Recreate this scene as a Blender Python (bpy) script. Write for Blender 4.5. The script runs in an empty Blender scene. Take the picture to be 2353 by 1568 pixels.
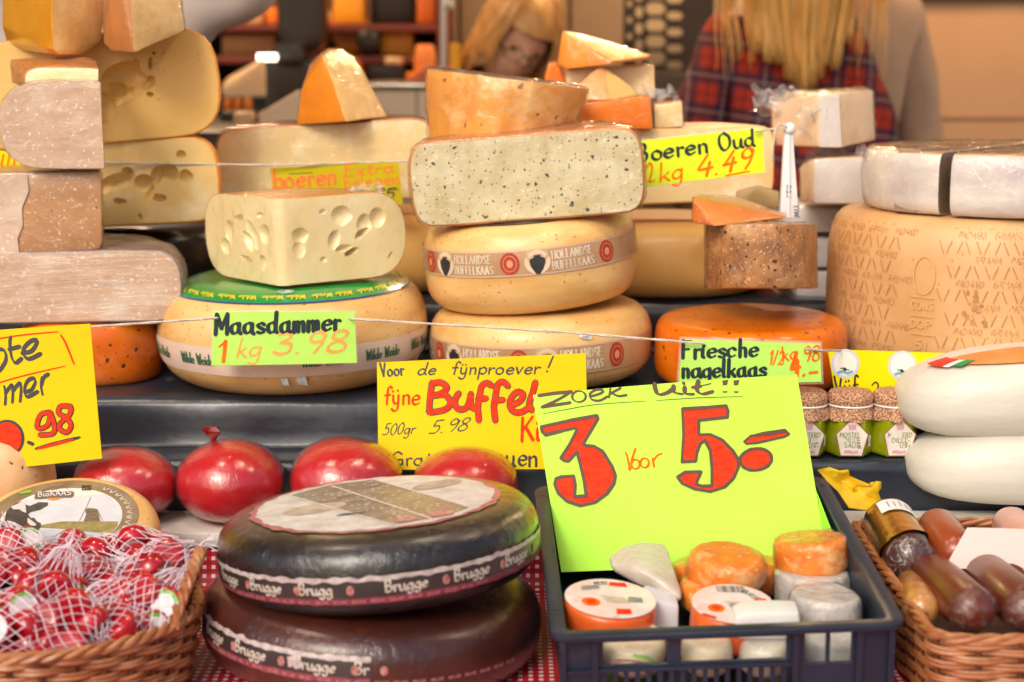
import bpy, bmesh, math, random
from mathutils import Vector, Matrix, Euler, noise
from mathutils.geometry import tessellate_polygon
random.seed(7)
R = math.radians
sc = bpy.context.scene
COL = sc.collection

# ---------------------------------------------------------------- camera, sky, sun, exposure
CAMZ, PITCH, FPX, CU, CV = 1.35, R(9.5), 3922.0, 1176.5, 784.0
cam = bpy.data.cameras.new('Camera')
cam.lens = 60; cam.sensor_width = 36; cam.clip_start = 0.05; cam.clip_end = 300
cam.dof.use_dof = True; cam.dof.focus_distance = 1.97; cam.dof.aperture_fstop = 4.0
camo = bpy.data.objects.new('Camera', cam); COL.objects.link(camo)
camo.location = (0, 0, CAMZ); camo.rotation_euler = (math.pi/2 - PITCH, 0, 0)
sc.camera = camo

SUN_EL, SUN_AZ = R(36), R(205)
world = bpy.data.worlds.new('World'); sc.world = world; world.use_nodes = True
wn = world.node_tree.nodes; wl = world.node_tree.links
sky = wn.new('ShaderNodeTexSky'); sky.sky_type = 'NISHITA'; sky.sun_disc = False
sky.sun_elevation = SUN_EL; sky.sun_rotation = SUN_AZ; sky.dust_density = 4.0; sky.ozone_density = 0.6
wn['Background'].inputs['Strength'].default_value = 0.13
wl.new(sky.outputs[0], wn['Background'].inputs['Color'])
sun = bpy.data.lights.new('Sun', 'SUN'); sun.energy = 1.4; sun.angle = R(22); sun.color = (1.0, 0.93, 0.82)
suno = bpy.data.objects.new('Sun', sun); COL.objects.link(suno)
sd = Vector((math.sin(SUN_AZ)*math.cos(SUN_EL), math.cos(SUN_AZ)*math.cos(SUN_EL), math.sin(SUN_EL)))
suno.rotation_euler = sd.to_track_quat('Z', 'Y').to_euler()
sc.view_settings.view_transform = 'Standard'; sc.view_settings.look = 'None'
sc.view_settings.gamma = 1.0; sc.view_settings.exposure = 0.06
try:
    sc.cycles.use_denoising = True
    sc.cycles.max_bounces = 6; sc.cycles.diffuse_bounces = 3; sc.cycles.glossy_bounces = 3
    sc.cycles.transparent_max_bounces = 8; sc.cycles.sample_clamp_indirect = 4
except Exception:
    pass

# ---------------------------------------------------------------- rays of the picture
cp, sp = math.cos(PITCH), math.sin(PITCH)
def ray(u, v):
    x = (u-CU)/FPX; z = -(v-CV)/FPX
    return Vector((x, cp+z*sp, -sp+z*cp))
def P(u, v, Y):
    d = ray(u, v); return Vector((0, 0, CAMZ)) + d*(Y/d.y)
def mpp(v, Y):
    return Y/ray(CU, v).y/FPX
def onplane(u, v, p0, n):
    d = ray(u, v); o = Vector((0, 0, CAMZ)); return o + d*((p0-o).dot(n)/d.dot(n))

# ---------------------------------------------------------------- materials
def lin(r, g, b):
    f = lambda c: c/12.92 if c <= .04045 else ((c+.055)/1.055)**2.4
    return (f(r/255), f(g/255), f(b/255), 1)
MC = {}
def mat(name, c, c2=None, rough=.5, scale=14, lo=.35, hi=.65, detail=4, stretch=(1, 1, 1), specks=(), bump=0, bscale=120,
        coat=0, crough=.06, cbump=0, cscale=30, cstretch=(1, 1, 1), sss=0, metal=0, spec=.5, emit=None, estr=0,
        c3=None, scale3=6, lo3=.5, hi3=.75, sheen=0, alpha=1):
    if name in MC: return MC[name]
    m = bpy.data.materials.new(name); m.use_nodes = True; MC[name] = m
    nt = m.node_tree; N = nt.nodes; L = nt.links
    b = N['Principled BSDF']
    tc = N.new('ShaderNodeTexCoord')
    def coords(st):
        mp = N.new('ShaderNodeMapping'); mp.inputs['Scale'].default_value = st
        L.new(tc.outputs['Object'], mp.inputs['Vector']); return mp.outputs[0]
    def nz(sc_, st=(1, 1, 1), det=4, ro=.6):
        n = N.new('ShaderNodeTexNoise'); n.inputs['Scale'].default_value = sc_; n.inputs['Detail'].default_value = det
        n.inputs['Roughness'].default_value = ro
        L.new(coords(st), n.inputs['Vector']); return n.outputs['Fac']
    def rng(src, a, z_):
        r = N.new('ShaderNodeMapRange'); r.inputs['From Min'].default_value = a; r.inputs['From Max'].default_value = z_
        L.new(src, r.inputs['Value']); return r.outputs[0]
    def mix(f, A, B):
        x = N.new('ShaderNodeMix'); x.data_type = 'RGBA'
        if hasattr(f, 'node'): L.new(f, x.inputs[0])
        else: x.inputs[0].default_value = f
        for s, k in ((A, 6), (B, 7)):
            if hasattr(s, 'node'): L.new(s, x.inputs[k])
            else: x.inputs[k].default_value = s
        return x.outputs[2]
    col = c
    if c2: col = mix(rng(nz(scale, stretch, detail), lo, hi), c, c2)
    if c3: col = mix(rng(nz(scale3, (1, 1, 1.3), 5), lo3, hi3), col, c3)
    for (scol, ssc, thr, keep) in specks:
        ssc *= 2.3
        vo = N.new('ShaderNodeTexVoronoi'); vo.inputs['Scale'].default_value = ssc
        dn = N.new('ShaderNodeTexNoise'); dn.inputs['Scale'].default_value = ssc*1.3; L.new(tc.outputs['Object'], dn.inputs['Vector'])
        ad = N.new('ShaderNodeVectorMath'); ad.operation = 'MULTIPLY_ADD'
        L.new(dn.outputs['Color'], ad.inputs[0]); ad.inputs[1].default_value = (.8/ssc,)*3; L.new(tc.outputs['Object'], ad.inputs[2])
        L.new(ad.outputs[0], vo.inputs['Vector'])
        sx = N.new('ShaderNodeSeparateColor'); L.new(vo.outputs['Color'], sx.inputs[0])
        g = N.new('ShaderNodeMath'); g.operation = 'LESS_THAN'; L.new(sx.outputs[0], g.inputs[0]); g.inputs[1].default_value = keep
        d = N.new('ShaderNodeMapRange'); L.new(vo.outputs['Distance'], d.inputs[0])
        d.inputs['From Min'].default_value = thr; d.inputs['From Max'].default_value = thr*.6
        mu = N.new('ShaderNodeMath'); mu.operation = 'MULTIPLY'; L.new(g.outputs[0], mu.inputs[0]); L.new(d.outputs[0], mu.inputs[1])
        col = mix(mu.outputs[0], col, scol)
    if hasattr(col, 'node'): L.new(col, b.inputs['Base Color'])
    else: b.inputs['Base Color'].default_value = col
    b.inputs['Roughness'].default_value = rough; b.inputs['Metallic'].default_value = metal
    b.inputs['Specular IOR Level'].default_value = spec
    if sss:
        b.inputs['Subsurface Weight'].default_value = sss; b.inputs['Subsurface Radius'].default_value = (.012, .006, .003)
        b.inputs['Subsurface Scale'].default_value = 1
    def bmp(sc_, st, strength, dist, det=5):
        n = N.new('ShaderNodeBump'); n.inputs['Strength'].default_value = strength; n.inputs['Distance'].default_value = dist
        L.new(nz(sc_, st, det), n.inputs['Height']); return n.outputs[0]
    if bump: L.new(bmp(bscale, (1, 1, 1), bump, .004), b.inputs['Normal'])
    if coat:
        b.inputs['Coat Weight'].default_value = coat; b.inputs['Coat Roughness'].default_value = crough
        if cbump: L.new(bmp(cscale, cstretch, cbump, .01, 6), b.inputs['Coat Normal'])
    if emit:
        b.inputs['Emission Color'].default_value = emit; b.inputs['Emission Strength'].default_value = estr
    if sheen: b.inputs['Sheen Weight'].default_value = sheen
    if alpha < 1: b.inputs['Alpha'].default_value = alpha
    return m
FILM = dict(coat=.32, crough=.1, cbump=.9, cscale=55)
def film_material():
    if 'film' in MC: return MC['film']
    m = bpy.data.materials.new('cling film'); m.use_nodes = True; MC['film'] = m
    N = m.node_tree.nodes; L = m.node_tree.links; N.clear()
    o = N.new('ShaderNodeOutputMaterial'); mx = N.new('ShaderNodeMixShader'); mx.inputs[0].default_value = .20
    t = N.new('ShaderNodeBsdfTransparent'); b = N.new('ShaderNodeBsdfPrincipled')
    b.inputs['Base Color'].default_value = (.75, .75, .76, 1); b.inputs['Roughness'].default_value = .12; b.inputs['Coat Weight'].default_value = 1
    L.new(t.outputs[0], mx.inputs[1]); L.new(b.outputs[0], mx.inputs[2]); L.new(mx.outputs[0], o.inputs[0])
    return m

def clear_film(nm='clear', white=.55, sc_=60, st=(1, 1, 1)):
    if nm in MC: return MC[nm]
    m = bpy.data.materials.new(nm+' film'); m.use_nodes = True; MC[nm] = m
    N = m.node_tree.nodes; L = m.node_tree.links; N.clear()
    o = N.new('ShaderNodeOutputMaterial'); mx = N.new('ShaderNodeMixShader'); m2 = N.new('ShaderNodeMixShader')
    tc = N.new('ShaderNodeTexCoord'); mp = N.new('ShaderNodeMapping'); mp.inputs['Scale'].default_value = st; L.new(tc.outputs['Object'], mp.inputs[0])
    nz = N.new('ShaderNodeTexNoise'); nz.inputs['Scale'].default_value = sc_; nz.inputs['Detail'].default_value = 5; nz.inputs['Distortion'].default_value = 1.2; L.new(mp.outputs[0], nz.inputs['Vector'])
    # ridges of the crumpled film: |noise - .5| small
    s = N.new('ShaderNodeMath'); s.operation = 'SUBTRACT'; L.new(nz.outputs['Fac'], s.inputs[0]); s.inputs[1].default_value = .5
    ab = N.new('ShaderNodeMath'); ab.operation = 'ABSOLUTE'; L.new(s.outputs[0], ab.inputs[0])
    rg = N.new('ShaderNodeMapRange'); L.new(ab.outputs[0], rg.inputs[0]); rg.inputs['From Min'].default_value = .018; rg.inputs['From Max'].default_value = 0
    n2 = N.new('ShaderNodeTexNoise'); n2.inputs['Scale'].default_value = sc_*.35; L.new(mp.outputs[0], n2.inputs['Vector'])
    r2 = N.new('ShaderNodeMapRange'); L.new(n2.outputs['Fac'], r2.inputs[0]); r2.inputs['From Min'].default_value = .45; r2.inputs['From Max'].default_value = .7
    mu = N.new('ShaderNodeMath'); mu.operation = 'MULTIPLY'; L.new(rg.outputs[0], mu.inputs[0]); L.new(r2.outputs[0], mu.inputs[1])
    mk = N.new('ShaderNodeMath'); mk.operation = 'MULTIPLY_ADD'; L.new(mu.outputs[0], mk.inputs[0]); mk.inputs[1].default_value = white; mk.inputs[2].default_value = .012
    bp = N.new('ShaderNodeBump'); bp.inputs['Strength'].default_value = .8; bp.inputs['Distance'].default_value = .004; L.new(nz.outputs['Fac'], bp.inputs['Height'])
    ge = N.new('ShaderNodeNewGeometry'); dt = N.new('ShaderNodeVectorMath'); dt.operation = 'DOT_PRODUCT'; L.new(bp.outputs[0], dt.inputs[0]); L.new(ge.outputs['Incoming'], dt.inputs[1])
    dab = N.new('ShaderNodeMath'); dab.operation = 'ABSOLUTE'; L.new(dt.outputs['Value'], dab.inputs[0])
    om = N.new('ShaderNodeMath'); om.operation = 'SUBTRACT'; om.use_clamp = True; om.inputs[0].default_value = 1; L.new(dab.outputs[0], om.inputs[1])
    pw_ = N.new('ShaderNodeMath'); pw_.operation = 'POWER'; L.new(om.outputs[0], pw_.inputs[0]); pw_.inputs[1].default_value = 4
    fr = N.new('ShaderNodeMath'); fr.operation = 'MULTIPLY_ADD'; L.new(pw_.outputs[0], fr.inputs[0]); fr.inputs[1].default_value = .8; fr.inputs[2].default_value = .035
    t = N.new('ShaderNodeBsdfTransparent'); t.inputs[0].default_value = (.985, .98, .975, 1); g = N.new('ShaderNodeBsdfGlossy'); g.inputs['Roughness'].default_value = .07; L.new(bp.outputs[0], g.inputs['Normal'])
    df = N.new('ShaderNodeBsdfDiffuse'); df.inputs[0].default_value = (.85, .85, .86, 1)
    L.new(fr.outputs[0], mx.inputs[0]); L.new(t.outputs[0], mx.inputs[1]); L.new(g.outputs[0], mx.inputs[2])
    L.new(mk.outputs[0], m2.inputs[0]); L.new(mx.outputs[0], m2.inputs[1]); L.new(df.outputs[0], m2.inputs[2]); L.new(m2.outputs[0], o.inputs[0])
    return m

# ---------------------------------------------------------------- objects
WM = {}
def wm(o): return WM.get(o.name, Matrix.Identity(4))
def tag(o, label, cat, group=None):
    o['label'] = label; o['category'] = cat
    if group: o['group'] = group
    return o
def thing(name, label, cat, loc=(0, 0, 0), rot=(0, 0, 0), group=None):
    o = bpy.data.objects.new(name, None); COL.objects.link(o); o.empty_display_size = .03
    o.location = loc; o.rotation_euler = rot
    WM[o.name] = Matrix.Translation(Vector(loc)) @ Euler(rot).to_matrix().to_4x4()
    return tag(o, label, cat, group)
def raw(name, verts, faces, mats=None, fm=None, smooth=True, angle=35):
    me = bpy.data.meshes.new(name); me.from_pydata([tuple(v) for v in verts], [], faces); me.validate(); 
    for m in (mats if isinstance(mats, (list, tuple)) else [mats] if mats else []): me.materials.append(m)
    if fm and len(fm) == len(me.polygons):
        for p, i in zip(me.polygons, fm): p.material_index = i
    if smooth:
        for p in me.polygons: p.use_smooth = True
        me.set_sharp_from_angle(angle=R(angle))
    me.update()
    return me
def link(name, me, parent=None, world=False):
    o = bpy.data.objects.new(name, me); COL.objects.link(o)
    if parent is not None:
        o.parent = parent
        if world: me.transform(wm(parent).inverted())
        WM[o.name] = wm(parent)
    return o
def part(name, verts, faces, m, parent=None, world=False, fm=None, smooth=True, angle=35):
    return link(name, raw(name, verts, faces, m, fm, smooth, angle), parent, world)
def one(name, me, label, cat, base, rot=(0, 0, 0), group=None, local=False):
    """a top-level thing that is one mesh; world coordinates unless local"""
    o = link(name, me); o.location = base; o.rotation_euler = rot
    if not local: me.transform(Matrix.Translation(-Vector(base)))
    WM[o.name] = Matrix.Translation(Vector(base)) @ Euler(rot).to_matrix().to_4x4()
    return tag(o, label, cat, group)
def fin(bm, name, mats=None, smooth=True, angle=35):
    me = bpy.data.meshes.new(name); bmesh.ops.recalc_face_normals(bm, faces=bm.faces); bm.to_mesh(me); bm.free()
    for m in (mats if isinstance(mats, (list, tuple)) else [mats] if mats else []): me.materials.append(m)
    if smooth:
        for p in me.polygons: p.use_smooth = True
        me.set_sharp_from_angle(angle=R(angle))
    return me
def evaluated(me, mods):
    o = bpy.data.objects.new('tmp', me); COL.objects.link(o)
    for kind, kw in mods:
        md = o.modifiers.new(kind, kind)
        for k, v in kw.items(): setattr(md, k, v)
    dg = bpy.context.evaluated_depsgraph_get()
    r = bpy.data.meshes.new_from_object(o.evaluated_get(dg))
    bpy.data.objects.remove(o)
    return r
def split(me, names, root, world=False, angle=50):
    """one child mesh for each material of me"""
    out = []
    for i, nm in enumerate(names):
        bm = bmesh.new(); bm.from_mesh(me)
        bmesh.ops.delete(bm, geom=[f for f in bm.faces if f.material_index != i], context='FACES')
        if not bm.faces: bm.free(); out.append(None); continue
        for f in bm.faces: f.material_index = 0
        m2 = bpy.data.meshes.new(nm); bm.to_mesh(m2); bm.free(); m2.materials.append(me.materials[i])
        for p in m2.polygons: p.use_smooth = True
        m2.set_sharp_from_angle(angle=R(angle))
        out.append(link(nm, m2, root, world))
    return out
def jit(verts, amp, scale, seed=0.0):
    s = Vector((seed*3.1, seed*1.7, seed))
    return [Vector(v) + noise.noise_vector(Vector(v)*scale + s)*amp for v in verts]

class MB:
    def __init__(s): s.v = []; s.f = []
    def add(s, v, f):
        n = len(s.v); s.v += [Vector(x) for x in v]; s.f += [[i+n for i in q] for q in f]
    def box(s, a, b, M=None):
        x0, y0, z0 = a; x1, y1, z1 = b
        v = [Vector(q) for q in ((x0, y0, z0), (x1, y0, z0), (x1, y1, z0), (x0, y1, z0), (x0, y0, z1), (x1, y0, z1), (x1, y1, z1), (x0, y1, z1))]
        if M: v = [M @ q for q in v]
        s.add(v, [[0, 3, 2, 1], [4, 5, 6, 7], [0, 1, 5, 4], [1, 2, 6, 5], [2, 3, 7, 6], [3, 0, 4, 7]])
    def tube(s, pts, r, n=6, closed=False, flat=1.0):
        pts = [Vector(p) for p in pts]; k = len(pts); v = []; up = None
        for i, p in enumerate(pts):
            a = pts[(i-1) % k] if (closed or i) else p; b = pts[(i+1) % k] if (closed or i < k-1) else p
            t = (b-a); t = t.normalized() if t.length > 1e-9 else Vector((0, 0, 1))
            if up is None: up = Vector((0, 0, 1)) if abs(t.z) < .9 else Vector((1, 0, 0))
            sd_ = t.cross(up); sd_ = sd_.normalized() if sd_.length > 1e-6 else Vector((1, 0, 0))
            nn = sd_.cross(t).normalized(); up = nn
            rr = r[i] if isinstance(r, (list, tuple)) else r
            for j in range(n):
                an = 2*math.pi*j/n
                v.append(p + (sd_*math.cos(an)*flat + nn*math.sin(an))*rr)
        f = []
        for i in range(k if closed else k-1):
            for j in range(n):
                i2 = (i+1) % k
                f.append([i*n+j, i*n+(j+1) % n, i2*n+(j+1) % n, i2*n+j])
        if not closed: f += [list(range(n))[::-1], [(k-1)*n+j for j in range(n)]]
        s.add(v, f)
    def me(s, name, m, smooth=True, angle=35): return raw(name, s.v, s.f, m, None, smooth, angle)
    def build(s, name, m, parent=None, world=False, smooth=True, angle=35):
        return link(name, s.me(name, m, smooth, angle), parent, world)

def bevelled(me, off, seg=2, angle=30):
    bm = bmesh.new(); bm.from_mesh(me); bmesh.ops.remove_doubles(bm, verts=bm.verts, dist=1e-5)
    bm.normal_update()
    ed = [e for e in bm.edges if len(e.link_faces) == 2 and e.calc_face_angle(0) > R(angle)]
    bmesh.ops.bevel(bm, geom=ed, offset=off, segments=seg, profile=.5, affect='EDGES', clamp_overlap=True, material=-1)
    m2 = fin(bm, me.name, list(me.materials)); return m2

# ---------------------------------------------------------------- cheese solids
def prof(Rr, H, a, e=.75, n=12):
    pts = [(0, 0), ((Rr-a)*.35, 0), ((Rr-a)*.7, 0)]
    for i in range(n+1):
        t = -math.pi/2 + math.pi*i/n
        pts.append((Rr-a+a*max(0, math.cos(t))**e, H/2+H/2*math.copysign(abs(math.sin(t))**e, math.sin(t))))
    pts += [((Rr-a)*.7, H), ((Rr-a)*.35, H), (0, H)]
    return pts
def r_at(z, Rr, H, a, e=.75):
    s = min(1, abs((z-H/2)/(H/2)))**(1/e)
    return Rr-a+a*max(0, 1-s*s)**(e/2)
def wheel_me(name, Rr, H, a, m, e=.75, seg=72, amp=.0012, dome=.0, seed=0, n=14):
    pr = prof(Rr, H, a, e, n); v = []; f = []
    for (r, z) in pr[1:-1]:
        zz = z + (dome*(1-(r/Rr)**2) if z > H*.5 else 0)
        for j in range(seg):
            t = 2*math.pi*j/seg; v.append((r*math.cos(t), r*math.sin(t), zz))
    k = len(pr)-2
    for i in range(k-1):
        for j in range(seg): f.append([i*seg+j, i*seg+(j+1) % seg, (i+1)*seg+(j+1) % seg, (i+1)*seg+j])
    f.append(list(range(seg))[::-1]); f.append([(k-1)*seg+j for j in range(seg)])
    v = jit(v, amp, 14, seed)
    return raw(name, v, f, m, angle=60)
def sector_me(name, Rr, H, a, a0, a1, mats, e=.75, seg=40, bev=.002, amp=.001, seed=0, apex=0.0):
    """a cut piece of a round cheese: material 0 rind, 1 cut face"""
    pr = [p for p in prof(Rr, H, a, e)]
    v = []; f = []; fm = []
    nP = len(pr)
    for j in range(seg+1):
        t = a0+(a1-a0)*j/seg
        for (r, z) in pr[1:-1]: v.append((r*math.cos(t), r*math.sin(t), z))
    k = nP-2
    b = len(v); v += [(0, 0, 0), (0, 0, H)]
    for j in range(seg):
        for i in range(k-1): f.append([j*k+i, (j+1)*k+i, (j+1)*k+i+1, j*k+i+1]); fm.append(0)
        f.append([b, (j+1)*k, j*k]); fm.append(0)
        f.append([b+1, j*k+k-1, (j+1)*k+k-1]); fm.append(0)
    f.append([b]+[i for i in range(k)]+[b+1]); fm.append(1)
    f.append(([b]+[seg*k+i for i in range(k)]+[b+1])[::-1]); fm.append(1)
    me = raw(name, v, f, mats, fm, smooth=False)
    bm = bmesh.new(); bm.from_mesh(me); bmesh.ops.remove_doubles(bm, verts=bm.verts, dist=1e-6)
    bmesh.ops.recalc_face_normals(bm, faces=bm.faces)
    if bev:
        if apex:
            ed = [e_ for e_ in bm.edges if len(e_.link_faces) == 2 and e_.calc_face_angle(0) > R(12) and all(q.material_index == 1 for q in e_.link_faces)]
            bmesh.ops.bevel(bm, geom=ed, offset=apex, segments=5, profile=.5, affect='EDGES', clamp_overlap=True, material=-1)
        ed = [e_ for e_ in bm.edges if len(e_.link_faces) == 2 and e_.calc_face_angle(0) > R(12) and e_.link_faces[0].material_index != e_.link_faces[1].material_index]
        bmesh.ops.bevel(bm, geom=ed, offset=bev, segments=3, profile=.5, affect='EDGES', clamp_overlap=True, material=0)
    for vv in bm.verts: vv.co += noise.noise_vector(vv.co*16+Vector((seed, 0, seed)))*amp
    return fin(bm, name, mats)
def boolean(me, cut, op='DIFFERENCE'):
    c = bpy.data.objects.new('cut', cut); COL.objects.link(c)
    r = evaluated(me, [('BOOLEAN', dict(operation=op, object=c, solver='EXACT', material_mode='INDEX', use_self=True, use_hole_tolerant=True))])
    bpy.data.objects.remove(c)
    return r
def holes_me(hs, mats, idx=1):
    """hs: (centre, (rx,ry,rz), roll)"""
    bm = bmesh.new()
    for hq in hs:
        c, rr, roll = hq[:3]; yaw = hq[3] if len(hq) > 3 else 0
        M = Matrix.Translation(Vector(c)) @ Matrix.Rotation(yaw, 4, 'Z') @ Matrix.Rotation(roll, 4, 'Y') @ Matrix.Diagonal((*rr, 1))
        r = bmesh.ops.create_icosphere(bm, subdivisions=4, radius=1, matrix=M)
        for vv in r['verts']:
            vv.co += noise.noise_vector(vv.co*60)*.0020
    for f_ in bm.faces: f_.material_index = idx
    me = bpy.data.meshes.new('holes'); bm.to_mesh(me); bm.free()
    for m in mats: me.materials.append(m)
    return me
def hull_me(name, pts, mats, pick=None, bev=.003, seg=2, amp=.0008, seed=0, angle=35):
    """a convex piece from its corner points; pick(normal, centre) gives the material index of a face"""
    bm = bmesh.new()
    for p in pts: bm.verts.new(p)
    r = bmesh.ops.convex_hull(bm, input=bm.verts[:])
    bmesh.ops.delete(bm, geom=[g for g in r['geom_interior'] if isinstance(g, bmesh.types.BMVert)], context='VERTS')
    bmesh.ops.dissolve_limit(bm, angle_limit=R(4), verts=bm.verts[:], edges=bm.edges[:])
    bmesh.ops.recalc_face_normals(bm, faces=bm.faces); bm.normal_update()
    if pick:
        for f in bm.faces: f.material_index = pick(f.normal, f.calc_center_median())
    ed = [e for e in bm.edges if len(e.link_faces) == 2 and e.calc_face_angle(0) > R(20)]
    if bev: bmesh.ops.bevel(bm, geom=ed, offset=bev, segments=seg, profile=.5, affect='EDGES', clamp_overlap=True, material=-1)
    bmesh.ops.triangulate(bm, faces=[f for f in bm.faces if len(f.verts) > 4])
    bmesh.ops.subdivide_edges(bm, edges=[e for e in bm.edges if e.calc_length() > .02], cuts=2, use_grid_fill=True)
    for v in bm.verts: v.co += noise.noise_vector(v.co*18+Vector((seed, 0, seed)))*amp
    return fin(bm, name, mats, angle=angle)
def slab_pts(outline, Yf, depth, dz=0.0, dx=0.0, taper=1.0):
    """front outline in picture pixels on the plane Y=Yf, pushed back by depth metres"""
    fr = [P(u, v, Yf) for u, v in outline]
    c = sum(fr, Vector())/len(fr)
    bk = [c+(p-c)*taper+Vector((dx, depth, dz)) for p in fr]
    return fr+bk

def wrap(root, off=.0012, amp=.0035, sc_=30, st=(1, 1, 1), mat_='clear', seed=0, white=.55, tsc=60, front=True, names=('rind', 'cut_face', 'wrapped_body', 'rough_body', 'paper_label', 'film_top', 'wax_rind')):
    """crumpled clear film over the parts of a cheese"""
    bm = bmesh.new()
    for ch in list(root.children):
        if ch.type == 'MESH' and ch.data.name.split('.')[0] in names or ch.name.split('.')[0] in names: bm.from_mesh(ch.data)
    bmesh.ops.remove_doubles(bm, verts=bm.verts, dist=1e-4)
    if front:
        M_ = wm(root).to_3x3(); bm.normal_update()
        kill = [f for f in bm.faces if (M_ @ f.normal).y > .5 or (M_ @ f.normal).z < -.8]
        bmesh.ops.delete(bm, geom=kill, context='FACES')
    bmesh.ops.triangulate(bm, faces=[f for f in bm.faces if len(f.verts) > 4])
    for _ in range(5):
        ed = [e for e in bm.edges if e.calc_length() > .0075]
        if not ed: break
        bmesh.ops.subdivide_edges(bm, edges=ed, cuts=1, use_grid_fill=True)
        bmesh.ops.triangulate(bm, faces=[f for f in bm.faces if len(f.verts) > 4])
    bm.normal_update(); mv = []
    for v in bm.verts:
        p = Vector((v.co.x*st[0], v.co.y*st[1], v.co.z*st[2]))*sc_+Vector((seed, seed*2, 0))
        p += noise.noise_vector(p*.5)*.8
        h = .7*(1-abs(noise.noise(p)))**5*.8+(1-abs(noise.noise(p*2.3+Vector((7, 1, 3)))))**6*.25
        mv.append(v.co+v.normal*(off+amp*h))
    for v, q in zip(bm.verts, mv): v.co = q
    me = bpy.data.meshes.new('film_wrap'); bm.to_mesh(me); bm.free(); me.materials.append(clear_film(mat_, white, tsc, st))
    for p in me.polygons: p.use_smooth = True
    return link('film_wrap', me, root)

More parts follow.
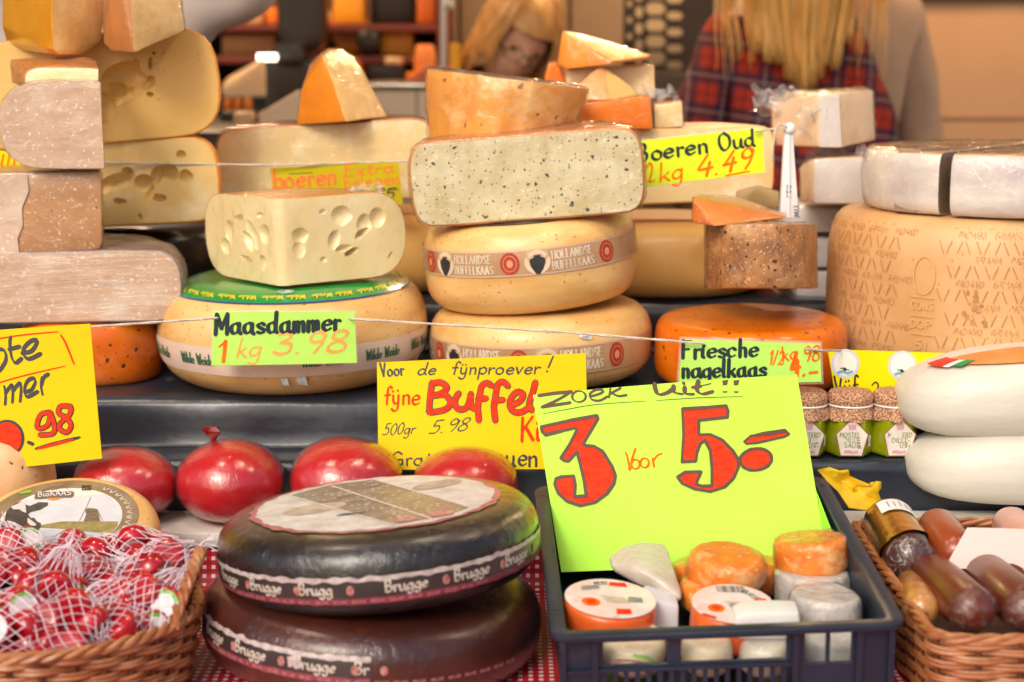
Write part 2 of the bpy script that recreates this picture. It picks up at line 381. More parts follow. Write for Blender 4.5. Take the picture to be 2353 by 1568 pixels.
# ---------------------------------------------------------------- handwriting: a one-stroke alphabet
G = {
'a': (52, '42,40 26,50 8,38 6,14 20,0 36,10 42,30|43,50 42,14 52,0'), 'b': (48, '8,100 8,0|8,34 24,50 42,38 42,12 26,0 8,10'),
'c': (46, '42,40 26,50 8,38 6,14 20,0 42,8'), 'd': (54, '42,38 26,50 8,38 6,14 20,0 36,8 42,26|44,100 43,14 52,0'),
'e': (46, '8,26 40,30 38,44 24,50 8,38 6,14 22,0 42,10'), 'f': (36, '40,88 30,98 20,86 18,50 16,0|4,52 34,54'),
'g': (50, '42,38 26,50 8,38 6,16 20,4 36,12 42,30|43,50 42,-20 28,-36 8,-26'), 'h': (48, '8,100 8,0|8,32 24,50 38,40 40,0'),
'i': (18, '8,50 8,8 16,0|8,68 9,73'), 'k': (44, '8,100 8,0|38,48 10,22|18,28 42,0'), 'l': (20, '8,100 8,10 18,0'),
'm': (60, '6,50 7,0|7,34 18,50 28,40 29,0|29,34 42,50 52,40 54,0'), 'n': (44, '6,50 7,0|7,34 22,50 36,40 38,0'),
'o': (48, '26,50 8,40 6,14 22,0 40,10 42,36 26,50'), 'p': (48, '8,50 8,-36|8,34 24,50 42,38 42,12 26,0 8,10'),
'r': (34, '7,50 8,0|8,30 20,48 34,46'), 's': (42, '38,42 22,50 8,40 20,27 36,16 28,1 6,6'),
't': (36, '18,80 17,14 28,0 36,4|4,52 34,54'), 'u': (50, '6,50 8,14 22,0 36,12 40,40|41,50 41,10 50,0'),
'v': (40, '4,50 20,0|20,0 38,50'), 'w': (54, '4,50 14,0|14,0 26,40|26,40 38,0|38,0 50,50'),
'y': (46, '6,50 8,18 20,2 34,16|38,50 36,-20 20,-36 4,-24|10,70 11,75|32,70 33,75'), 'z': (44, '6,48 38,50|38,50 6,0|6,0 42,2'),
'A': (58, '4,0 28,100|28,100 54,0|14,36 44,36'), 'B': (56, '8,0 8,100|8,98 36,98 44,78 34,56 10,52|10,52 42,48 50,24 38,2 8,0'),
'C': (60, '52,84 32,100 10,80 6,40 24,2 50,14'), '6': (52, '42,96 18,70 8,30 24,2 44,16 42,40 24,52 10,34'), 'x': (46, '6,50 40,0|40,50 6,0'), 'j': (20, '10,50 10,-20 0,-32|10,68 11,72'),
'D': (62, '8,0 8,100|8,99 40,92 56,52 40,8 8,1'), 'E': (52, '46,100 8,100|8,100 8,0|8,0 48,0|8,52 40,52'),
'F': (50, '46,100 8,100|8,100 8,0|8,52 38,52'), 'G': (60, '52,84 32,100 10,80 6,40 24,2 50,12|52,12 52,44|52,44 32,44'),
'H': (58, '8,100 8,0|50,100 50,0|8,52 50,52'), 'I': (18, '9,100 9,0'), 'K': (54, '8,100 8,0|48,100 10,46|20,58 52,0'),
'L': (48, '8,100 8,0|8,0 46,0'), 'M': (70, '6,0 8,100|8,100 34,30|34,30 60,100|60,100 62,0'), 'N': (60, '8,0 8,100|8,100 50,0|50,0 50,100'),
'O': (66, '32,100 10,84 6,40 20,4 40,0 58,28 56,74 32,100'), 'P': (54, '8,0 8,100|8,99 40,96 48,74 36,52 10,48'),
'R': (56, '8,0 8,100|8,99 40,96 48,74 36,52 10,48|26,48 52,0'), 'S': (54, '48,86 28,100 10,82 22,56 44,38 40,8 8,8'),
'T': (54, '4,100 50,100|27,100 27,0'), 'U': (58, '8,100 8,20 28,0 48,18 50,100'), 'V': (54, '4,100 26,0|26,0 50,100'),
'W': (76, '4,100 20,0|20,0 38,80|38,80 56,0|56,0 72,100'), 'Z': (54, '6,98 48,100|48,100 6,0|6,0 50,4'),
'0': (54, '28,100 8,76 8,24 28,0 46,24 46,76 28,100'), '1': (34, '6,76 26,100|26,100 24,0'), '2': (52, '8,78 26,100 44,80 36,48 6,2|6,0 48,3'),
'3': (50, '8,92 30,100 42,78 18,54|18,54 44,44 44,10 24,0 6,10'), '4': (52, '32,100 4,34|4,34 50,38|38,66 34,0'),
'5': (50, '46,100 12,98|12,98 10,56|10,56 34,60 46,34 34,4 4,4'), '7': (48, '6,98 46,100|46,100 16,0'),
'8': (54, '28,54 10,70 14,94 30,100 44,90 42,70 28,54 8,36 8,10 28,0 48,12 46,36 28,54'),
'9': (50, '44,80 28,100 10,86 10,62 26,52 42,64 45,86|45,88 42,40 28,0'), '.': (20, '8,0 12,3'), '!': (22, '14,100 9,30|8,4 9,0'),
'/': (34, '4,0 30,100'), '-': (40, '6,38 34,40'), ' ': (34, ''), ',': (18, '10,4 6,-12'),
}
def layout(text, track=8):
    """strokes in units where a capital is 100 high; returns (strokes, width)"""
    x = 0; out = []
    for ch in text:
        w, s = G[ch]
        for st in s.split('|') if s else ():
            out.append([(x+float(q.split(',')[0]), float(q.split(',')[1])) for q in st.split()])
        x += w+track
    return out, x-track
def crom(pts, k=5):
    if len(pts) == 2:
        (a, b), (c, d) = pts; return [(a+(c-a)*i/k, b+(d-b)*i/k) for i in range(k+1)]
    out = []; n = len(pts)
    for i in range(n-1):
        p0 = pts[max(i-1, 0)]; p1 = pts[i]; p2 = pts[i+1]; p3 = pts[min(i+2, n-1)]
        for s in range(k):
            t = s/k
            out.append(tuple(.5*((2*p1[j])+(-p0[j]+p2[j])*t+(2*p0[j]-5*p1[j]+4*p2[j]-p3[j])*t*t+(-p0[j]+3*p1[j]-3*p2[j]+p3[j])*t**3) for j in (0, 1)))
    out.append(pts[-1]); return out
def ribbon(mb, pts, mapf, w, wmin=None, nib=R(40), off=.0004, closed=False, smooth=True, cap=True, taper=0):
    """a marker stroke of width w (in the units of pts)"""
    q = crom(pts + ([pts[0]] if closed else [])) if smooth else list(pts)
    if wmin is None: wmin = w
    L_, R_ = [], []; n = len(q)
    dirs = []
    for i in range(n):
        a = q[max(i-1, 0)]; b = q[min(i+1, n-1)]
        dx, dy = b[0]-a[0], b[1]-a[1]; l = math.hypot(dx, dy) or 1; dirs.append((dx/l, dy/l))
    if closed: dirs[0] = dirs[-1] = ((dirs[0][0]+dirs[-1][0])/2, (dirs[0][1]+dirs[-1][1])/2)
    if cap and not closed:
        ww = [(wmin+(w-wmin)*abs(math.sin(math.atan2(d[1], d[0])-nib)))/2 for d in (dirs[0], dirs[-1])]
        q = [(q[0][0]-dirs[0][0]*ww[0]*.85, q[0][1]-dirs[0][1]*ww[0]*.85)] + q + [(q[-1][0]+dirs[-1][0]*ww[1]*.85, q[-1][1]+dirs[-1][1]*ww[1]*.85)]
        dirs = [dirs[0]]+dirs+[dirs[-1]]; n += 2
    vs = []
    for i in range(n):
        d = dirs[i]; h = (wmin+(w-wmin)*abs(math.sin(math.atan2(d[1], d[0])-nib)))/2
        if cap and not closed and i in (0, n-1): h *= .45
        if taper: h *= 1-taper*abs(2*i/(n-1)-1)**2
        vs.append(mapf(q[i][0]-d[1]*h, q[i][1]+d[0]*h, off)); vs.append(mapf(q[i][0]+d[1]*h, q[i][1]-d[0]*h, off))
    mb.add(vs, [[2*i, 2*i+1, 2*i+3, 2*i+2] for i in range(n-1)])
OFFK = [0]
def nxt(): OFFK[0] = (OFFK[0]+1) % 24; return .00035+OFFK[0]*.000012
def write(mb, text, base0, base1, h, mapf, w=.12, wmin=None, nib=R(40), slant=0, track=8, up=None, rag=0):
    """text from base0 to base1 in the map's plane; h the height of a capital; w stroke width as a share of h"""
    st, W = layout(text, track); L = math.hypot(base1[0]-base0[0], base1[1]-base0[1])
    dx, dy = (base1[0]-base0[0])/L, (base1[1]-base0[1])/L
    ux, uy = up if up else (-dy, dx)
    sx = L/max(W, 1); sy = h/100
    for s in st:
        jx, jy = random.uniform(-rag, rag), random.uniform(-rag, rag)
        pts = [(base0[0]+dx*((x+slant*y+jx)*sx)+ux*(y+jy)*sy, base0[1]+dy*((x+slant*y+jx)*sx)+uy*(y+jy)*sy) for x, y in s]
        ribbon(mb, pts, mapf, w*h, None if wmin is None else wmin*h, nib, nxt())
def fill(mb, outline, mapf, off=.0004, hole=()):
    loops = [[Vector((x, y, 0)) for x, y in outline]] + [[Vector((x, y, 0)) for x, y in h] for h in hole]
    flat = [p for l in loops for p in l]
    tri = tessellate_polygon(loops)
    mb.add([mapf(p.x, p.y, off) for p in flat], [list(t) for t in tri])
def ell(cx, cy, rx, ry, n=28, rot=0):
    c, s = math.cos(rot), math.sin(rot)
    return [(cx+rx*math.cos(t)*c-ry*math.sin(t)*s, cy+rx*math.cos(t)*s+ry*math.sin(t)*c) for t in [2*math.pi*i/n for i in range(n)]]

# ================================================================ the setting
def struct(name, me, m=None):
    o = link(name, me); o['kind'] = 'structure'; return o
M_ground = mat('ground', lin(120, 116, 110), lin(96, 92, 88), rough=.85, scale=30, bump=.4)
struct('ground', raw('ground', [(-60, -60, 0), (60, -60, 0), (60, 60, 0), (-60, 60, 0)], [[0, 1, 2, 3]], M_ground))
M_floor = mat('shop floor', lin(92, 70, 52), lin(74, 56, 42), rough=.5, scale=6)
struct('shop_floor', raw('shop_floor', [(-3.2, 1.9, .006), (3.2, 1.9, .006), (3.2, 6.2, .006), (-3.2, 6.2, .006)], [[0, 1, 2, 3]], M_floor))
def boxthing(name, a, b, m, label, cat, bev=.004, group=None):
    mb = MB(); mb.box(a, b); me = bevelled(mb.me(name, m, smooth=False), bev) if bev else mb.me(name, m, smooth=False)
    return one(name, me, label, cat, ((a[0]+b[0])/2, (a[1]+b[1])/2, a[2]), group=group)
boxthing('back_wall', (-3.2, 6.1, .006), (3.2, 6.2, 2.75), mat('dark panel', lin(84, 52, 30), lin(60, 36, 22), rough=.6, scale=3, stretch=(1, 1, .1)),
         'dark brown rear wall of the shop behind the shelves of cheese', 'wall', 0)
boxthing('side_wall', (-3.3, 2.2, .006), (-3.2, 6.1, 2.75), mat('dark panel', None), 'brown side wall of the shop on the left, beyond the white coat', 'wall', 0)
boxthing('ceiling', (-3.3, 2.05, 2.75), (3.3, 6.2, 2.82), mat('ceiling', lin(190, 172, 148), rough=.7), 'pale ceiling of the shop above the cheese counter', 'ceiling', 0)
M_tan = mat('tan wall', lin(214, 172, 136), lin(205, 162, 126), rough=.7, scale=2.5, bump=.06, bscale=60)
tw = thing('tan_wall', 'plain tan partition wall on the right behind the brie, with a dark frame on top', 'wall', (2.2, 4.9, .006))
mb = MB(); mb.box((1.02, 4.86, .006), (3.2, 4.94, 1.50))
mb.build('wall_panel', M_tan, tw, True, False)
mb = MB(); mb.box((1.02, 4.855, 1.175), (3.2, 4.8585, 1.1775)); mb.build('panel_seam', mat('seam', lin(150, 105, 70), rough=.8), tw, True, False)
mb = MB(); mb.box((1.02, 4.84, 1.503), (3.2, 4.95, 1.56)); mb.build('top_rail', mat('dark rail', lin(60, 40, 20), rough=.5), tw, True, False)
mb = MB(); mb.box((1.02, 4.86, 1.563), (3.2, 4.94, 2.75)); mb.build('upper_panel', mat('dark panel', None), tw, True, False)
# grooved taupe panels in the middle of the shop
gp = thing('wardrobe', 'tall taupe cupboard with grooved doors behind the blonde bending woman', 'cupboard', (.2, 5.4, .006))
for i in range(7):
    x0 = -.33+i*.17
    mb = MB(); mb.box((x0, 5.35-.012*(i % 2), .006), (x0+.164, 5.7, 2.5)); me = bevelled(mb.me('cupboard_door', mat('taupe', lin(168, 142, 116), lin(158, 132, 106), rough=.6, scale=3), smooth=False), .01)
    link('door', me, gp, True)

# ---- awning over the front of the stall
aw = thing('awning', 'striped canvas awning over the front of the cheese stall', 'awning', (0, 2.05, 2.70))
for i in range(18):
    x0 = -2.7+i*.3; v = []; f = []
    for k, (y, z) in enumerate(((2.05, 2.70), (1.9, 2.66), (1.7, 2.61), (1.52, 2.56), (1.50, 2.42))): v += [(x0, y, z), (x0+.3, y, z)]
    for k in range(4): f.append([2*k, 2*k+1, 2*k+3, 2*k+2])
    part('stripe', v, f, mat('awning red', lin(150, 40, 36), rough=.8) if i % 2 else mat('awning cream', lin(214, 204, 184), rough=.8), aw, True, smooth=False)
# ---- warm lamps of the shop (out of the picture, above)
LAMPS = [(-.62, 1.72, 2.2, 12), (.22, 1.78, 2.2, 11), (.98, 1.75, 2.2, 10), (-1.0, 4.55, 2.3, 74), (.55, 4.4, 2.35, 52), (1.75, 4.1, 2.3, 34)]
M_shade = mat('lamp shade', lin(60, 60, 62), rough=.4, metal=.6)
M_bulb = mat('bulb', (1, .8, .5, 1), emit=(1, .66, .32, 1), estr=14)
def lamp(i, x, y, z, w):
    t = thing('pendant_lamp', ['warm pendant lamp over the left of the cheese stall', 'warm pendant lamp over the middle of the cheese stall', 'warm pendant lamp over the right of the cheese stall',
              'warm pendant lamp deep in the shop on the left, by the shelves', 'warm pendant lamp deep in the shop above the bending woman', 'warm pendant lamp deep in the shop by the tan wall'][i], 'lamp', (x, y, z), group='pendant lamps of the shop')
    v = []; f = []; n = 20; pr = [(.02, .16), (.05, .14), (.11, .02), (.115, 0), (.108, .02), (.048, .135)]
    for r, zz in pr: v += [(r*math.cos(2*math.pi*k/n), r*math.sin(2*math.pi*k/n), zz) for k in range(n)]
    for a in range(len(pr)-1): f += [[a*n+k, a*n+(k+1) % n, (a+1)*n+(k+1) % n, (a+1)*n+k] for k in range(n)]
    part('lamp_shade', v, f, M_shade, t)
    bm = bmesh.new(); bmesh.ops.create_uvsphere(bm, u_segments=16, v_segments=10, radius=.035, matrix=Matrix.Translation((0, 0, .05)))
    link('bulb', fin(bm, 'bulb', M_bulb), t)
    mb = MB(); mb.tube([(0, 0, .16), (0, 0, (2.63 if i < 3 else 2.75)-z)], .004); mb.build('cord', M_shade, t)
    l = bpy.data.lights.new('lamp_light', 'POINT'); l.energy = w; l.color = (1, .82, .60) if i < 3 else (1, .66, .36); l.shadow_soft_size = .06
    lo = bpy.data.objects.new('lamp_light', l); COL.objects.link(lo); lo.parent = t; lo.location = (0, 0, -.02)
for i, q in enumerate(LAMPS): lamp(i, *q)

# ---- table, cloth, plank, black stepped stand
ZT, ZB, T0, T1, T2 = .736, .800, .860, .924, 1.000
YB = 1.93
M_ging = bpy.data.materials.new('gingham'); M_ging.use_nodes = True
def gingham():
    nt = M_ging.node_tree; N = nt.nodes; L = nt.links; b = N['Principled BSDF']
    uv = N.new('ShaderNodeUVMap'); s = N.new('ShaderNodeSeparateXYZ'); L.new(uv.outputs[0], s.inputs[0])
    def stripe(o):
        m = N.new('ShaderNodeMath'); m.operation = 'MULTIPLY'; L.new(o, m.inputs[0]); m.inputs[1].default_value = 1/.0105
        f = N.new('ShaderNodeMath'); f.operation = 'FRACT'; L.new(m.outputs[0], f.inputs[0])
        g = N.new('ShaderNodeMath'); g.operation = 'GREATER_THAN'; L.new(f.outputs[0], g.inputs[0]); g.inputs[1].default_value = .58
        return g.outputs[0]
    a = stripe(s.outputs[0]); c = stripe(s.outputs[1])
    mu = N.new('ShaderNodeMath'); mu.operation = 'MULTIPLY'; L.new(a, mu.inputs[0]); L.new(c, mu.inputs[1])
    ad = N.new('ShaderNodeMath'); ad.operation = 'ADD'; L.new(a, ad.inputs[0]); L.new(c, ad.inputs[1])
    m1 = N.new('ShaderNodeMix'); m1.data_type = 'RGBA'; L.new(ad.outputs[0], m1.inputs[0]); m1.clamp_factor = True
    m1.inputs[6].default_value = lin(170, 18, 38); m1.inputs[7].default_value = lin(196, 30, 52)
    m2 = N.new('ShaderNodeMix'); m2.data_type = 'RGBA'; L.new(mu.outputs[0], m2.inputs[0]); L.new(m1.outputs[2], m2.inputs[6]); m2.inputs[7].default_value = lin(238, 232, 232)
    L.new(m2.outputs[2], b.inputs['Base Color']); b.inputs['Roughness'].default_value = .45
gingham()
def sheet(name, prof2, x0, x1, nx, m, amp=0, nsc=6, fold=0, thick=.0):
    """a cloth laid along x over a cross-section of (y, z) points; uv in metres"""
    v = []; uvs = []; f = []; s = 0; k = len(prof2)
    for i, (y, z) in enumerate(prof2):
        if i: s += math.hypot(y-prof2[i-1][0], z-prof2[i-1][1])
        for j in range(nx+1):
            x = x0+(x1-x0)*j/nx; p = Vector((x, y, z))
            if amp:
                q = noise.noise_vector(Vector((x*nsc, y*nsc*2, z*nsc*1.2)))
                p += Vector((0, q.y*amp, q.z*amp*.35))
            v.append(p); uvs.append((x, s))
    for i in range(k-1):
        for j in range(nx): a = i*(nx+1)+j; f.append([a, a+1, a+nx+2, a+nx+1])
    me = raw(name, v, f, m, angle=70)
    ul = me.uv_layers.new(name='UVMap')
    for lp in me.loops: ul.data[lp.index].uv = uvs[lp.vertex_index]
    return me
def densify(pts, d):
    out = [pts[0]]
    for a, b in zip(pts, pts[1:]):
        n = max(1, int(math.hypot(b[0]-a[0], b[1]-a[1])/d))
        out += [(a[0]+(b[0]-a[0])*i/n, a[1]+(b[1]-a[1])*i/n) for i in range(1, n+1)]
    return out
cl = sheet('tablecloth', densify([(1.30, .1), (1.30, .70), (1.306, .735), (1.33, ZT), (1.90, ZT), (1.918, ZT+.005), (1.923, ZT+.02), (1.925, .781)], .02), -1.1, 1.1, 140, M_ging, amp=.003, nsc=9)
one('tablecloth', cl, 'red and white gingham tablecloth covering the front table', 'tablecloth', (0, 1.6, .1))
mb = MB(); mb.box((-1.08, 1.32, .66), (1.08, 1.90, .732)); mb2 = [(-1.04, 1.36), (1.0, 1.36), (-1.04, 1.84), (1.0, 1.84)]
tt = thing('table', 'front table hidden under the red and white gingham cloth', 'table', (0, 1.6, .006))
mb.build('tabletop', mat('table wood', lin(150, 110, 70), rough=.6), tt, True, False)
for x, y in mb2:
    q = MB(); q.box((x, y, .006), (x+.04, y+.04, .657)); q.build('leg', mat('table wood', None), tt, True, False)
M_plank = mat('white plank', lin(226, 222, 212), lin(206, 198, 182), rough=.5, scale=9, stretch=(.4, 2, 2), lo=.45, hi=.8, c3=lin(150, 130, 100), scale3=24, lo3=.68, hi3=.8)
mb = MB(); mb.box((-1.1, YB, .782), (1.1, 2.03, ZB)); me = bevelled(mb.me('plank', M_plank, smooth=False), .003)
one('plank', me, 'long white painted plank ledge under the red wax cheeses', 'plank', (0, 1.98, .782))
M_tarp = mat('tarp', lin(38, 48, 64), lin(24, 31, 43), rough=.3, scale=5, bump=.5, bscale=11, spec=.6, coat=.25, crough=.3)
tp = densify([(2.036, .3), (2.036, T0-.006), (2.041, T0-.001), (2.048, T0), (2.112, T0), (2.116, T0+.006), (2.118, T1-.012), (2.123, T1-.003), (2.135, T1), (2.44, T1), (2.447, T1+.006), (2.45, T2-.01), (2.456, T2-.002), (2.467, T2), (3.02, T2), (3.03, T2-.01), (3.03, .3)], .012)
me = sheet('display_stand', tp, -1.25, 1.25, 130, M_tarp, amp=.0085, nsc=8)
one('display_stand', me, 'black tarpaulin covered stepped stand that carries the big cheeses', 'display stand', (0, 2.5, .3))
mb = MB(); mb.box((-1.25, 2.06, .006), (1.25, 3.0, .3)); 
one('stand_base', mb.me('stand_base', mat('stand wood', lin(60, 50, 42), rough=.7), smooth=False), 'dark wooden base hidden under the black stepped stand', 'base', (0, 2.5, .006))

# ================================================================ cheese materials
rnd = lambda n: mat(n, None)
M_gouda = mat('gouda rind', lin(235, 194, 130), lin(220, 168, 98), rough=.38, scale=9, stretch=(1, 1, 4), specks=((lin(140, 96, 54), 34, .12, .4), (lin(190, 132, 68), 50, .22, .4)), bump=.22, bscale=45, coat=.35, crough=.28, cbump=.2, cscale=20, sss=.12, c3=lin(236, 200, 138), scale3=12)
M_pale = mat('pale rind', lin(240, 198, 124), lin(230, 182, 104), rough=.4, scale=6, bump=.08, bscale=60, coat=.3, crough=.3, sss=.12)
M_cut = mat('cut gouda', lin(238, 206, 138), lin(226, 190, 118), rough=.38, scale=9, bump=.1, bscale=70, sss=.18, specks=((lin(196, 160, 100), 40, .12, .2),), c3=lin(246, 230, 190), scale3=12, **FILM)
M_cutbeige = mat('cut beige', lin(236, 214, 162), lin(224, 194, 132), rough=.42, scale=8, bump=.1, bscale=70, sss=.15, coat=.6, crough=.12, cbump=.4, cscale=14, cstretch=(1, 1, 3), c3=lin(246, 232, 200), scale3=18, lo3=.52, hi3=.7)
M_cutmaas = mat('cut maasdam', lin(243, 226, 178), lin(234, 208, 148), rough=.36, scale=14, bump=.12, bscale=60, sss=.2, coat=.5, crough=.12, cbump=.6, cscale=40)
M_cutwarm = mat('cut warm', lin(236, 194, 116), lin(226, 180, 98), rough=.4, scale=8, bump=.1, bscale=90, sss=.15, specks=((lin(190, 140, 70), 60, .14, .2),), **FILM)
M_crumb = mat('cut crumbly', lin(234, 202, 142), lin(214, 170, 104), rough=.5, scale=22, bump=.35, bscale=60, sss=.1, specks=((lin(186, 140, 84), 90, .2, .3),), coat=.5, crough=.12, cbump=.4)
M_amber = mat('amber rind', lin(222, 158, 50), lin(206, 138, 34), rough=.3, scale=8, coat=.5, crough=.14, cbump=.15, sss=.1)
M_goldrind = mat('gold rind', lin(236, 168, 70), lin(228, 152, 54), rough=.35, scale=10, sss=.1, **FILM)
M_amberfilm = mat('amber film rind', lin(232, 146, 24), lin(214, 122, 14), rough=.4, scale=10, spec=.3, c3=lin(236, 172, 88), scale3=14, lo3=.6, hi3=.85, coat=.15, crough=.12, cbump=.6, cscale=50)
M_orange = mat('orange rind', lin(236, 134, 14), lin(226, 114, 8), rough=.4, scale=9, spec=.3)
M_orangewax = mat('orange wax', lin(232, 124, 12), lin(214, 98, 6), rough=.28, scale=16, coat=.5, crough=.1, cbump=.2, cscale=24, sss=.1, specks=((lin(60, 36, 16), 30, .22, .55), (lin(90, 50, 20), 60, .2, .4)), c3=lin(232, 150, 90), scale3=8, lo3=.6, hi3=.8)
M_rusty = mat('rusty rind', lin(230, 160, 58), lin(212, 130, 36), rough=.42, scale=16, bump=.3, bscale=50, c3=lin(234, 190, 122), scale3=13, lo3=.5, hi3=.66, coat=.7, crough=.1, cbump=1, cscale=60, cstretch=(1, 1, .6), specks=((lin(150, 96, 40), 18, .2, .2),))
M_truffle = mat('truffle cheese', lin(222, 214, 180), lin(200, 184, 136), rough=.4, scale=24, sss=.12, specks=((lin(48, 42, 48), 30, .2, .55), (lin(60, 54, 58), 60, .22, .4), (lin(130, 122, 112), 80, .26, .4)), bump=.1, bscale=60, c3=lin(240, 238, 226), scale3=9, lo3=.55, hi3=.75, **FILM)
M_edge = mat('rind edge', lin(200, 132, 70), lin(186, 116, 58), rough=.45, scale=12, **FILM)
M_grey = mat('grey cheese', lin(206, 176, 152), lin(190, 154, 124), rough=.45, scale=16, stretch=(1, 1, 3), specks=((lin(238, 222, 204), 70, .26, .45), (lin(238, 222, 204), 34, .2, .2), (lin(72, 56, 50), 34, .1, .2)), bump=.18, bscale=80, c3=lin(222, 202, 186), scale3=12, lo3=.5, hi3=.7, coat=.8, crough=.12, cbump=.9, cscale=50, cstretch=(.2, 1, 2.4))
M_greyrind = mat('grey rind', lin(150, 126, 122), lin(120, 98, 98), rough=.4, scale=9, **FILM)
M_tanc = mat('tan cheese', lin(196, 148, 102), lin(178, 124, 78), rough=.5, scale=12, specks=((lin(234, 206, 166), 80, .26, .55), (lin(90, 58, 34), 30, .12, .3)), bump=.25, bscale=80, coat=.5, crough=.16, cbump=.4)
M_clove = mat('clove cheese', lin(190, 130, 70), lin(140, 88, 46), rough=.5, scale=34, stretch=(1, 1, .8), specks=((lin(226, 190, 140), 100, .3, .5), (lin(40, 28, 22), 32, .22, .6), (lin(54, 36, 26), 60, .2, .5)), c3=lin(216, 168, 110), scale3=18, lo3=.52, hi3=.7, bump=.2, bscale=80, **FILM)
M_black = mat('black rind', lin(34, 30, 28), lin(24, 21, 20), rough=.25, scale=9, **FILM)
M_white = mat('white rind', lin(236, 230, 220), lin(222, 212, 200), rough=.5, scale=11, bump=.25, bscale=36, c3=lin(244, 240, 236), scale3=7)
M_brie = mat('brie rind', lin(226, 220, 212), lin(200, 192, 190), rough=.45, scale=14, stretch=(1, 1, 2), bump=.5, bscale=50, c3=lin(186, 172, 178), scale3=9, lo3=.5, hi3=.7, **FILM)
M_briecut = mat('brie side', lin(150, 128, 108), lin(128, 106, 90), rough=.5, scale=14, coat=.4, crough=.2)
M_brietop = mat('brie top', lin(214, 176, 128), lin(196, 148, 96), rough=.35, scale=22, coat=1, crough=.05, cbump=.9, cscale=60)
M_blockbeige = mat('beige block', lin(232, 204, 172), lin(220, 186, 150), rough=.45, scale=6, **FILM)
M_whitelabel = mat('white paper', lin(236, 236, 236), lin(226, 226, 228), rough=.5, scale=12)
M_grana = mat('grana rind', lin(214, 172, 122), lin(198, 150, 98), rough=.5, scale=6, bump=.2, bscale=50, c3=lin(206, 150, 92), scale3=5, lo3=.5, hi3=.75, coat=.15, crough=.4, specks=((lin(178, 128, 82), 30, .14, .2),))
M_granapr = mat('grana print', lin(168, 106, 62), lin(196, 136, 84), rough=.6, scale=34, lo=.35, hi=.7)
M_herb = mat('herb rind', lin(232, 196, 152), lin(216, 168, 110), rough=.5, scale=12, specks=((lin(100, 72, 44), 36, .2, .4), (lin(246, 238, 222), 44, .26, .3)), bump=.25, bscale=60)
M_ink = mat('black ink', lin(34, 32, 36), rough=.4)
M_brownink = mat('brown ink', lin(88, 56, 40), rough=.45)
M_redink = mat('red ink', lin(246, 66, 24), lin(216, 38, 16), rough=.6, scale=90, stretch=(1, .3, 3), lo=.3, hi=.7, spec=.15)
M_orink = mat('orange ink', lin(244, 124, 14), lin(234, 92, 10), rough=.6, scale=90, spec=.15)
M_paleorink = mat('pale orange ink', lin(250, 176, 92), lin(246, 156, 70), rough=.5, scale=40)
M_blueink = mat('dark blue ink', lin(28, 42, 50), rough=.35)

TWO = ['rind', 'cut_face']
def piece(name, label, me, base, rot=(0, 0, 0), names=TWO, group=None, cat='cheese', local=True, angle=50):
    """a cut cheese: an empty with rind and cut face as its parts"""
    root = thing(name, label, cat, base, rot, group)
    split(me, names, root, not local, angle)
    return root
def film_tuft(root, c, size, seed, squash=.6):
    rn = random.Random(seed); n = 13; v = []; f = []
    for i in range(n):
        for j in range(n):
            a, b = (i/(n-1)-.5)*2, (j/(n-1)-.5)*2
            p = Vector((a, .35*math.sin(3*b+seed), b*squash))
            p += noise.noise_vector(Vector((a*2.2+seed, b*2.2, seed*.7)))*.75
            v.append(Vector(c)+p*size*.5)
    for i in range(n-1):
        for j in range(n-1): f.append([i*n+j, i*n+j+1, (i+1)*n+j+1, (i+1)*n+j])
    return part('film_tuft', v, f, film_material(), root, True, angle=180)
def wheelthing(name, label, uc, v, Y, zb, Rr, H, a, m, e=.75, rot=(0, 0, 0), group=None, amp=.0008, seed=0, dome=0):
    x = P(uc, v, Y).x
    root = thing(name, label, 'cheese', (x, Y, zb), rot, group)
    root['_g'] = 0; del root['_g']
    link('rind', wheel_me('rind', Rr, H, a, m, e, amp=amp, seed=seed, dome=dome), root)
    return root
def bandmap(Rr, H, a, e, zc, extra=.0007, dirn=1):
    def f(x, y, off):
        z = zc+y; t = -math.pi/2+dirn*x/Rr; r = r_at(z, Rr, H, a, e)+off+extra
        return Vector((r*math.cos(t), r*math.sin(t), z))
    return f
def band(root, mp, x0, x1, y0, y1, m, name='band', off=0, nx=70, ny=5, ragged=0, seed=1):
    v = []; f = []
    for i in range(nx+1):
        x = x0+(x1-x0)*i/nx
        ja = noise.noise(Vector((x*90, seed, 0)))*ragged; jb = noise.noise(Vector((x*90, seed+9, 0)))*ragged
        for j in range(ny+1): v.append(mp(x, (y0+ja)+((y1+jb)-(y0+ja))*j/ny, off))
    for i in range(nx):
        for j in range(ny): a = i*(ny+1)+j; f.append([a, a+ny+1, a+ny+2, a+1])
    return part(name, v, f, m, root)

# ================================================================ lower tier of the stand
# --- big yellow wheel with a green top label and a white band
WW = (.180, .137, .075, .8)
ww = wheelthing('round_cheese', 'large yellow gouda wheel with a green top label and a white paper band', 677, 790, 2.267, T1, *WW[:3], M_gouda, WW[3], rot=(R(1.5), R(-1), R(4)), amp=.0002)
def topmap(W, t):
    a = W[2]; e = W[3]
    return (W[0]-a+a*max(0, math.cos(t))**e, W[1]/2+W[1]/2*math.sin(t)**e)
def capring(root, W, t0, t1, m, name, off=.0009, inner=None, n=8, seg=80):
    pr = [topmap(W, t0+(t1-t0)*i/n) for i in range(n+1)]
    if inner is not None: pr += [(inner, W[1])]
    v = []; f = []
    for r, z in pr: v += [((r+off*.6)*math.cos(2*math.pi*j/seg), (r+off*.6)*math.sin(2*math.pi*j/seg), z+off) for j in range(seg)]
    for i in range(len(pr)-1): f += [[i*seg+j, i*seg+(j+1) % seg, (i+1)*seg+(j+1) % seg, (i+1)*seg+j] for j in range(seg)]
    return part(name, v, f, m, root)
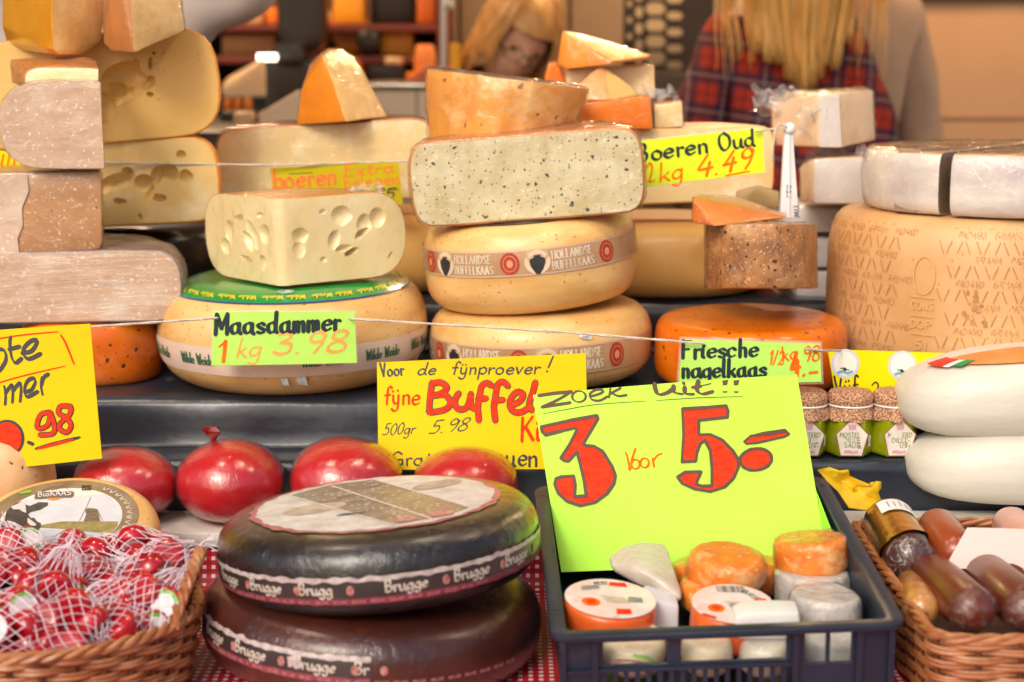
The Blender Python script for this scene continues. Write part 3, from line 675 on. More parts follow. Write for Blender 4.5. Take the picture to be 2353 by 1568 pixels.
M_green = mat('green label', lin(30, 150, 62), lin(24, 138, 54), rough=.25, scale=9, coat=.7, crough=.12, cbump=.2, cscale=14)
M_bluel = mat('blue label', lin(52, 70, 140), rough=.3)
gl = capring(ww, WW, R(52), R(90), M_green, 'top_label', inner=.02)
bl = capring(ww, WW, R(49.5), R(52), M_bluel, 'label_edge', off=.0009, n=2)
M_lilac = mat('pale label', lin(150, 190, 140), rough=.3, coat=.6)
def ringmap(W, tb, off0=.0012):
    def f(x, y, off):
        # y runs outwards down the shoulder, x runs right to left so the words read upside down from the front
        t = R(tb)-y/W[2]*.9; r, z = topmap(W, min(R(89.9), t)); an = -math.pi/2-x/r
        return Vector(((r+off+off0*.6)*math.cos(an), (r+off+off0*.6)*math.sin(an), z+off+off0))
    return f
mb = MB()
for k in range(-4, 5): write(mb, 'Wilde Weide', (k*.062-.026, 0), (k*.062+.028, 0), .011, ringmap(WW, 64), w=.2, wmin=.1, rag=1)
mb.build('lettering', mat('gold print', lin(206, 196, 60), rough=.3), gl)
mb = MB(); fill(mb, ell(0, .001, .012, .007), ringmap(WW, 74)); mb.build('emblem', mat('emblem paper', lin(200, 206, 200), lin(120, 130, 120), rough=.4, scale=160), gl)
bm_ = bandmap(*WW, .053)
bd = band(ww, bm_, -.31, .30, -.018, .018, mat('band paper', lin(236, 214, 196), lin(228, 202, 182), rough=.45, scale=20, coat=.3, crough=.2), ragged=.0012)
mb = MB(); mpk = bandmap(*WW, .048, .0012)
for x0 in (-.238, -.152, .02, .105, .19): write(mb, 'Wilde Weide', (x0, 0), (x0+.056, 0), .0135, mpk, w=.16, wmin=.06, nib=0)
mb.build('lettering', mat('green print', lin(58, 104, 78), rough=.5), bd)
# the peeled bits of the band
mb = MB()
for (x, y, s) in ((.012, -.014, .012), (.125, -.016, .010), (-.008, -.016, .009)):
    v = [mpk(x, y, .0005), mpk(x+s, y+.003, .004), mpk(x+s*1.2, y-s*.9, .007), mpk(x+s*.2, y-s*.8, .002)]; mb.add(v, [[0, 1, 2, 3]])
mb.build('torn_paper', mat('torn paper', lin(214, 224, 220), lin(150, 170, 165), rough=.4, scale=120), bd)

# --- two buffalo cheeses, stacked
BL = (.1495, .100, .055, .7); BU = (.143, .116, .05, .62)
M_bandbrown = mat('brown foil band', lin(168, 122, 84), lin(198, 160, 122), rough=.3, scale=22, stretch=(1, 1, .2), lo=.3, hi=.7, coat=.4, crough=.15)
M_bandedge = mat('band edge', lin(206, 170, 146), rough=.35)
M_silver = mat('silver print', lin(232, 218, 200), lin(206, 186, 160), rough=.3, scale=70)
M_seal = mat('red seal', lin(190, 66, 48), lin(168, 52, 40), rough=.4, scale=60)
M_buffalo = mat('buffalo print', lin(52, 50, 56), lin(30, 28, 32), rough=.5, scale=60)
M_horn = mat('horn print', lin(196, 170, 130), rough=.5)
def buffel(label, uc, v, Y, zb, W, rot, zc, hb, x_off, seed):
    w = wheelthing('round_cheese', label, uc, v, Y, zb, *W[:3], M_gouda, W[3], rot=rot, amp=.0003, seed=seed)
    mp = bandmap(*W, zc)
    b = band(w, mp, -.24, .24, -hb, hb, M_bandbrown)
    band(b, mp, -.24, .24, hb-.0022, hb, M_bandedge, 'band_edge', off=.0004, ny=1); band(b, mp, -.24, .24, -hb, -hb+.0022, M_bandedge, 'band_edge', off=.0004, ny=1)
    per = .133; A = MB(); S = MB(); D = MB(); C = MB(); Hn = MB(); Pp = MB()
    for k in (-2, -1, 0, 1):
        x0 = x_off+k*per
        write(A, 'HOLLANDSE', (x0+.018, hb*.10), (x0+.074, hb*.10), hb*.62, mp, w=.2, wmin=.07, nib=0)
        write(A, 'BUFFELKAAS', (x0+.018, -hb*.72), (x0+.076, -hb*.72), hb*.62, mp, w=.2, wmin=.07, nib=0)
        S = MB(); C = MB(); D = MB(); Pp = MB()
        fill(S, ell(x0+.098, 0, .0125, hb*.86), mp, .0006); fill(C, ell(x0+.098, 0, .0042, hb*.30), mp, .0011)
        ribbon(C, ell(x0+.098, 0, .0085, hb*.6), mp, .0009, off=.001, closed=True)
        fill(Pp, ell(x0, 0, .0165, hb*.92), mp, .0005)
        fill(D, [(x0-.006, hb*.5), (x0+.006, hb*.55), (x0+.010, hb*.1), (x0+.007, -hb*.5), (x0+.002, -hb*.95), (x0-.003, -hb*.92), (x0-.008, -hb*.4), (x0-.010, hb*.1)], mp, .0008)
        H1 = MB(); H2 = MB()
        ribbon(H1, [(x0-.005, hb*.42), (x0-.0115, hb*.30), (x0-.0125, hb*.72), (x0-.007, hb*.92)], mp, .0022, off=.0009)
        ribbon(H2, [(x0+.005, hb*.45), (x0+.0118, hb*.30), (x0+.0132, hb*.72), (x0+.008, hb*.94)], mp, .0022, off=.0009)
        Pp.build('picture_ground', mat('pale foil', lin(224, 200, 172), rough=.3), b); S.build('seal', M_seal, b); C.build('seal_mark', mat('seal pale', lin(222, 150, 110), rough=.4), b)
        D.build('buffalo_head', M_buffalo, b); H1.build('horn', M_horn, b); H2.build('horn', M_horn, b)
    A.build('lettering', M_silver, b)
    return w
bfl = buffel('lower of two stacked buffalo banded gouda wheels, a small white sticker on it', 1245, 800, 2.272, T1, BL, (R(1), R(-2), 0), .047, .0185, -.128, 2)
mb = MB(); mp = bandmap(*BL, .076, .0016)
fill(mb, [(.050, .004), (.062, .003), (.066, -.001), (.065, -.005), (.055, -.003), (.049, 0)], mp); stk = mb.build('sticker', M_whitelabel, bfl)
mb = MB(); write(mb, '104817', (.052, -.002), (.064, -.003), .003, bandmap(*BL, .076, .0022), w=.12); mb.build('lettering', M_ink, stk)
bfu = buffel('upper of the two stacked gouda wheels, its brown buffalo band whole and tilted', 1228, 610, 2.276, T1+.1035, BU, (R(2.2), R(-5.2), 0), .072, .0165, -.125, 3)
mp0 = lambda x, y, off: Vector((x, y, BU[1]+off+.0008))
mb = MB(); fill(mb, ell(0, 0, .108, .108, 48), mp0); tl = mb.build('top_label', mat('grey label', lin(176, 160, 146), lin(120, 104, 92), rough=.35, scale=40, coat=.5), bfu)
mb = MB(); fill(mb, ell(0, 0, .084, .084, 48), mp0, .0008); mb.build('label_centre', mat('white foil', lin(206, 200, 194), lin(160, 150, 140), rough=.3, scale=30), tl)
mb = MB()
for k in range(24):
    t = -math.pi*(.2+.6*k/23); c, s = math.cos(t), math.sin(t)
    ribbon(mb, [(c*.089-s*-.003, s*.089+c*-.003), (c*.103, s*.103), (c*.089-s*.003, s*.089+c*.003)], mp0, .0016, off=.0012, smooth=False)
mb.build('lettering', M_silver, tl)

# --- orange wheel far left, and nagelkaas wheel
wheelthing('round_cheese', 'orange wax wheel half hidden behind the big yellow sign on the left', 215, 820, 2.26, T1, .092, .082, .016, M_orangewax, .55, amp=.001, seed=4)
NG = (.128, .083, .026, .6)
ng = wheelthing('round_cheese', 'glossy orange wax clove wheel with black flecks behind the green card', 1724, 770, 2.24, T1+.001, *NG[:3], M_orangewax, NG[3], amp=.0012, seed=5, rot=(R(1.5), 0, 0))
# --- grana
GR = (.212, .222, .05, .55)
gr = wheelthing('round_cheese', 'huge tan hard cheese wheel with dotted letters and zigzags pressed into its rind', 2256, 690, 2.33, T1, *GR[:3], M_grana, GR[3], amp=.0005, seed=6)
gm = bandmap(*GR, 0, .0005)
mb = MB()
for row in range(7):
    y = .016+row*.0305; sft = (row % 2)*.021
    for k in range(-8, 8):
        x = k*.0455+sft
        if -.168 < x < -.112: continue
        st, W_ = layout('GRANA' if (k+row) % 2 else 'PADANO')
        for s in st:
            q = crom(s, 4); acc = 0
            for (xa, ya), (xb, yb) in zip(q, q[1:]):
                dl_ = math.hypot(xb-xa, yb-ya); acc += dl_
                if acc > 15:
                    acc = 0
                    if random.random() < .82: fill(mb, ell(x+(xb+.25*yb)*.0345/W_+random.gauss(0, .00015), y+yb*.000078, .00068, .00068, 6), gm, .00035)
    for k in range(-14, 15):
        x = k*.0235+(row % 2)*.0117
        if -.166 < x < -.108: continue
        o = (k+row) % 2
        a, b_ = (y+.0115, y+.0265) if o else (y+.0265, y+.0115)
        ribbon(mb, [(x-.0080, a), (x-.0020, b_)], gm, .0013, off=.0004, smooth=False, taper=.5); ribbon(mb, [(x+.0020, b_), (x+.0080, a)], gm, .0013, off=.0004, smooth=False, taper=.5)
mb.build('pressed_lettering', M_granapr, gr)
mb = MB()
gm2 = bandmap(*GR, 0, .0012)
ribbon(mb, ell(-.131, .150, .014, .024, 20), gm2, .0022, off=.0006, closed=True)
for yy, ww_ in ((.122, .03), (.098, .032), (.074, .03)): ribbon(mb, [(-.131-ww_/2, yy), (-.131+ww_/2, yy-.001)], gm2, .0016, off=.0006)
write(mb, 'CONS', (-.147, .106), (-.117, .106), .010, gm2, w=.2); write(mb, 'DOP', (-.147, .082), (-.119, .082), .010, gm2, w=.2); write(mb, '51', (-.140, .054), (-.124, .054), .012, gm2, w=.2)
mb.build('embossed_seal', mat('grana emboss', lin(214, 164, 104), rough=.5), gr)
mb = MB(); rn = random.Random(3)
for k in range(16):
    fill(mb, ell(-.065+rn.gauss(0, .007), .118+rn.gauss(0, .012), rn.uniform(.001, .004), rn.uniform(.001, .0035), 9), gm, .0003+k*.00002)
mb.build('stain', mat('grana stain', lin(158, 112, 66), lin(190, 140, 88), rough=.6, scale=90), gr)

# --- maasdammer block on the green wheel
hs = []
A0, A1 = R(26), R(132)
def onface(a, d, z, r): return ((d*math.cos(a), d*math.sin(a), z), r, 0)
MS = (.172, .110, .052, .82)
me = sector_me('block', *MS[:3], A0, A1, [M_goldrind, M_cutmaas], MS[3], seed=3, bev=.006, apex=.012, amp=.0002)
rn = random.Random(11)
def hole(a, n_, d, z, rx, rz, dep, roll=0):
    # rx along the cut face, rz up, dep how deep the ellipsoid reaches
    c = Vector((d*math.cos(a), d*math.sin(a), z))
    M_ = Matrix.Rotation(a, 4, 'Z') @ Matrix.Rotation(roll, 4, 'Y')
    hs.append((c+n_*dep*.35, (rx, dep, rz), roll, a))
nR = Vector((math.sin(A0), -math.cos(A0), 0)); nL = Vector((-math.sin(A1), math.cos(A1), 0))
for d, z, rx, rz, dep, ro in ((.085, .083, .0145, .0145, .007, 0), (.115, .071, .011, .014, .007, 0), (.133, .077, .0125, .013, .008, 0), (.028, .062, .012, .012, .006, 0), (.026, .046, .010, .013, .006, 0), (.074, .053, .009, .014, .008, .3), (.086, .042, .013, .005, .012, -.2),
        (.112, .059, .013, .005, .022, -.55), (.096, .036, .011, .0045, .02, -.4), (.150, .026, .002, .007, .006, .5), (.060, .090, .006, .004, .006, 0), (.058, .030, .005, .004, .005, 0)):
    hole(A0, nR, d, z, rx, rz, dep, ro)
for d, z, rx, rz, dep, ro in ((.090, .080, .012, .0045, .018, .2), (.058, .060, .011, .022, .008, .6), (.070, .052, .008, .018, .010, .7), (.112, .058, .011, .020, .006, .1), (.124, .040, .012, .012, .006, 0), (.078, .028, .015, .005, .016, -.1), (.038, .027, .008, .012, .016, .3), (.030, .064, .012, .014, .006, .2), (.040, .088, .008, .005, .008, .3)):
    hole(A1, nL, d, z, rx, rz, dep, ro)
me = boolean(me, holes_me(hs, [M_goldrind, M_cutmaas]))
pb = P(646, 645, 2.135)
blk = piece('cheese_block', 'pale cheese chunk full of holes resting on the green labelled wheel', me, (pb.x, pb.y, T1+.1385), (R(1.5), R(-1.5), 0), angle=13)
wrap(blk, .0006, .0022, 22, seed=3, white=.3)
film_tuft(blk, P(835, 444, 2.21), .042, 3, .5)
# --- truffle half wheel on the buffalo wheels
TR = (.150, .110, .04, .6)
pt = P(1218, 500, 2.17)
me = sector_me('half', *TR[:3], R(0), R(180), [M_edge, M_truffle], TR[3], seed=5, bev=.003)
trf = piece('half_cheese', 'half wheel of cream cheese peppered with black truffle, wrapped in clear film', me, (pt.x, pt.y, pt.z-.004), (R(3), R(-4.6), R(-5)))
wrap(trf, .001, .0045, 26, seed=5)
# --- brown rinded half on top of it
def arc(u0, u1, vf, Yc, bul, n=7):
    out = []
    for i in range(n):
        t = i/(n-1); out.append(P(u0+(u1-u0)*t, vf(t), Yc-bul*(1-(2*t-1)**2)))
    return out
pts = arc(981, 1355, lambda t: 157+(203-157)*t, 2.27, .075) + arc(986, 1302, lambda t: 331+(309-331)*t+8*math.sin(math.pi*t), 2.27, .075)
pts += arc(978, 1340, lambda t: 200+40*t, 2.27, .078)
pts += [P(1040, 170, 2.43), P(1330, 207, 2.43), P(1040, 318, 2.43), P(1310, 290, 2.43)]
me = hull_me('big', pts, [M_rusty, M_cut], lambda n, c: 1 if n.z > .75 else 0, bev=.004)
mtop = mat('dry top', lin(150, 110, 70), lin(120, 84, 50), rough=.5, scale=12)
me.materials[1] = mtop
br_ = piece('cheese_piece', 'thick brown rinded cheese piece stacked on top of the truffle cheese', me, P(1160, 330, 2.3), (0, 0, 0), ['rind', 'cut_face'], local=False)
wrap(br_, .001, .005, 34, seed=7, white=.7)

# ================================================================ the left stack
def half(name, label, uR, v0, v1, Yf, Rr, H, a, e, mats, rot=(0, 0, 0), a0=0, a1=180, holes=None, group=None, seed=0, anchor=None, bev=.0025):
    """cut face towards the picture, right end of the face at uR, bottom of the face at v1"""
    x = P(uR, (v0+v1)/2, Yf).x - Rr; z = P(uR, v1, Yf).z
    me = sector_me('half', Rr, H, a, R(a0), R(a1), mats, e, seed=seed, bev=bev)
    if holes: me = boolean(me, holes_me(holes, mats))
    return piece(name, label, me, (x, Yf, z), rot, TWO, group, angle=13 if holes else 50)
lg_ = half('half_cheese', 'long greyish brown half wheel in striped film, lowest of the left stack', 424, 575, 745, 2.19, .225, .094, .042, .72, [M_greyrind, M_grey], (R(1), R(-1.2), R(-2)), seed=1)
wrap(lg_, .001, .004, 34, (.22, 1, 2.2), 'clear streaked', 2, .6, 60)
pts = slab_pts([(-120, 400), (233, 392), (236, 560), (228, 576), (-120, 594)], 2.19, .15, dx=-.042)
me = hull_me('b', pts, [M_tanc, M_tanc], None, bev=.006, seed=2)
tb = thing('cheese_block', 'rough tan cheese block in film with a pale patch, under the grey rounded one', 'cheese', P(60, 590, 2.2))
link('rough_body', me, tb, True)
q = MB(); mf = lambda u, v, o: P(u, v, 2.1885-o)
fill(q, [(-110, 404), (62, 402), (66, 440), (50, 478), (52, 520), (40, 548), (44, 584), (-110, 590)], mf, .0004)
q.build('pale_patch', mat('pale patch', lin(214, 190, 172), lin(196, 164, 140), rough=.4, scale=20, coat=.7, crough=.1, cbump=.6, cscale=40, specks=((lin(240, 226, 210), 70, .26, .4),)), tb, True)
wrap(tb, .001, .003, 30, seed=9)
me = sector_me('q', .131, .109, .056, R(112), R(180), [M_greyrind, M_grey], .86, seed=7)
pq = P(240, 388, 2.17)
gq_ = piece('cheese_piece', 'greyish quarter wheel with a dark rounded rind and knife marks, middle of the left stack', me, (pq.x, pq.y, pq.z), (R(1), R(-.5), R(-1)))
wrap(gq_, .001, .0035, 30, (.5, 1, 1.2), seed=11)
pts = [P(57, 200, 2.20), P(57, 176, 2.20), P(64, 164, 2.20), P(85, 156, 2.20), P(120, 152, 2.20), P(226, 158, 2.19), P(226, 198, 2.19), P(24, 138, 2.30), P(30, 192, 2.26), P(24, 150, 2.27), P(190, 129, 2.34), P(222, 140, 2.28), P(200, 186, 2.34), P(40, 186, 2.34)]
me = hull_me('s', pts, [mat('pink rind', lin(232, 158, 92), lin(222, 136, 70), rough=.4, **FILM), M_cutmaas], lambda n, c: 1 if n.y < -.75 and n.z < .4 and n.x > -.45 else 0, bev=.003)
wrap(piece('cheese_slice', 'thin cream slice with an orange rind lying on the grey quarter wheel', me, P(140, 200, 2.25), local=False), .0005, .002, 34, seed=53, white=.4)
# big holed halves behind
mh = [M_goldrind, M_cutwarm]
cen = .16
def fh(x, z, r, sx=1, sz=1, dp=.5): return ((x, -r*dp*.6, z), (r*sx, r, r*sz), random.uniform(-.4, .4))
hsU = [((.040, .004, .092), (.030, .024, .018), -.3), ((.058, .004, .086), (.020, .018, .014), .5), ((.030, .002, .074), (.018, .03, .013), .4), ((.075, .004, .078), (.014, .014, .008), -.6), ((.050, .001, .066), (.030, .014, .009), -.45), ((.082, .002, .104), (.004, .006, .010), .3), ((.064, .003, .108), (.006, .006, .004), .7), ((.076, .003, .062), (.006, .006, .004), .5), ((.09, .002, .118), (.003, .004, .003), 0), ((.012, .002, .05), (.016, .012, .022), .2)]
for k in range(26): hsU.append(fh(.10+random.gauss(0, .018), .085+random.gauss(0, .018), random.uniform(.0009, .0021)))
half('half_cheese', 'large holed half wheel with an orange rim and a big torn hole, left stack', 516, 92, 332, 2.40, .175, .152, .07, .72, mh, (R(2), R(-5), R(2)), holes=hsU, seed=2, bev=.010)
hsL = [((.123, .001, .098), (.0075, .010, .006), .0), ((.030, .002, .064), (.024, .018, .012), -.2), ((.006, .002, .058), (.014, .016, .012), .3), ((.066, .002, .060), (.014, .016, .014), .4), ((.086, .001, .070), (.009, .018, .015), .5), ((.104, .001, .074), (.012, .02, .014), -.5), ((.127, .002, .066), (.011, .012, .010), .2), ((.086, .001, .038), (.0105, .012, .006), 0), ((.030, .002, .036), (.010, .010, .006), .3), ((.057, .001, .014), (.003, .006, .005), 0), ((.074, .001, .046), (.006, .014, .012), .4), ((.046, .001, .076), (.010, .014, .008), .6)]
half('half_cheese', 'flatter half wheel with dark eyes in its cut face, under the big holed half', 513, 322, 524, 2.41, .175, .122, .05, .7, [M_goldrind, M_cut], (R(1), R(-3), R(-1)), holes=hsL, seed=3, bev=.007)
wheelthing('round_cheese', 'black wax wheel in shiny film behind the left stack', 330, 590, 2.66, T2, .155, .098, .04, M_black, .6, seed=8)
# amber half and crumbly wedge on top
pts = []
for i in range(9):
    t = i/8; u = 4+112*math.sin(t*math.pi/2); Y = 2.27+.13*(1-t)**1.6
    pts += [P(u+2, -70, Y), P(u, 0, Y), P(u+2, 60, Y), P(u+8+6*(1-t), 100+14*t, Y), P(u+22+4*(1-t), 114+14*t, Y+.02)]
pts += [P(118, -70, 2.27), P(121, 60, 2.27), P(135, 126, 2.28), P(186, 127, 2.33), P(232, 94, 2.36), P(238, 20, 2.36), P(232, -70, 2.36), P(60, 110, 2.5), P(200, 100, 2.5), P(210, -70, 2.5), P(14, -70, 2.48), P(14, 90, 2.48)]
me = hull_me('a', pts, [M_amber, M_crumb], lambda n, c: 1 if n.x > .12 and n.y < 0 and abs(n.z) < .75 else 0, bev=.0022, angle=55)
piece('cheese_piece', 'tall amber rinded half with a crumbly pale cut face, top left corner', me, P(120, 128, 2.35), local=False)
pts = [P(236, -60, 2.33), P(238, 100, 2.33), P(258, 118, 2.31), P(308, 122, 2.27), P(300, 0, 2.27), P(270, -60, 2.27), P(425, 70, 2.33), P(417, 12, 2.34), P(400, -60, 2.34), P(330, 84, 2.29), P(400, 76, 2.47), P(250, 100, 2.47), P(250, -60, 2.47), P(400, -60, 2.47)]
me = hull_me('a', pts, [M_edge, M_crumb], lambda n, c: 1 if n.x > .0 and n.y < 0 and abs(n.z) < .8 else 0, bev=.002)
wrap(piece('cheese_wedge', 'crumbly pale wedge with a brown film wrapped rind beside the amber half', me, P(310, 122, 2.33), local=False), .0006, .003, 34, seed=52, white=.5)

# ================================================================ upper tier
wheelthing('round_cheese', 'pale yellow wheel seen between the holed chunk and the buffalo wheels', 880, 570, 2.63, T2, .165, .115, .06, M_pale, .75, seed=9)
wheelthing('round_cheese', 'pale yellow wheel under the half cheese that has the tilted lime yellow card', 1520, 565, 2.60, T2, .172, .108, .055, M_pale, .72, seed=10)
wh_ = half('half_cheese', 'wide pale half wheel behind the olive card, wrapped in film', 1012, 285, 468, 2.52, .164, .118, .045, .6, [M_edge, M_cutbeige], (R(1.5), R(-3.2), R(-3)), seed=6)
wrap(wh_, .001, .004, 26, (.4, 1, 1.4), seed=13)
hb_ = half('half_cheese', 'pale half wheel behind the lime coloured card, supporting the small orange pieces', 1785, 300, 468, 2.47, .155, .108, .03, .55, [mat('light orange rind', lin(238, 190, 130), lin(230, 172, 108), rough=.4, **FILM), M_cutbeige], (R(1.5), R(-1.5), R(4)), seed=7)
pts = [P(682, 288, 2.52), P(692, 208, 2.52), P(712, 150, 2.53), P(737, 122, 2.54), P(755, 112, 2.55), P(776, 112, 2.56), P(740, 128, 2.50), P(772, 208, 2.47), P(797, 280, 2.45), P(890, 269, 2.55), P(868, 225, 2.56), P(838, 168, 2.57), P(808, 128, 2.58), P(790, 116, 2.58), P(700, 280, 2.65), P(760, 150, 2.65), P(850, 265, 2.66)]
me = hull_me('w', pts, [M_amberfilm, mat('cut honey', lin(240, 204, 130), lin(234, 192, 112), rough=.4, scale=9, sss=.15, **FILM)], lambda n, c: 1 if n.x > .1 and n.y < 0 else 0, bev=.002)
wrap(piece('cheese_wedge', 'upright wedge with a dark orange rind on top of the wide pale half', me, P(790, 285, 2.56), local=False), .0006, .003, 34, seed=51, white=.4)
# right hand cluster
CW = mat('cut honey', None)
def wedge(label, pts, mats, pick, base, name='cheese_piece', tuft=None):
    me = hull_me('w', pts, mats, pick, bev=.0022)
    r = piece(name, label, me, base, local=False); wrap(r, .0006, .003, 34, seed=len(label), white=.4)
    if tuft: film_tuft(r, *tuft)
    return r
wedge('orange rind wedge topmost of the small pieces right of the brown piece', [P(1292, 72, 2.50), P(1280, 148, 2.50), P(1300, 160, 2.49), P(1400, 148, 2.46), P(1412, 140, 2.46), P(1492, 136, 2.50), P(1494, 128, 2.50), P(1400, 96, 2.58), P(1300, 70, 2.52), P(1310, 150, 2.62), P(1480, 132, 2.60)],
      [M_amberfilm, CW], lambda n, c: 1 if n.z > .25 and n.x > .0 else 0, P(1390, 150, 2.5), 'cheese_wedge')
wedge('pale slab piece with an orange upper edge below the topmost wedge', slab_pts([(1300, 160), (1504, 150), (1506, 226), (1300, 240)], 2.52, .09), [M_orange, M_cutbeige], lambda n, c: 1 if n.y < -.6 else 0, P(1400, 235, 2.55))
wedge('small wedge with a pinkish rind leaning in front of the pale slab piece', [P(1300, 232, 2.46), P(1310, 212, 2.46), P(1360, 168, 2.47), P(1380, 152, 2.48), P(1392, 156, 2.48), P(1440, 190, 2.48), P(1470, 220, 2.48), P(1400, 232, 2.44), P(1470, 226, 2.49), P(1380, 226, 2.51)],
      [mat('pinkish rind', lin(236, 170, 112), lin(228, 152, 88), rough=.4, **FILM), CW], lambda n, c: 1 if n.x > .25 and n.y < .2 else 0, P(1390, 232, 2.47), 'cheese_wedge')
wedge('bright orange block lowest of the small pieces, its right end cut pale', slab_pts([(1320, 240), (1494, 220), (1500, 297), (1318, 300)], 2.44, .10), [M_orange, M_cutbeige], lambda n, c: 1 if n.x > .6 else 0, P(1410, 300, 2.48), 'cheese_block')
wedge('small pale end piece wrapped in film at the right of the orange block', slab_pts([(1503, 240), (1568, 234), (1570, 292), (1504, 296)], 2.47, .07), [M_orange, M_cutbeige], lambda n, c: 1 if n.y < -.4 else 0, P(1535, 296, 2.5), tuft=(P(1520, 222, 2.5), .045, 5))
wedge('small orange rind piece peeking out behind the brown piece', slab_pts([(1252, 180), (1262, 146), (1282, 142), (1300, 200), (1260, 220)], 2.60, .05), [M_orange, CW], lambda n, c: 0, P(1270, 215, 2.62))
# clove block, wedge and neighbours on the nagelkaas wheel
pts = [P(u, v, Y) for (u, Y) in ((1620, 2.22), (1660, 2.17), (1720, 2.145), (1790, 2.145), (1845, 2.17), (1876, 2.23)) for v in (514, 664)] + [P(1632, 514, 2.33), P(1865, 514, 2.33), P(1632, 660, 2.33), P(1865, 660, 2.33)]
cb = hull_me('c', pts, [M_clove], None, bev=.005)
cbk = thing('cheese_block', 'brown cheese block dotted with cloves, standing on the orange wax wheel', 'cheese', P(1748, 664, 2.2))
link('rough_body', cb, cbk, True); wrap(cbk, .0008, .003, 34, seed=15, white=.4)
wedge('dark orange wedge with a sharp tip lying on the clove block', [P(1590, 512, 2.18), P(1592, 454, 2.19), P(1610, 450, 2.22), P(1640, 520, 2.16), P(1804, 500, 2.20), P(1808, 494, 2.21), P(1700, 455, 2.32), P(1640, 452, 2.30), P(1620, 505, 2.28), P(1790, 500, 2.24)],
      [mat('clove rind', lin(206, 110, 22), lin(184, 86, 14), rough=.4, spec=.3, coat=.1, crough=.1, cbump=.4), mat('clove cut', lin(222, 140, 56), lin(204, 116, 40), rough=.4, scale=14, coat=.4, crough=.1, cbump=.4)], lambda n, c: 1 if n.z > .6 else 0, P(1690, 512, 2.22), 'cheese_wedge')
# pieces around the white peg
wedge('small pale wedge with an orange rim behind the dark orange wedge', [P(1690, 468, 2.38), P(1694, 440, 2.38), P(1740, 428, 2.38), P(1790, 440, 2.40), P(1790, 478, 2.40), P(1700, 478, 2.38), P(1700, 450, 2.46), P(1780, 450, 2.46)], [M_orange, M_cutbeige], lambda n, c: 1 if n.y < -.3 and n.x > -.2 else 0, P(1740, 478, 2.4), 'cheese_wedge')

# ================================================================ right side
# white stack behind (trays of white cheese blocks) and the two wrapped blocks on it
for i, (v0, v1, u0, u1, nm) in enumerate(((476, 536, 1800, 1990, 'uppermost'), (548, 616, 1830, 1990, 'middle'), (624, 690, 1830, 1990, 'lowest'))):
    me = hull_me('t', slab_pts([(u0, v0), (u1, v0), (u1, v1), (u0, v1)], 2.50, .16), [mat('white tub', lin(226, 224, 226), rough=.35, coat=.4)], None, bev=.006)
    one('cheese_tub', me, 'white tub of cheese behind the clove block, %s of three' % nm, 'tub', P(1890, v1, 2.58), group='white tubs stacked by the tan hard wheel')
for v0, v1 in ((536, 548), (616, 624)):
    me = hull_me('s', slab_pts([(1805, v0+.5), (1990, v0+.5), (1990, v1-.5), (1805, v1-.5)], 2.52, .13), [mat('wood strip', lin(150, 96, 56), rough=.6)], None, bev=.001)
    one('wooden_board', me, 'thin brown board between the white tubs, %s one' % ('upper' if v0 < 600 else 'lower'), 'board', P(1890, v1, 2.58))
me = hull_me('b', [P(1838, 386, 2.44), P(1840, 464, 2.44), P(1870, 366, 2.40), P(1870, 468, 2.40), P(2010, 360, 2.40), P(2012, 468, 2.40), P(1850, 368, 2.56), P(2010, 350, 2.56), P(1850, 460, 2.56), P(2010, 460, 2.56)], [M_blockbeige, mat('white label paper', lin(208, 200, 196), lin(190, 182, 180), rough=.5, scale=14)], lambda n, c: 1 if n.y < -.9 else 0, bev=.003)
bx = piece('cheese_block', 'white papered cheese block under the film wrapped beige block', me, P(1920, 468, 2.45), names=['wrapped_body', 'paper_label'], local=False)
wrap(bx, .0008, .0035, 34, seed=17)
film_tuft(bx, P(1905, 354, 2.48), .06, 8, .3); film_tuft(bx, P(1990, 352, 2.46), .04, 9, .3)
me = hull_me('b', [P(1772, 240, 2.50), P(1775, 335, 2.50), P(1880, 338, 2.42), P(1880, 216, 2.42), P(2012, 322, 2.47), P(2006, 208, 2.47), P(1990, 200, 2.56), P(1800, 214, 2.60), P(1990, 320, 2.58), P(1800, 330, 2.60), P(1930, 340, 2.42), P(1925, 214, 2.42)], [M_blockbeige], None, bev=.004)
bb = thing('cheese_block', 'beige cheese block in clear film with a white paper band, topmost of its pile', 'cheese', P(1900, 338, 2.47))
link('wrapped_body', me, bb, True)
sp_ = hull_me('p', [P(1882, 224, 2.417), P(1928, 221, 2.4170), P(1934, 338, 2.417), P(1884, 338, 2.4172), P(1882, 224, 2.4195), P(1928, 221, 2.4195), P(1934, 338, 2.4195), P(1884, 338, 2.4195)], [mat('white label paper', None)], None, bev=0, amp=0)
link('paper_band', sp_, bb, True)
wrap(bb, .0008, .004, 34, seed=19)
film_tuft(bb, P(1772, 236, 2.49), .05, 12, .9); film_tuft(bb, P(1800, 222, 2.50), .045, 14, .5); film_tuft(bb, P(1868, 275, 2.425), .035, 16, 1.2)
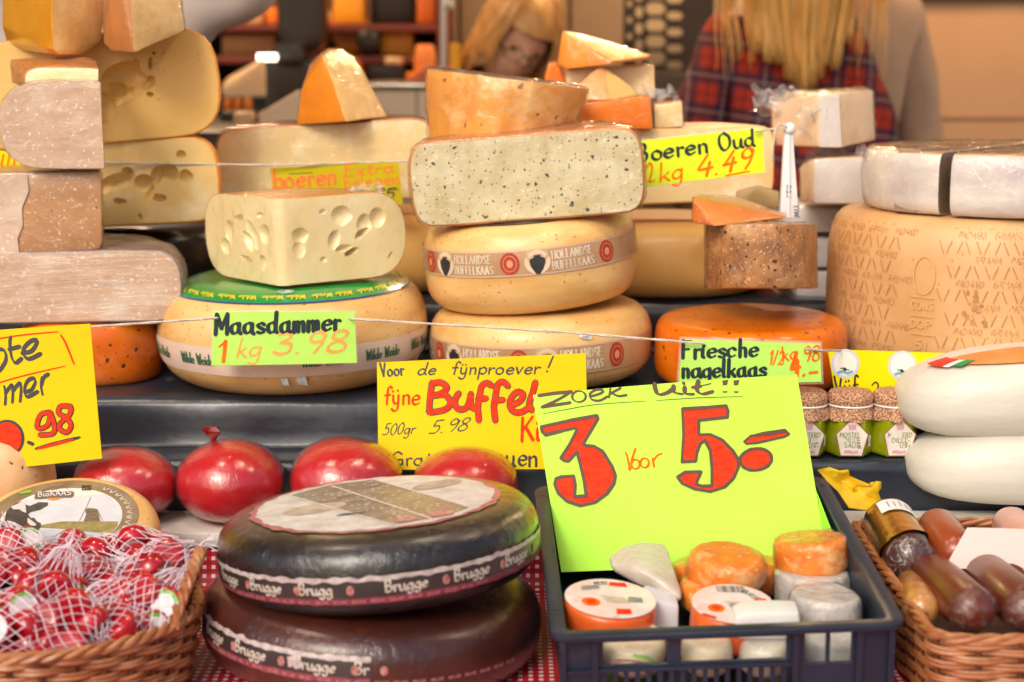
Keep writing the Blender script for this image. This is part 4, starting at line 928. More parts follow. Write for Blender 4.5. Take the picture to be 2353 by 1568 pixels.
# brie, cut in two, on the hard wheel
pz = P(2120, 490, 2.25).z
zt = T1+GR[1]
def superell(cx, cy, z0, z1, pts, m, rr):
    pass
def loaf_poly(outline, z0, z1, a, m, name, seed=0):
    """outline (x, y) seen from above, rounded edge of width a"""
    n = len(outline); cx = sum(p[0] for p in outline)/n; cy = sum(p[1] for p in outline)/n
    H = z1-z0; v = []; f = []; k = 11
    for i in range(k):
        t = -math.pi/2+math.pi*i/(k-1); ins = a*(1-max(0, math.cos(t))**.6); z = z0+H/2+H/2*math.copysign(abs(math.sin(t))**.7, math.sin(t))
        for x, y in outline:
            d = math.hypot(x-cx, y-cy); s = max(0, 1-ins/d); v.append((cx+(x-cx)*s, cy+(y-cy)*s, z))
    for i in range(k-1):
        for j in range(n): f.append([i*n+j, i*n+(j+1) % n, (i+1)*n+(j+1) % n, (i+1)*n+j])
    f.append(list(range(n))[::-1]); f.append([(k-1)*n+j for j in range(n)])
    return raw(name, jit(v, .0012, 20, seed), f, m, angle=50)
ybr = 2.315; xb = P(2345, 420, ybr).x
def ringpts(cx, cy, r, a0, a1, n): return [(cx+r*math.cos(R(a0+(a1-a0)*i/n)), cy+r*math.sin(R(a0+(a1-a0)*i/n))) for i in range(n+1)]
Rb = P(2345, 420, ybr).x-P(1988, 420, ybr).x
# left part: from the left end of the wheel to the cut, right part beyond the gap
gl_ = P(2105, 420, 2.12).x; gr_ = P(2142, 420, 2.12).x
M_briew = [M_brie, M_briecut, M_brietop]
for side, lab in ((-1, 'left part of the white brie, cut off and leaning towards the brown gap'), (1, 'right part of the big white brie, with pale mauve patches on its rind')):
    me = wheel_me('brie', Rb, .081, .020, M_briew, .6, seg=110, amp=.0012, seed=side+3)
    me.transform(Matrix.Translation((xb, ybr, zt+.001)) @ Matrix.Diagonal((1, .92, 1, 1)))
    for p in me.polygons: p.material_index = 2 if p.normal.z > .8 else 0
    bm = bmesh.new(); bm.from_mesh(me)
    gx = gl_ if side < 0 else gr_; nrm = Vector((1, -.75, 0)).normalized()*(1 if side < 0 else -1)
    r = bmesh.ops.bisect_plane(bm, geom=bm.verts[:]+bm.edges[:]+bm.faces[:], plane_co=(gx, 2.12, zt), plane_no=nrm, clear_outer=True)
    ed = [g for g in r['geom_cut'] if isinstance(g, bmesh.types.BMEdge)]
    nf = bmesh.ops.edgenet_fill(bm, edges=ed)['faces']
    for f_ in nf: f_.material_index = 1
    bmesh.ops.recalc_face_normals(bm, faces=bm.faces)
    be = [q for f_ in nf for q in f_.edges]
    bmesh.ops.bevel(bm, geom=list(set(be)), offset=.005, segments=3, profile=.5, affect='EDGES', clamp_overlap=True, material=0)
    bm.to_mesh(me); bm.free()
    pc = (xb+side*Rb*.5, ybr, zt+.001)
    bp_ = piece('brie_piece', lab, me, pc, names=['rind', 'cut_face', 'film_top'], local=False); wrap(bp_, .001, .0028, 30, (.6, 1, 1.3), seed=21+side, white=.4)
    if side < 0: left_brie = bp_
fy = lambda x: ybr-.92*math.sqrt(max(0, Rb*Rb-(x-xb)**2))
gp_ = [(gl_-.001, fy(gl_)+.006), (gr_+.002, fy(gr_)+.006), (gr_+.002+.06, fy(gr_)+.086), (gl_-.001+.06, fy(gl_)+.086)]
ge_ = hull_me('cut_edge', [Vector((x+.004*(z > .05), y+.004*(z > .05), zt+z)) for x, y in gp_ for z in (.003, .012, .070, .0835)], [mat('brie edge', lin(166, 142, 122), lin(140, 116, 98), rough=.5, scale=24)], None, bev=.002)
link('cut_edge', ge_, left_brie, True)
# white peg that holds the string
pk = thing('string_peg', 'tall white plastic peg with a knotted string at its top', 'peg', P(1813, 500, 2.30))
mb = MB()
M_peg = mat('white plastic', lin(226, 228, 232), rough=.4, coat=.3)
a = [P(1792, 502, 2.30), P(1837, 502, 2.30), P(1822, 302, 2.30), P(1804, 302, 2.30)]
bk = [p+Vector((0, .014, 0)) for p in a]
link('peg_body', hull_me('peg', a+bk, [M_peg], None, bev=.002, amp=0), pk, True)
mb.tube([P(1812, 500, 2.2985), P(1813, 400, 2.2985), P(1813, 310, 2.2985)], .0022); mb.build('rib', M_peg, pk, True)
bm = bmesh.new(); bmesh.ops.create_uvsphere(bm, u_segments=14, v_segments=10, radius=.0085, matrix=Matrix.Translation(P(1814, 296, 2.302)))
link('knob', fin(bm, 'knob', M_peg), pk, True)
mb = MB()
mf = lambda x, y, off: P(x, y, 2.2975-off)
write(mb, 'k28', (1808, 455), (1808, 425), 9, mf, w=.2, up=(1, 0)); write(mb, 'WIT', (1826, 500), (1823, 470), 12, mf, w=.16, up=(1, 0))
mb.build('lettering', M_ink, pk, True)

# white goat cheeses
M_goat = mat('white goat', lin(222, 218, 206), lin(204, 198, 186), rough=.45, scale=9, stretch=(.35, 1, 3), bump=.5, bscale=38, sss=.15, coat=.25, crough=.35, cbump=.3, cscale=30, cstretch=(.3, 1, 2), c3=lin(206, 204, 200), scale3=8, lo3=.55, hi3=.8, specks=((lin(190, 184, 174), 20, .08, .3),))
def loaf(name, label, uL, v0, v1, Yc, ry, rx, roll, seed, e=.62):
    zc = P(CU, (v0+v1)/2, Yc-ry*.5); H = (v1-v0)*mpp((v0+v1)/2, Yc-ry*.4)*.99
    x0 = P(uL, (v0+v1)/2, Yc).x+rx; v = []; f = []; n = 40; k = 22
    for i in range(k+1):
        t = -math.pi/2+math.pi*i/k
        rr = .35*max(0, math.cos(t))**.5+.65*max(0, math.cos(t))**.62; z = math.copysign(abs(math.sin(t))**.82, math.sin(t))*H/2
        for j in range(n):
            p = 2*math.pi*j/n; c, s = math.cos(p), math.sin(p)
            v.append((rx*rr*math.copysign(abs(c)**.8, c), ry*rr*math.copysign(abs(s)**.8, s), z))
    for i in range(k):
        for j in range(n): f.append([i*n+j, i*n+(j+1) % n, (i+1)*n+(j+1) % n, (i+1)*n+j])
    root = thing(name, label, 'cheese', (x0, Yc, zc.z-H/2), (0, R(roll), 0))
    part('rind', [p+Vector((0, 0, H/2)) for p in jit(v, .0016, 12, seed)], f, M_goat, root, angle=80)
    return root, H, rx, ry
g2, H2, rx2, ry2 = loaf('white_cheese', 'smooth white oval cheese, lower of the two at the right edge', 2084, 978, 1164, 2.045, .085, .185, -2.5, 1)
g1, H1, rx1, ry1 = loaf('white_cheese', 'smooth white oval cheese with an orange and flag coloured label, upper of the two', 2065, 806, 1006, 2.06, .090, .185, -5, 2)
def loafmap(x, y, off, H=H1, rx=rx1, ry=ry1):
    # x along the loaf from its left end, y up over the front shoulder
    t = y; rr = .35*max(0, math.cos(t))**.5+.65*max(0, math.cos(t))**.62; p = x
    c, s = math.cos(p), math.sin(p)
    return Vector(((rx*rr+off+.002)*math.copysign(abs(c)**.8, c), (ry*rr+off+.002)*math.copysign(abs(s)**.8, s), H/2+H/2*abs(math.sin(t))**.82+off+.0022))
def lpatch(name, p0, p1, t0, t1, m, off=0):
    v = []; f = []
    for i in range(25):
        for j in range(9): v.append(loafmap(R(p0+(p1-p0)*i/24), R(t0+(t1-t0)*j/8), off))
    for i in range(24):
        for j in range(8): a = i*9+j; f.append([a, a+9, a+10, a+1])
    return part(name, v, f, m, g1)
lpatch('orange_label', 190, 345, 56, 88, mat('orange label', lin(240, 150, 84), lin(232, 130, 64), rough=.4, scale=20))
lpatch('red_stripe', 186, 207, 49, 62, mat('flag red', lin(214, 52, 40), rough=.4), .001)
lpatch('white_stripe', 207, 213, 49, 62, M_whitelabel, .001)
lpatch('green_stripe', 213, 222, 51, 63, mat('flag green', lin(48, 140, 70), rough=.4), .001)

# jars of mustard sauce
M_jar = mat('green sauce', lin(150, 160, 20), lin(136, 146, 14), rough=.12, scale=20, coat=1, crough=.03, specks=((lin(96, 110, 20), 160, .2, .3),))
M_jardark = mat('jar glass', lin(70, 76, 40), rough=.1, coat=1)
M_cloth = mat('printed cloth', lin(212, 166, 128), lin(130, 84, 66), rough=.8, scale=420, lo=.44, hi=.56, bump=.3, bscale=250)
M_clothfine = M_cloth
M_pink = mat('pink print', lin(214, 160, 170), rough=.5); M_grn = mat('label green', lin(112, 132, 40), rough=.5)
def jar(uc, label, yaw):
    Y = 2.078; v1 = 1046; s = mpp(990, Y)
    b = P(uc, v1, Y-.02); Rj = 53*s
    t = thing('sauce_jar', label, 'jar', (b.x, Y, T0+.0005), (0, 0, yaw), 'mustard sauce jars on the black ledge')
    hb = .062
    v = []; f = []; n = 6
    rings = [(.0, .90), (.003, .99), (.006, 1), (hb*.70, 1), (hb*.76, 1), (hb*.84, .92), (hb*.90, .78), (hb, .78)]
    for z, k in rings:
        for j in range(n):
            an = 2*math.pi*j/n
            v.append((Rj*k*math.cos(an)*1.06, Rj*k*math.sin(an)*1.06, z))
    for i in range(len(rings)-1): f += [[i*n+j, i*n+(j+1) % n, (i+1)*n+(j+1) % n, (i+1)*n+j] for j in range(n)]
    f += [list(range(n))[::-1], [(len(rings)-1)*n+j for j in range(n)]]
    me = bevelled(raw('glass', v, f, [M_jar, M_jardark], smooth=False), .002)
    for p in me.polygons:
        if p.center.z > hb*.78: p.material_index = 1
    split(me, ['glass_body', 'glass_shoulder'], t)
    # cloth lid with a frill
    v = []; f = []; n = 64; pr = [(0, .021), (.5, .0215), (.85, .020), (.97, .016), (1.0, .010), (.94, .004), (.93, .002), (1.02, -.003), (1.08, -.012)]
    for i, (k, z) in enumerate(pr[1:]):
        for j in range(n):
            a = 2*math.pi*j/n; w = 0
            if i >= 6: w = (.035 if i == 6 else .07)*math.sin(9*a+math.sin(2*a+uc)*2)
            zz = z - (.003*abs(math.sin(3.5*a+uc)) if i == 7 else 0)
            v.append((Rj*(k+w)*math.cos(a), Rj*(k+w)*math.sin(a), hb+zz-.002))
    c = len(v); v.append((0, 0, hb+.019)); m_ = len(pr)-1
    for i in range(m_-1): f += [[i*n+j, i*n+(j+1) % n, (i+1)*n+(j+1) % n, (i+1)*n+j] for j in range(n)]
    f += [[c, (j+1) % n, j] for j in range(n)]
    part('cloth_lid', v, f, M_cloth, t, angle=80)
    mb = MB(); mb.tube([(Rj*.955*math.cos(2*math.pi*j/40), Rj*.955*math.sin(2*math.pi*j/40), hb+.001) for j in range(40)], .0012, closed=True); mb.build('tie', M_whitelabel, t)
    # five sided paper label on the front face (faces -y)
    ya = -Rj*1.06*math.cos(math.pi/6)
    mp = lambda x, y, off: Vector((x, ya-off-.0004, y))
    mb = MB(); w = .0135; oln = [(-.0135, .003), (.0125, .003), (.0195, .030), (0, .050), (-.0195, .030)]
    fill(mb, oln, mp); lb = mb.build('paper_label', mat('label paper', lin(236, 226, 214), lin(216, 206, 204), rough=.5, scale=60), t)
    mb = MB()
    for a, b_ in zip(oln, oln[1:]+oln[:1]): ribbon(mb, [a, b_], mp, .0008, off=.0008, smooth=False)
    mb.build('border', mat('label border', lin(150, 60, 50), rough=.5), lb)
    mb = MB()
    for tx, y, hw in (('MOSTERD', .0262, .0150), ('DILLE', .0196, .0100), ('SAUS', .0130, .0095)): write(mb, tx, (-hw, y), (hw, y), .0056, mp, w=.18, wmin=.10)
    rn = random.Random(int(uc))
    for k in range(9): fill(mb, ell(.010+rn.gauss(0, .0014), .016+rn.gauss(0, .004), .0009, .0007, 7), mp, .0007+k*.00001)
    mb.build('lettering', M_grn, lb)
    mb = MB(); fill(mb, [(-.0040, .0355), (.0040, .0355), (.0052, .043), (.001, .0415), (0, .0450), (-.001, .0415), (-.0052, .043)], mp, .0007); fill(mb, [(-.0095, .006), (.0085, .006), (.007, .0098), (.002, .0085), (-.003, .0102), (-.0085, .0095)], mp, .0007); mb.build('picture', M_pink, lb)
    mb = MB(); an = -math.pi/2+math.pi/3; mb2 = Vector((math.cos(an), math.sin(an), 0)); tg = Vector((-mb2.y, mb2.x, 0)); c0 = mb2*(Rj*1.06*math.cos(math.pi/6)+.0006)
    mb.add([c0+tg*-.004+Vector((0, 0, .012)), c0+tg*.004+Vector((0, 0, .012)), c0+tg*.004+Vector((0, 0, .026)), c0+tg*-.004+Vector((0, 0, .026))], [[0, 1, 2, 3]]); mb.build('price_sticker', M_whitelabel, t)
jar(1852, 'jar of green mustard sauce beside the lime card, half hidden behind it', .05)
jar(1957, 'jar of green mustard sauce in the middle, its whole label in view', -.06)
jar(2062, 'jar of green mustard sauce half hidden by the white oval cheese', .03)

# ================================================================ signs
M_yel = mat('yellow card', lin(228, 202, 0), lin(218, 190, 0), c3=lin(206, 176, 0), scale3=14, lo3=.6, hi3=.8, rough=.45, spec=.15, scale=4)
M_yel2 = mat('bright yellow card', lin(240, 218, 4), rough=.45, spec=.15)
M_lime = mat('lime card', lin(186, 250, 84), lin(180, 246, 76), rough=.5, spec=.15, scale=5)
M_lime2 = mat('pale lime card', lin(188, 238, 104), lin(176, 230, 90), rough=.4, scale=6, coat=.8, crough=.12, cbump=.25, cscale=9)
M_olive = mat('olive card', lin(190, 178, 6), lin(172, 156, 4), rough=.45, spec=.15, scale=6)
M_limeyel = mat('lime yellow card', lin(214, 234, 10), lin(190, 226, 10), rough=.4, spec=.15, scale=5, coat=.6, crough=.15)
def card(label, cor, m, Ys, bend=0.0, name='price_card', cat='sign', thick=.0012, sleeve=0, base=None):
    """cor: picture corners TL TR BR BL; Ys: depth of TL, TR, BL"""
    a, b, c = P(*cor[0], Ys[0]), P(*cor[1], Ys[1]), P(*cor[3], Ys[2])
    n = (b-a).cross(c-a).normalized()
    if n.y > 0: n = -n
    uL = min(cor[0][0], cor[3][0]); uR = max(cor[1][0], cor[2][0])
    def mp(u, v, off):
        s = (u-uL)/(uR-uL); return onplane(u, v, a, n)+n*(off+bend*(1-(2*s-1)**2))
    def cardmesh(cr, o0, o1, nm, mm):
        nx = 16; ny = 4; v = []; f = []
        for o in (o1, o0):
            for j in range(ny+1):
                for i in range(nx+1):
                    s = i/nx; t = j/ny
                    u = (cr[0][0]*(1-s)+cr[1][0]*s)*(1-t)+(cr[3][0]*(1-s)+cr[2][0]*s)*t
                    vv = (cr[0][1]*(1-s)+cr[1][1]*s)*(1-t)+(cr[3][1]*(1-s)+cr[2][1]*s)*t
                    v.append(mp(u, vv, o))
        N = (nx+1)*(ny+1)
        for j in range(ny):
            for i in range(nx): q = j*(nx+1)+i; f.append([q, q+1, q+nx+2, q+nx+1]); f.append([N+q, N+q+nx+1, N+q+nx+2, N+q+1])
        bd_ = [i for i in range(nx+1)] + [(j+1)*(nx+1)-1 for j in range(1, ny+1)] + [ny*(nx+1)+i for i in range(nx-1, -1, -1)] + [j*(nx+1) for j in range(ny-1, 0, -1)]
        for p, q in zip(bd_, bd_[1:]+bd_[:1]): f.append([p, N+p, N+q, q])
        return raw(nm, v, f, mm, angle=60)
    bs = mp((cor[2][0]+cor[3][0])/2, (cor[2][1]+cor[3][1])/2, 0)
    root = thing(name, label, cat, bs)
    link('card', cardmesh(cor, -thick, 0, 'card', m), root, True)
    if sleeve:
        cx = sum(p[0] for p in cor)/4; cy = sum(p[1] for p in cor)/4
        cr = [(u+math.copysign(sleeve, u-cx), v+math.copysign(sleeve, v-cy)) for u, v in cor]
        link('clear_sleeve', cardmesh(cr, -thick-.0008, -thick-.0004, 'clear_sleeve', film_material()), root, True)
    return root, mp
def pw(mb, text, b0, b1, h, mp, w=.12, wmin=None, slant=.15, rag=2.5, nib=-40, track=8):
    L = math.hypot(b1[0]-b0[0], b1[1]-b0[1]); up = ((b1[1]-b0[1])/L, -(b1[0]-b0[0])/L)
    write(mb, text, b0, b1, h, mp, w, wmin, R(nib), slant, track, up, rag)
def inked(root, mb, m): mb.build('lettering', m, root, True, angle=180)
Z = lambda pts, ou, ov, k: [(ou+k*x, ov+k*y) for x, y in pts]

# big lime card
zs, mz = card('large lime green card lettered 3 voor 5 standing in the dark crate', [(1225, 908), (1831, 862), (1903, 1300), (1290, 1316)], M_lime, (1.935, 1.935, 1.80), bend=.004)
k = .3001; zz = lambda pts: Z(pts, 1214.1, 847.1, k)
three = zz([(100, 450), (320, 405), (525, 372), (532, 392), (470, 500), (420, 585), (432, 598), (500, 605), (560, 640), (590, 680), (640, 760), (665, 830), (655, 890), (600, 970), (510, 1035), (400, 1058), (300, 1025), (230, 960), (203, 890), (212, 850), (260, 835), (345, 830), (358, 900), (352, 990), (445, 985), (430, 880), (395, 730), (372, 645), (340, 680), (305, 718), (280, 712), (250, 690), (310, 600), (372, 480), (362, 462), (250, 485), (130, 512), (108, 490)])
five = zz([(1180, 325), (1350, 315), (1512, 300), (1526, 340), (1522, 385), (1300, 410), (1302, 470), (1302, 522), (1390, 520), (1480, 560), (1560, 640), (1605, 710), (1605, 770), (1570, 850), (1500, 920), (1390, 955), (1270, 935), (1180, 895), (1142, 845), (1200, 808), (1320, 805), (1300, 850), (1280, 900), (1330, 915), (1405, 912), (1405, 780), (1392, 640), (1350, 562), (1312, 590), (1290, 650), (1280, 722), (1175, 728), (1188, 520)])
dot = zz(ell(1740, 707, 122, 82, 26, R(-8)))
dsh = zz([(1650, 572), (1700, 530), (1790, 505), (1960, 478), (1975, 492), (1996, 510), (1960, 530), (1850, 556), (1750, 580), (1670, 588)])
F_ = MB(); O_ = MB()
for s in (three, five, dot, dsh):
    fill(F_, s, mz, nxt())
    w = 8.0 if s is not dsh else 5.5
    for a, b in zip(s, s[1:]+s[:1]): ribbon(O_, [a, b], mz, w*random.uniform(.85, 1.1), off=.0009+nxt()-.00035, smooth=False)
ribbon(O_, zz([(1700, 528), (1850, 512), (1970, 492)]), mz, 6, off=.0011)
inked(zs, F_, M_redink)
B_ = MB()
for st in ([(80, 210), (200, 195), (330, 185)], [(330, 185), (225, 245), (105, 298)], [(105, 298), (200, 285), (320, 268)]): ribbon(B_, zz(st), mz, 8, 2.2, R(100), nxt())
for cx in (388,): ribbon(B_, zz(ell(cx, 222, 52, 42, 14)), mz, 6, 3, R(20), nxt(), closed=True)
for st in ([(480, 222), (555, 200), (572, 178), (520, 172), (470, 205), (485, 245), (545, 255), (605, 225)], [(628, 165), (618, 232)], [(705, 162), (622, 205)], [(640, 200), (690, 222), (750, 215)],
           ): ribbon(B_, zz(st), mz, 6.5, 2.5, R(60), nxt())
for st in ([(965, 132), (975, 180), (1000, 212), (1060, 200), (1105, 170)], [(1110, 150), (1118, 195), (1180, 210)], [(1195, 160), (1205, 205), (1265, 210)], [(1300, 112), (1290, 175), (1330, 208), (1410, 190)], [(1255, 158), (1320, 150)], [(1185, 124), (1192, 131)]):
    ribbon(B_, zz(st), mz, 12, 4, R(20), nxt())
ribbon(B_, zz([(1290, 145), (1350, 140), (1395, 128)]), mz, 4, 2, R(20), nxt())
for x in (1505, 1590):
    fill(B_, zz([(x-22, 104), (x+26, 98), (x+14, 140), (x-18, 142)]), mz, nxt()); fill(B_, zz([(x-22, 186), (x+20, 186), (x+14, 198), (x-14, 198)]), mz, nxt())
ribbon(B_, zz([(110, 350), (300, 318), (520, 285), (900, 262)]), mz, 2.0, off=nxt(), taper=.6)
ribbon(B_, zz([(980, 258), (1300, 238), (1640, 226)]), mz, 2.0, off=nxt(), taper=.6)
for o in O_.f: pass
B_.add(O_.v, O_.f); inked(zs, B_, M_brownink)
V_ = MB()
for st in ([(745, 655), (760, 700), (775, 790)], [(820, 628), (795, 700), (778, 785)], ): ribbon(V_, zz(st), mz, 6, 3, R(20), nxt())
for cx, cy in ((820, 745), (890, 735)): ribbon(V_, zz(ell(cx, cy, 32, 36, 12)), mz, 6, 3.5, R(20), nxt(), closed=True)
for st in ([(950, 700), (962, 765)], [(955, 720), (985, 680), (1022, 662)]): ribbon(V_, zz(st), mz, 6, 3.5, R(20), nxt())
inked(zs, V_, M_orink)

# yellow buffalo card
bs, mz2 = card('yellow card lettered Voor de fijnproever with a big red outlined word, behind the lime card', [(866, 833), (1346, 812), (1352, 1078), (870, 1080)], M_yel, (2.062, 2.062, 2.028), bend=.002)
k2 = .2160; zz = lambda pts: Z(pts, 856.5, 809.4, k2)
I_ = MB()
pw(I_, 'Voor', zz([(85, 262)])[0], zz([(335, 245)])[0], 30, mz2, w=.17, wmin=.09, slant=-.05)
pw(I_, 'de', zz([(470, 240)])[0], zz([(665, 240)])[0], 27, mz2, w=.17, wmin=.09, slant=.2)
pw(I_, 'fynproever', zz([(830, 240)])[0], zz([(1770, 232)])[0], 30, mz2, w=.15, wmin=.08, slant=.15)
pw(I_, '!', zz([(1830, 215)])[0], zz([(1885, 208)])[0], 34, mz2, w=.15, wmin=.08, slant=.3)
pw(I_, '500gr', zz([(100, 885)])[0], zz([(440, 868)])[0], 26, mz2, w=.12, wmin=.06, slant=.35)
pw(I_, '5.98', zz([(590, 868)])[0], zz([(1000, 832)])[0], 28, mz2, w=.13, wmin=.06, slant=.4)
pw(I_, 'Grat', zz([(205, 1210)])[0], zz([(640, 1200)])[0], 32, mz2, w=.15, wmin=.08, slant=0)
pw(I_, 'ouen', zz([(1290, 1205)])[0], zz([(1750, 1215)])[0], 46, mz2, w=.14, wmin=.06, slant=0)
L_ = [[(632, 325), (612, 480), (600, 640)], [(640, 335), (720, 325), (785, 365), (775, 410), (720, 445), (650, 465)], [(650, 465), (760, 455), (822, 515), (815, 575), (750, 620), (610, 645)],
      [(915, 440), (880, 500), (880, 570), (930, 612), (1000, 590), (1030, 520), (1045, 445)], [(1040, 470), (1045, 570), (1085, 605)],
      [(1265, 360), (1215, 330), (1160, 365), (1140, 450), (1120, 580), (1130, 730)], [(1120, 500), (1205, 495)], [(1440, 365), (1385, 318), (1330, 350), (1310, 450), (1290, 590), (1305, 730)], [(1300, 515), (1385, 510)],
      [(1500, 560), (1570, 520), (1600, 455), (1540, 425), (1475, 490), (1460, 570), (1500, 635), (1580, 640), (1650, 600)], [(1730, 325), (1700, 440), (1665, 550), (1690, 620)]]
Rd = MB()
for st in L_: ribbon(I_, zz(st), mz2, 15.5, off=nxt()); ribbon(Rd, zz(st), mz2, 11.2, off=.0008+nxt())
inked(bs, I_, M_ink)
pw(Rd, 'fyne', zz([(110, 570)])[0], zz([(500, 548)])[0], 42, mz2, w=.14, wmin=.06, slant=.1, rag=5)
pw(Rd, 'Ki', zz([(1570, 950)])[0], zz([(1775, 935)])[0], 54, mz2, w=.15, wmin=.08, slant=.1)
inked(bs, Rd, M_redink)

# yellow card on the left
ys, mz3 = card('large yellow card ending in ote and mer with red 98, at the left edge', [(-160, 770), (208, 744), (234, 1054), (-150, 1095)], M_yel, (1.95, 1.95, 1.92), bend=.006)
zz = lambda pts: Z(pts, 0, 734.1, .2221)
I_ = MB(); Rd = MB()
for st in ([(-60, 330), (20, 310), (70, 340), (75, 430), (10, 530), (-50, 540)], [(125, 185), (120, 280), (140, 400), (180, 450), (235, 410)], [(115, 310), (215, 285)], [(250, 350), (340, 330), (390, 260), (395, 215), (330, 230), (265, 300), (260, 370), (320, 410), (430, 360)]):
    ribbon(I_, zz(st), mz3, 11, 4, R(60), nxt())
for st in ([(60, 690), (75, 780), (70, 880)], [(75, 760), (140, 680), (150, 740), (145, 860)], [(150, 740), (220, 660), (235, 720), (225, 850)], [(275, 750), (340, 730), (380, 650), (360, 610), (300, 640), (270, 730), (300, 800), (400, 750)], [(450, 600), (440, 690), (455, 780)], [(445, 680), (470, 600), (510, 570)], [(-120, 740), (-60, 700), (0, 790), (-10, 900)]):
    ribbon(I_, zz(st), mz3, 10, 4, R(70), nxt())
for st in ([(530, 960), (440, 985), (400, 1090), (430, 1130), (510, 1090), (535, 970)], [(535, 965), (575, 1090), (560, 1180), (430, 1195)], [(740, 900), (640, 900), (620, 970), (700, 1020), (745, 1100), (700, 1170), (630, 1130), (640, 1070), (720, 1000), (745, 930), (720, 895)]):
    ribbon(I_, zz(st), mz3, 13, off=nxt()); ribbon(Rd, zz(st), mz3, 8.5, off=.0008+nxt())
rim = ell(90, 1230, 165, 180, 30)
for a, b in zip(rim, rim[1:]+rim[:1]): ribbon(I_, zz([a, b]), mz3, 6, off=nxt(), smooth=False)
fill(Rd, zz(ell(90, 1230, 152, 167, 30)), mz3, .0012)
ribbon(I_, zz([(310, 1270), (355, 1290)]), mz3, 8, off=nxt())
ribbon(I_, zz([(390, 1335), (600, 1280), (825, 1222)]), mz3, 9.5, off=nxt(), taper=.6); ribbon(Rd, zz([(410, 1335), (600, 1285), (760, 1242)]), mz3, 6.5, off=.0009, taper=.5)
for st in ([(-200, 240), (200, 170), (610, 130)], [(-200, 720), (200, 600), (680, 485)]): ribbon(Rd, zz(st), mz3, 3.4, off=nxt(), taper=.5)
ribbon(Rd, zz([(640, 165), (690, 250), (775, 465)]), mz3, 4.4, off=nxt(), taper=.3)
inked(ys, I_, M_ink); inked(ys, Rd, M_redink)

# maasdammer card on the string
ms, mz4 = card('small pale lime card lettered Maasdammer hanging on the string before the green labelled wheel', [(490, 716), (815, 716), (820, 834), (486, 840)], M_lime2, (2.058, 2.058, 2.055), bend=.004, sleeve=2.5)
I_ = MB(); Rd = MB()
pw(I_, 'Maasdammer', (492, 769), (782, 758), 46, mz4, w=.23, wmin=.09, slant=.08, nib=-20)
inked(ms, I_, M_blueink)
pw(Rd, '1', (498, 832), (522, 830), 46, mz4, w=.24, wmin=.1, slant=.1); inked(ms, Rd, M_orink)
Rd = MB(); pw(Rd, 'kg', (540, 822), (600, 818), 44, mz4, w=.13, wmin=.06, slant=.25); pw(Rd, '3.98', (622, 815), (795, 806), 48, mz4, w=.19, wmin=.08, slant=.2); inked(ms, Rd, M_paleorink)
# friesche nagelkaas card
fs, mz5 = card('pale lime card lettered Friesche nagelkaas in a clear sleeve, before the glossy orange wheel', [(1567, 779), (1884, 790), (1888, 878), (1560, 884)], M_lime2, (2.05, 2.05, 2.045), bend=.002, sleeve=5)
I_ = MB(); Rd = MB()
pw(I_, 'Friesche', (1566, 824), (1742, 818), 40, mz5, w=.23, wmin=.09, slant=.05, nib=-20)
pw(I_, 'nagelkaas', (1566, 868), (1760, 864), 40, mz5, w=.23, wmin=.09, slant=.05, nib=-20)
inked(fs, I_, M_blueink)
pw(Rd, '1/2', (1764, 838), (1800, 838), 32, mz5, w=.15, wmin=.08); pw(Rd, 'kg', (1796, 832), (1832, 824), 34, mz5, w=.14, wmin=.08); pw(Rd, '4.', (1816, 866), (1850, 862), 54, mz5, w=.2, wmin=.12)
pw(Rd, '98', (1846, 832), (1884, 828), 34, mz5, w=.16, wmin=.08); pw(Rd, '-', (1852, 868), (1878, 866), 26, mz5, w=.26, wmin=.2)
inked(fs, Rd, M_orink)
# old farm cheese card
os_, mz6 = card('tilted lime yellow card lettered Boeren Oud on a string beside the white peg', [(1455, 326), (1752, 294), (1758, 396), (1462, 432)], M_limeyel, (2.30, 2.30, 2.295), sleeve=3)
I_ = MB(); Rd = MB()
pw(I_, 'Boeren', (1462, 373), (1628, 350), 40, mz6, w=.2, wmin=.08, slant=.05); pw(I_, 'Oud', (1652, 346), (1736, 335), 38, mz6, w=.2, wmin=.08, slant=.05)
inked(os_, I_, M_ink)
pw(Rd, '1/2', (1466, 424), (1505, 416), 42, mz6, w=.12, wmin=.07, slant=.1); pw(Rd, 'kg', (1514, 420), (1570, 408), 42, mz6, w=.13, wmin=.07, slant=.2)
pw(Rd, '4.49', (1600, 408), (1726, 386), 46, mz6, w=.19, wmin=.08, slant=.25, rag=4); ribbon(Rd, [(1668, 404), (1722, 394)], mz6, 4, off=nxt())
inked(os_, Rd, M_orink)
# extra belegen card
eb, mz7 = card('olive yellow card lettered boeren Extra belegen on the upper string', [(620, 386), (915, 372), (926, 470), (632, 478)], M_olive, (2.42, 2.42, 2.415), sleeve=0)
I_ = MB(); Rd = MB()
pw(Rd, 'boeren', (628, 434), (772, 424), 44, mz7, w=.2, wmin=.1, slant=.05); pw(Rd, 'Extra', (790, 406), (905, 396), 28, mz7, w=.14, wmin=.08, slant=.05); pw(Rd, 'belegen', (790, 434), (918, 424), 32, mz7, w=.12, wmin=.07, slant=0)
inked(eb, Rd, mat('rust ink', lin(226, 110, 24), rough=.5))
pw(I_, '4.75', (812, 464), (905, 458), 26, mz7, w=.17, wmin=.07, slant=.2)
for a, b in (((664, 400), (718, 397)), ((636, 442), (760, 436)), ((640, 470), (760, 466)), ((842, 440), (916, 436))): ribbon(I_, [a, b], mz7, 1.6, off=nxt())
inked(eb, I_, M_ink)
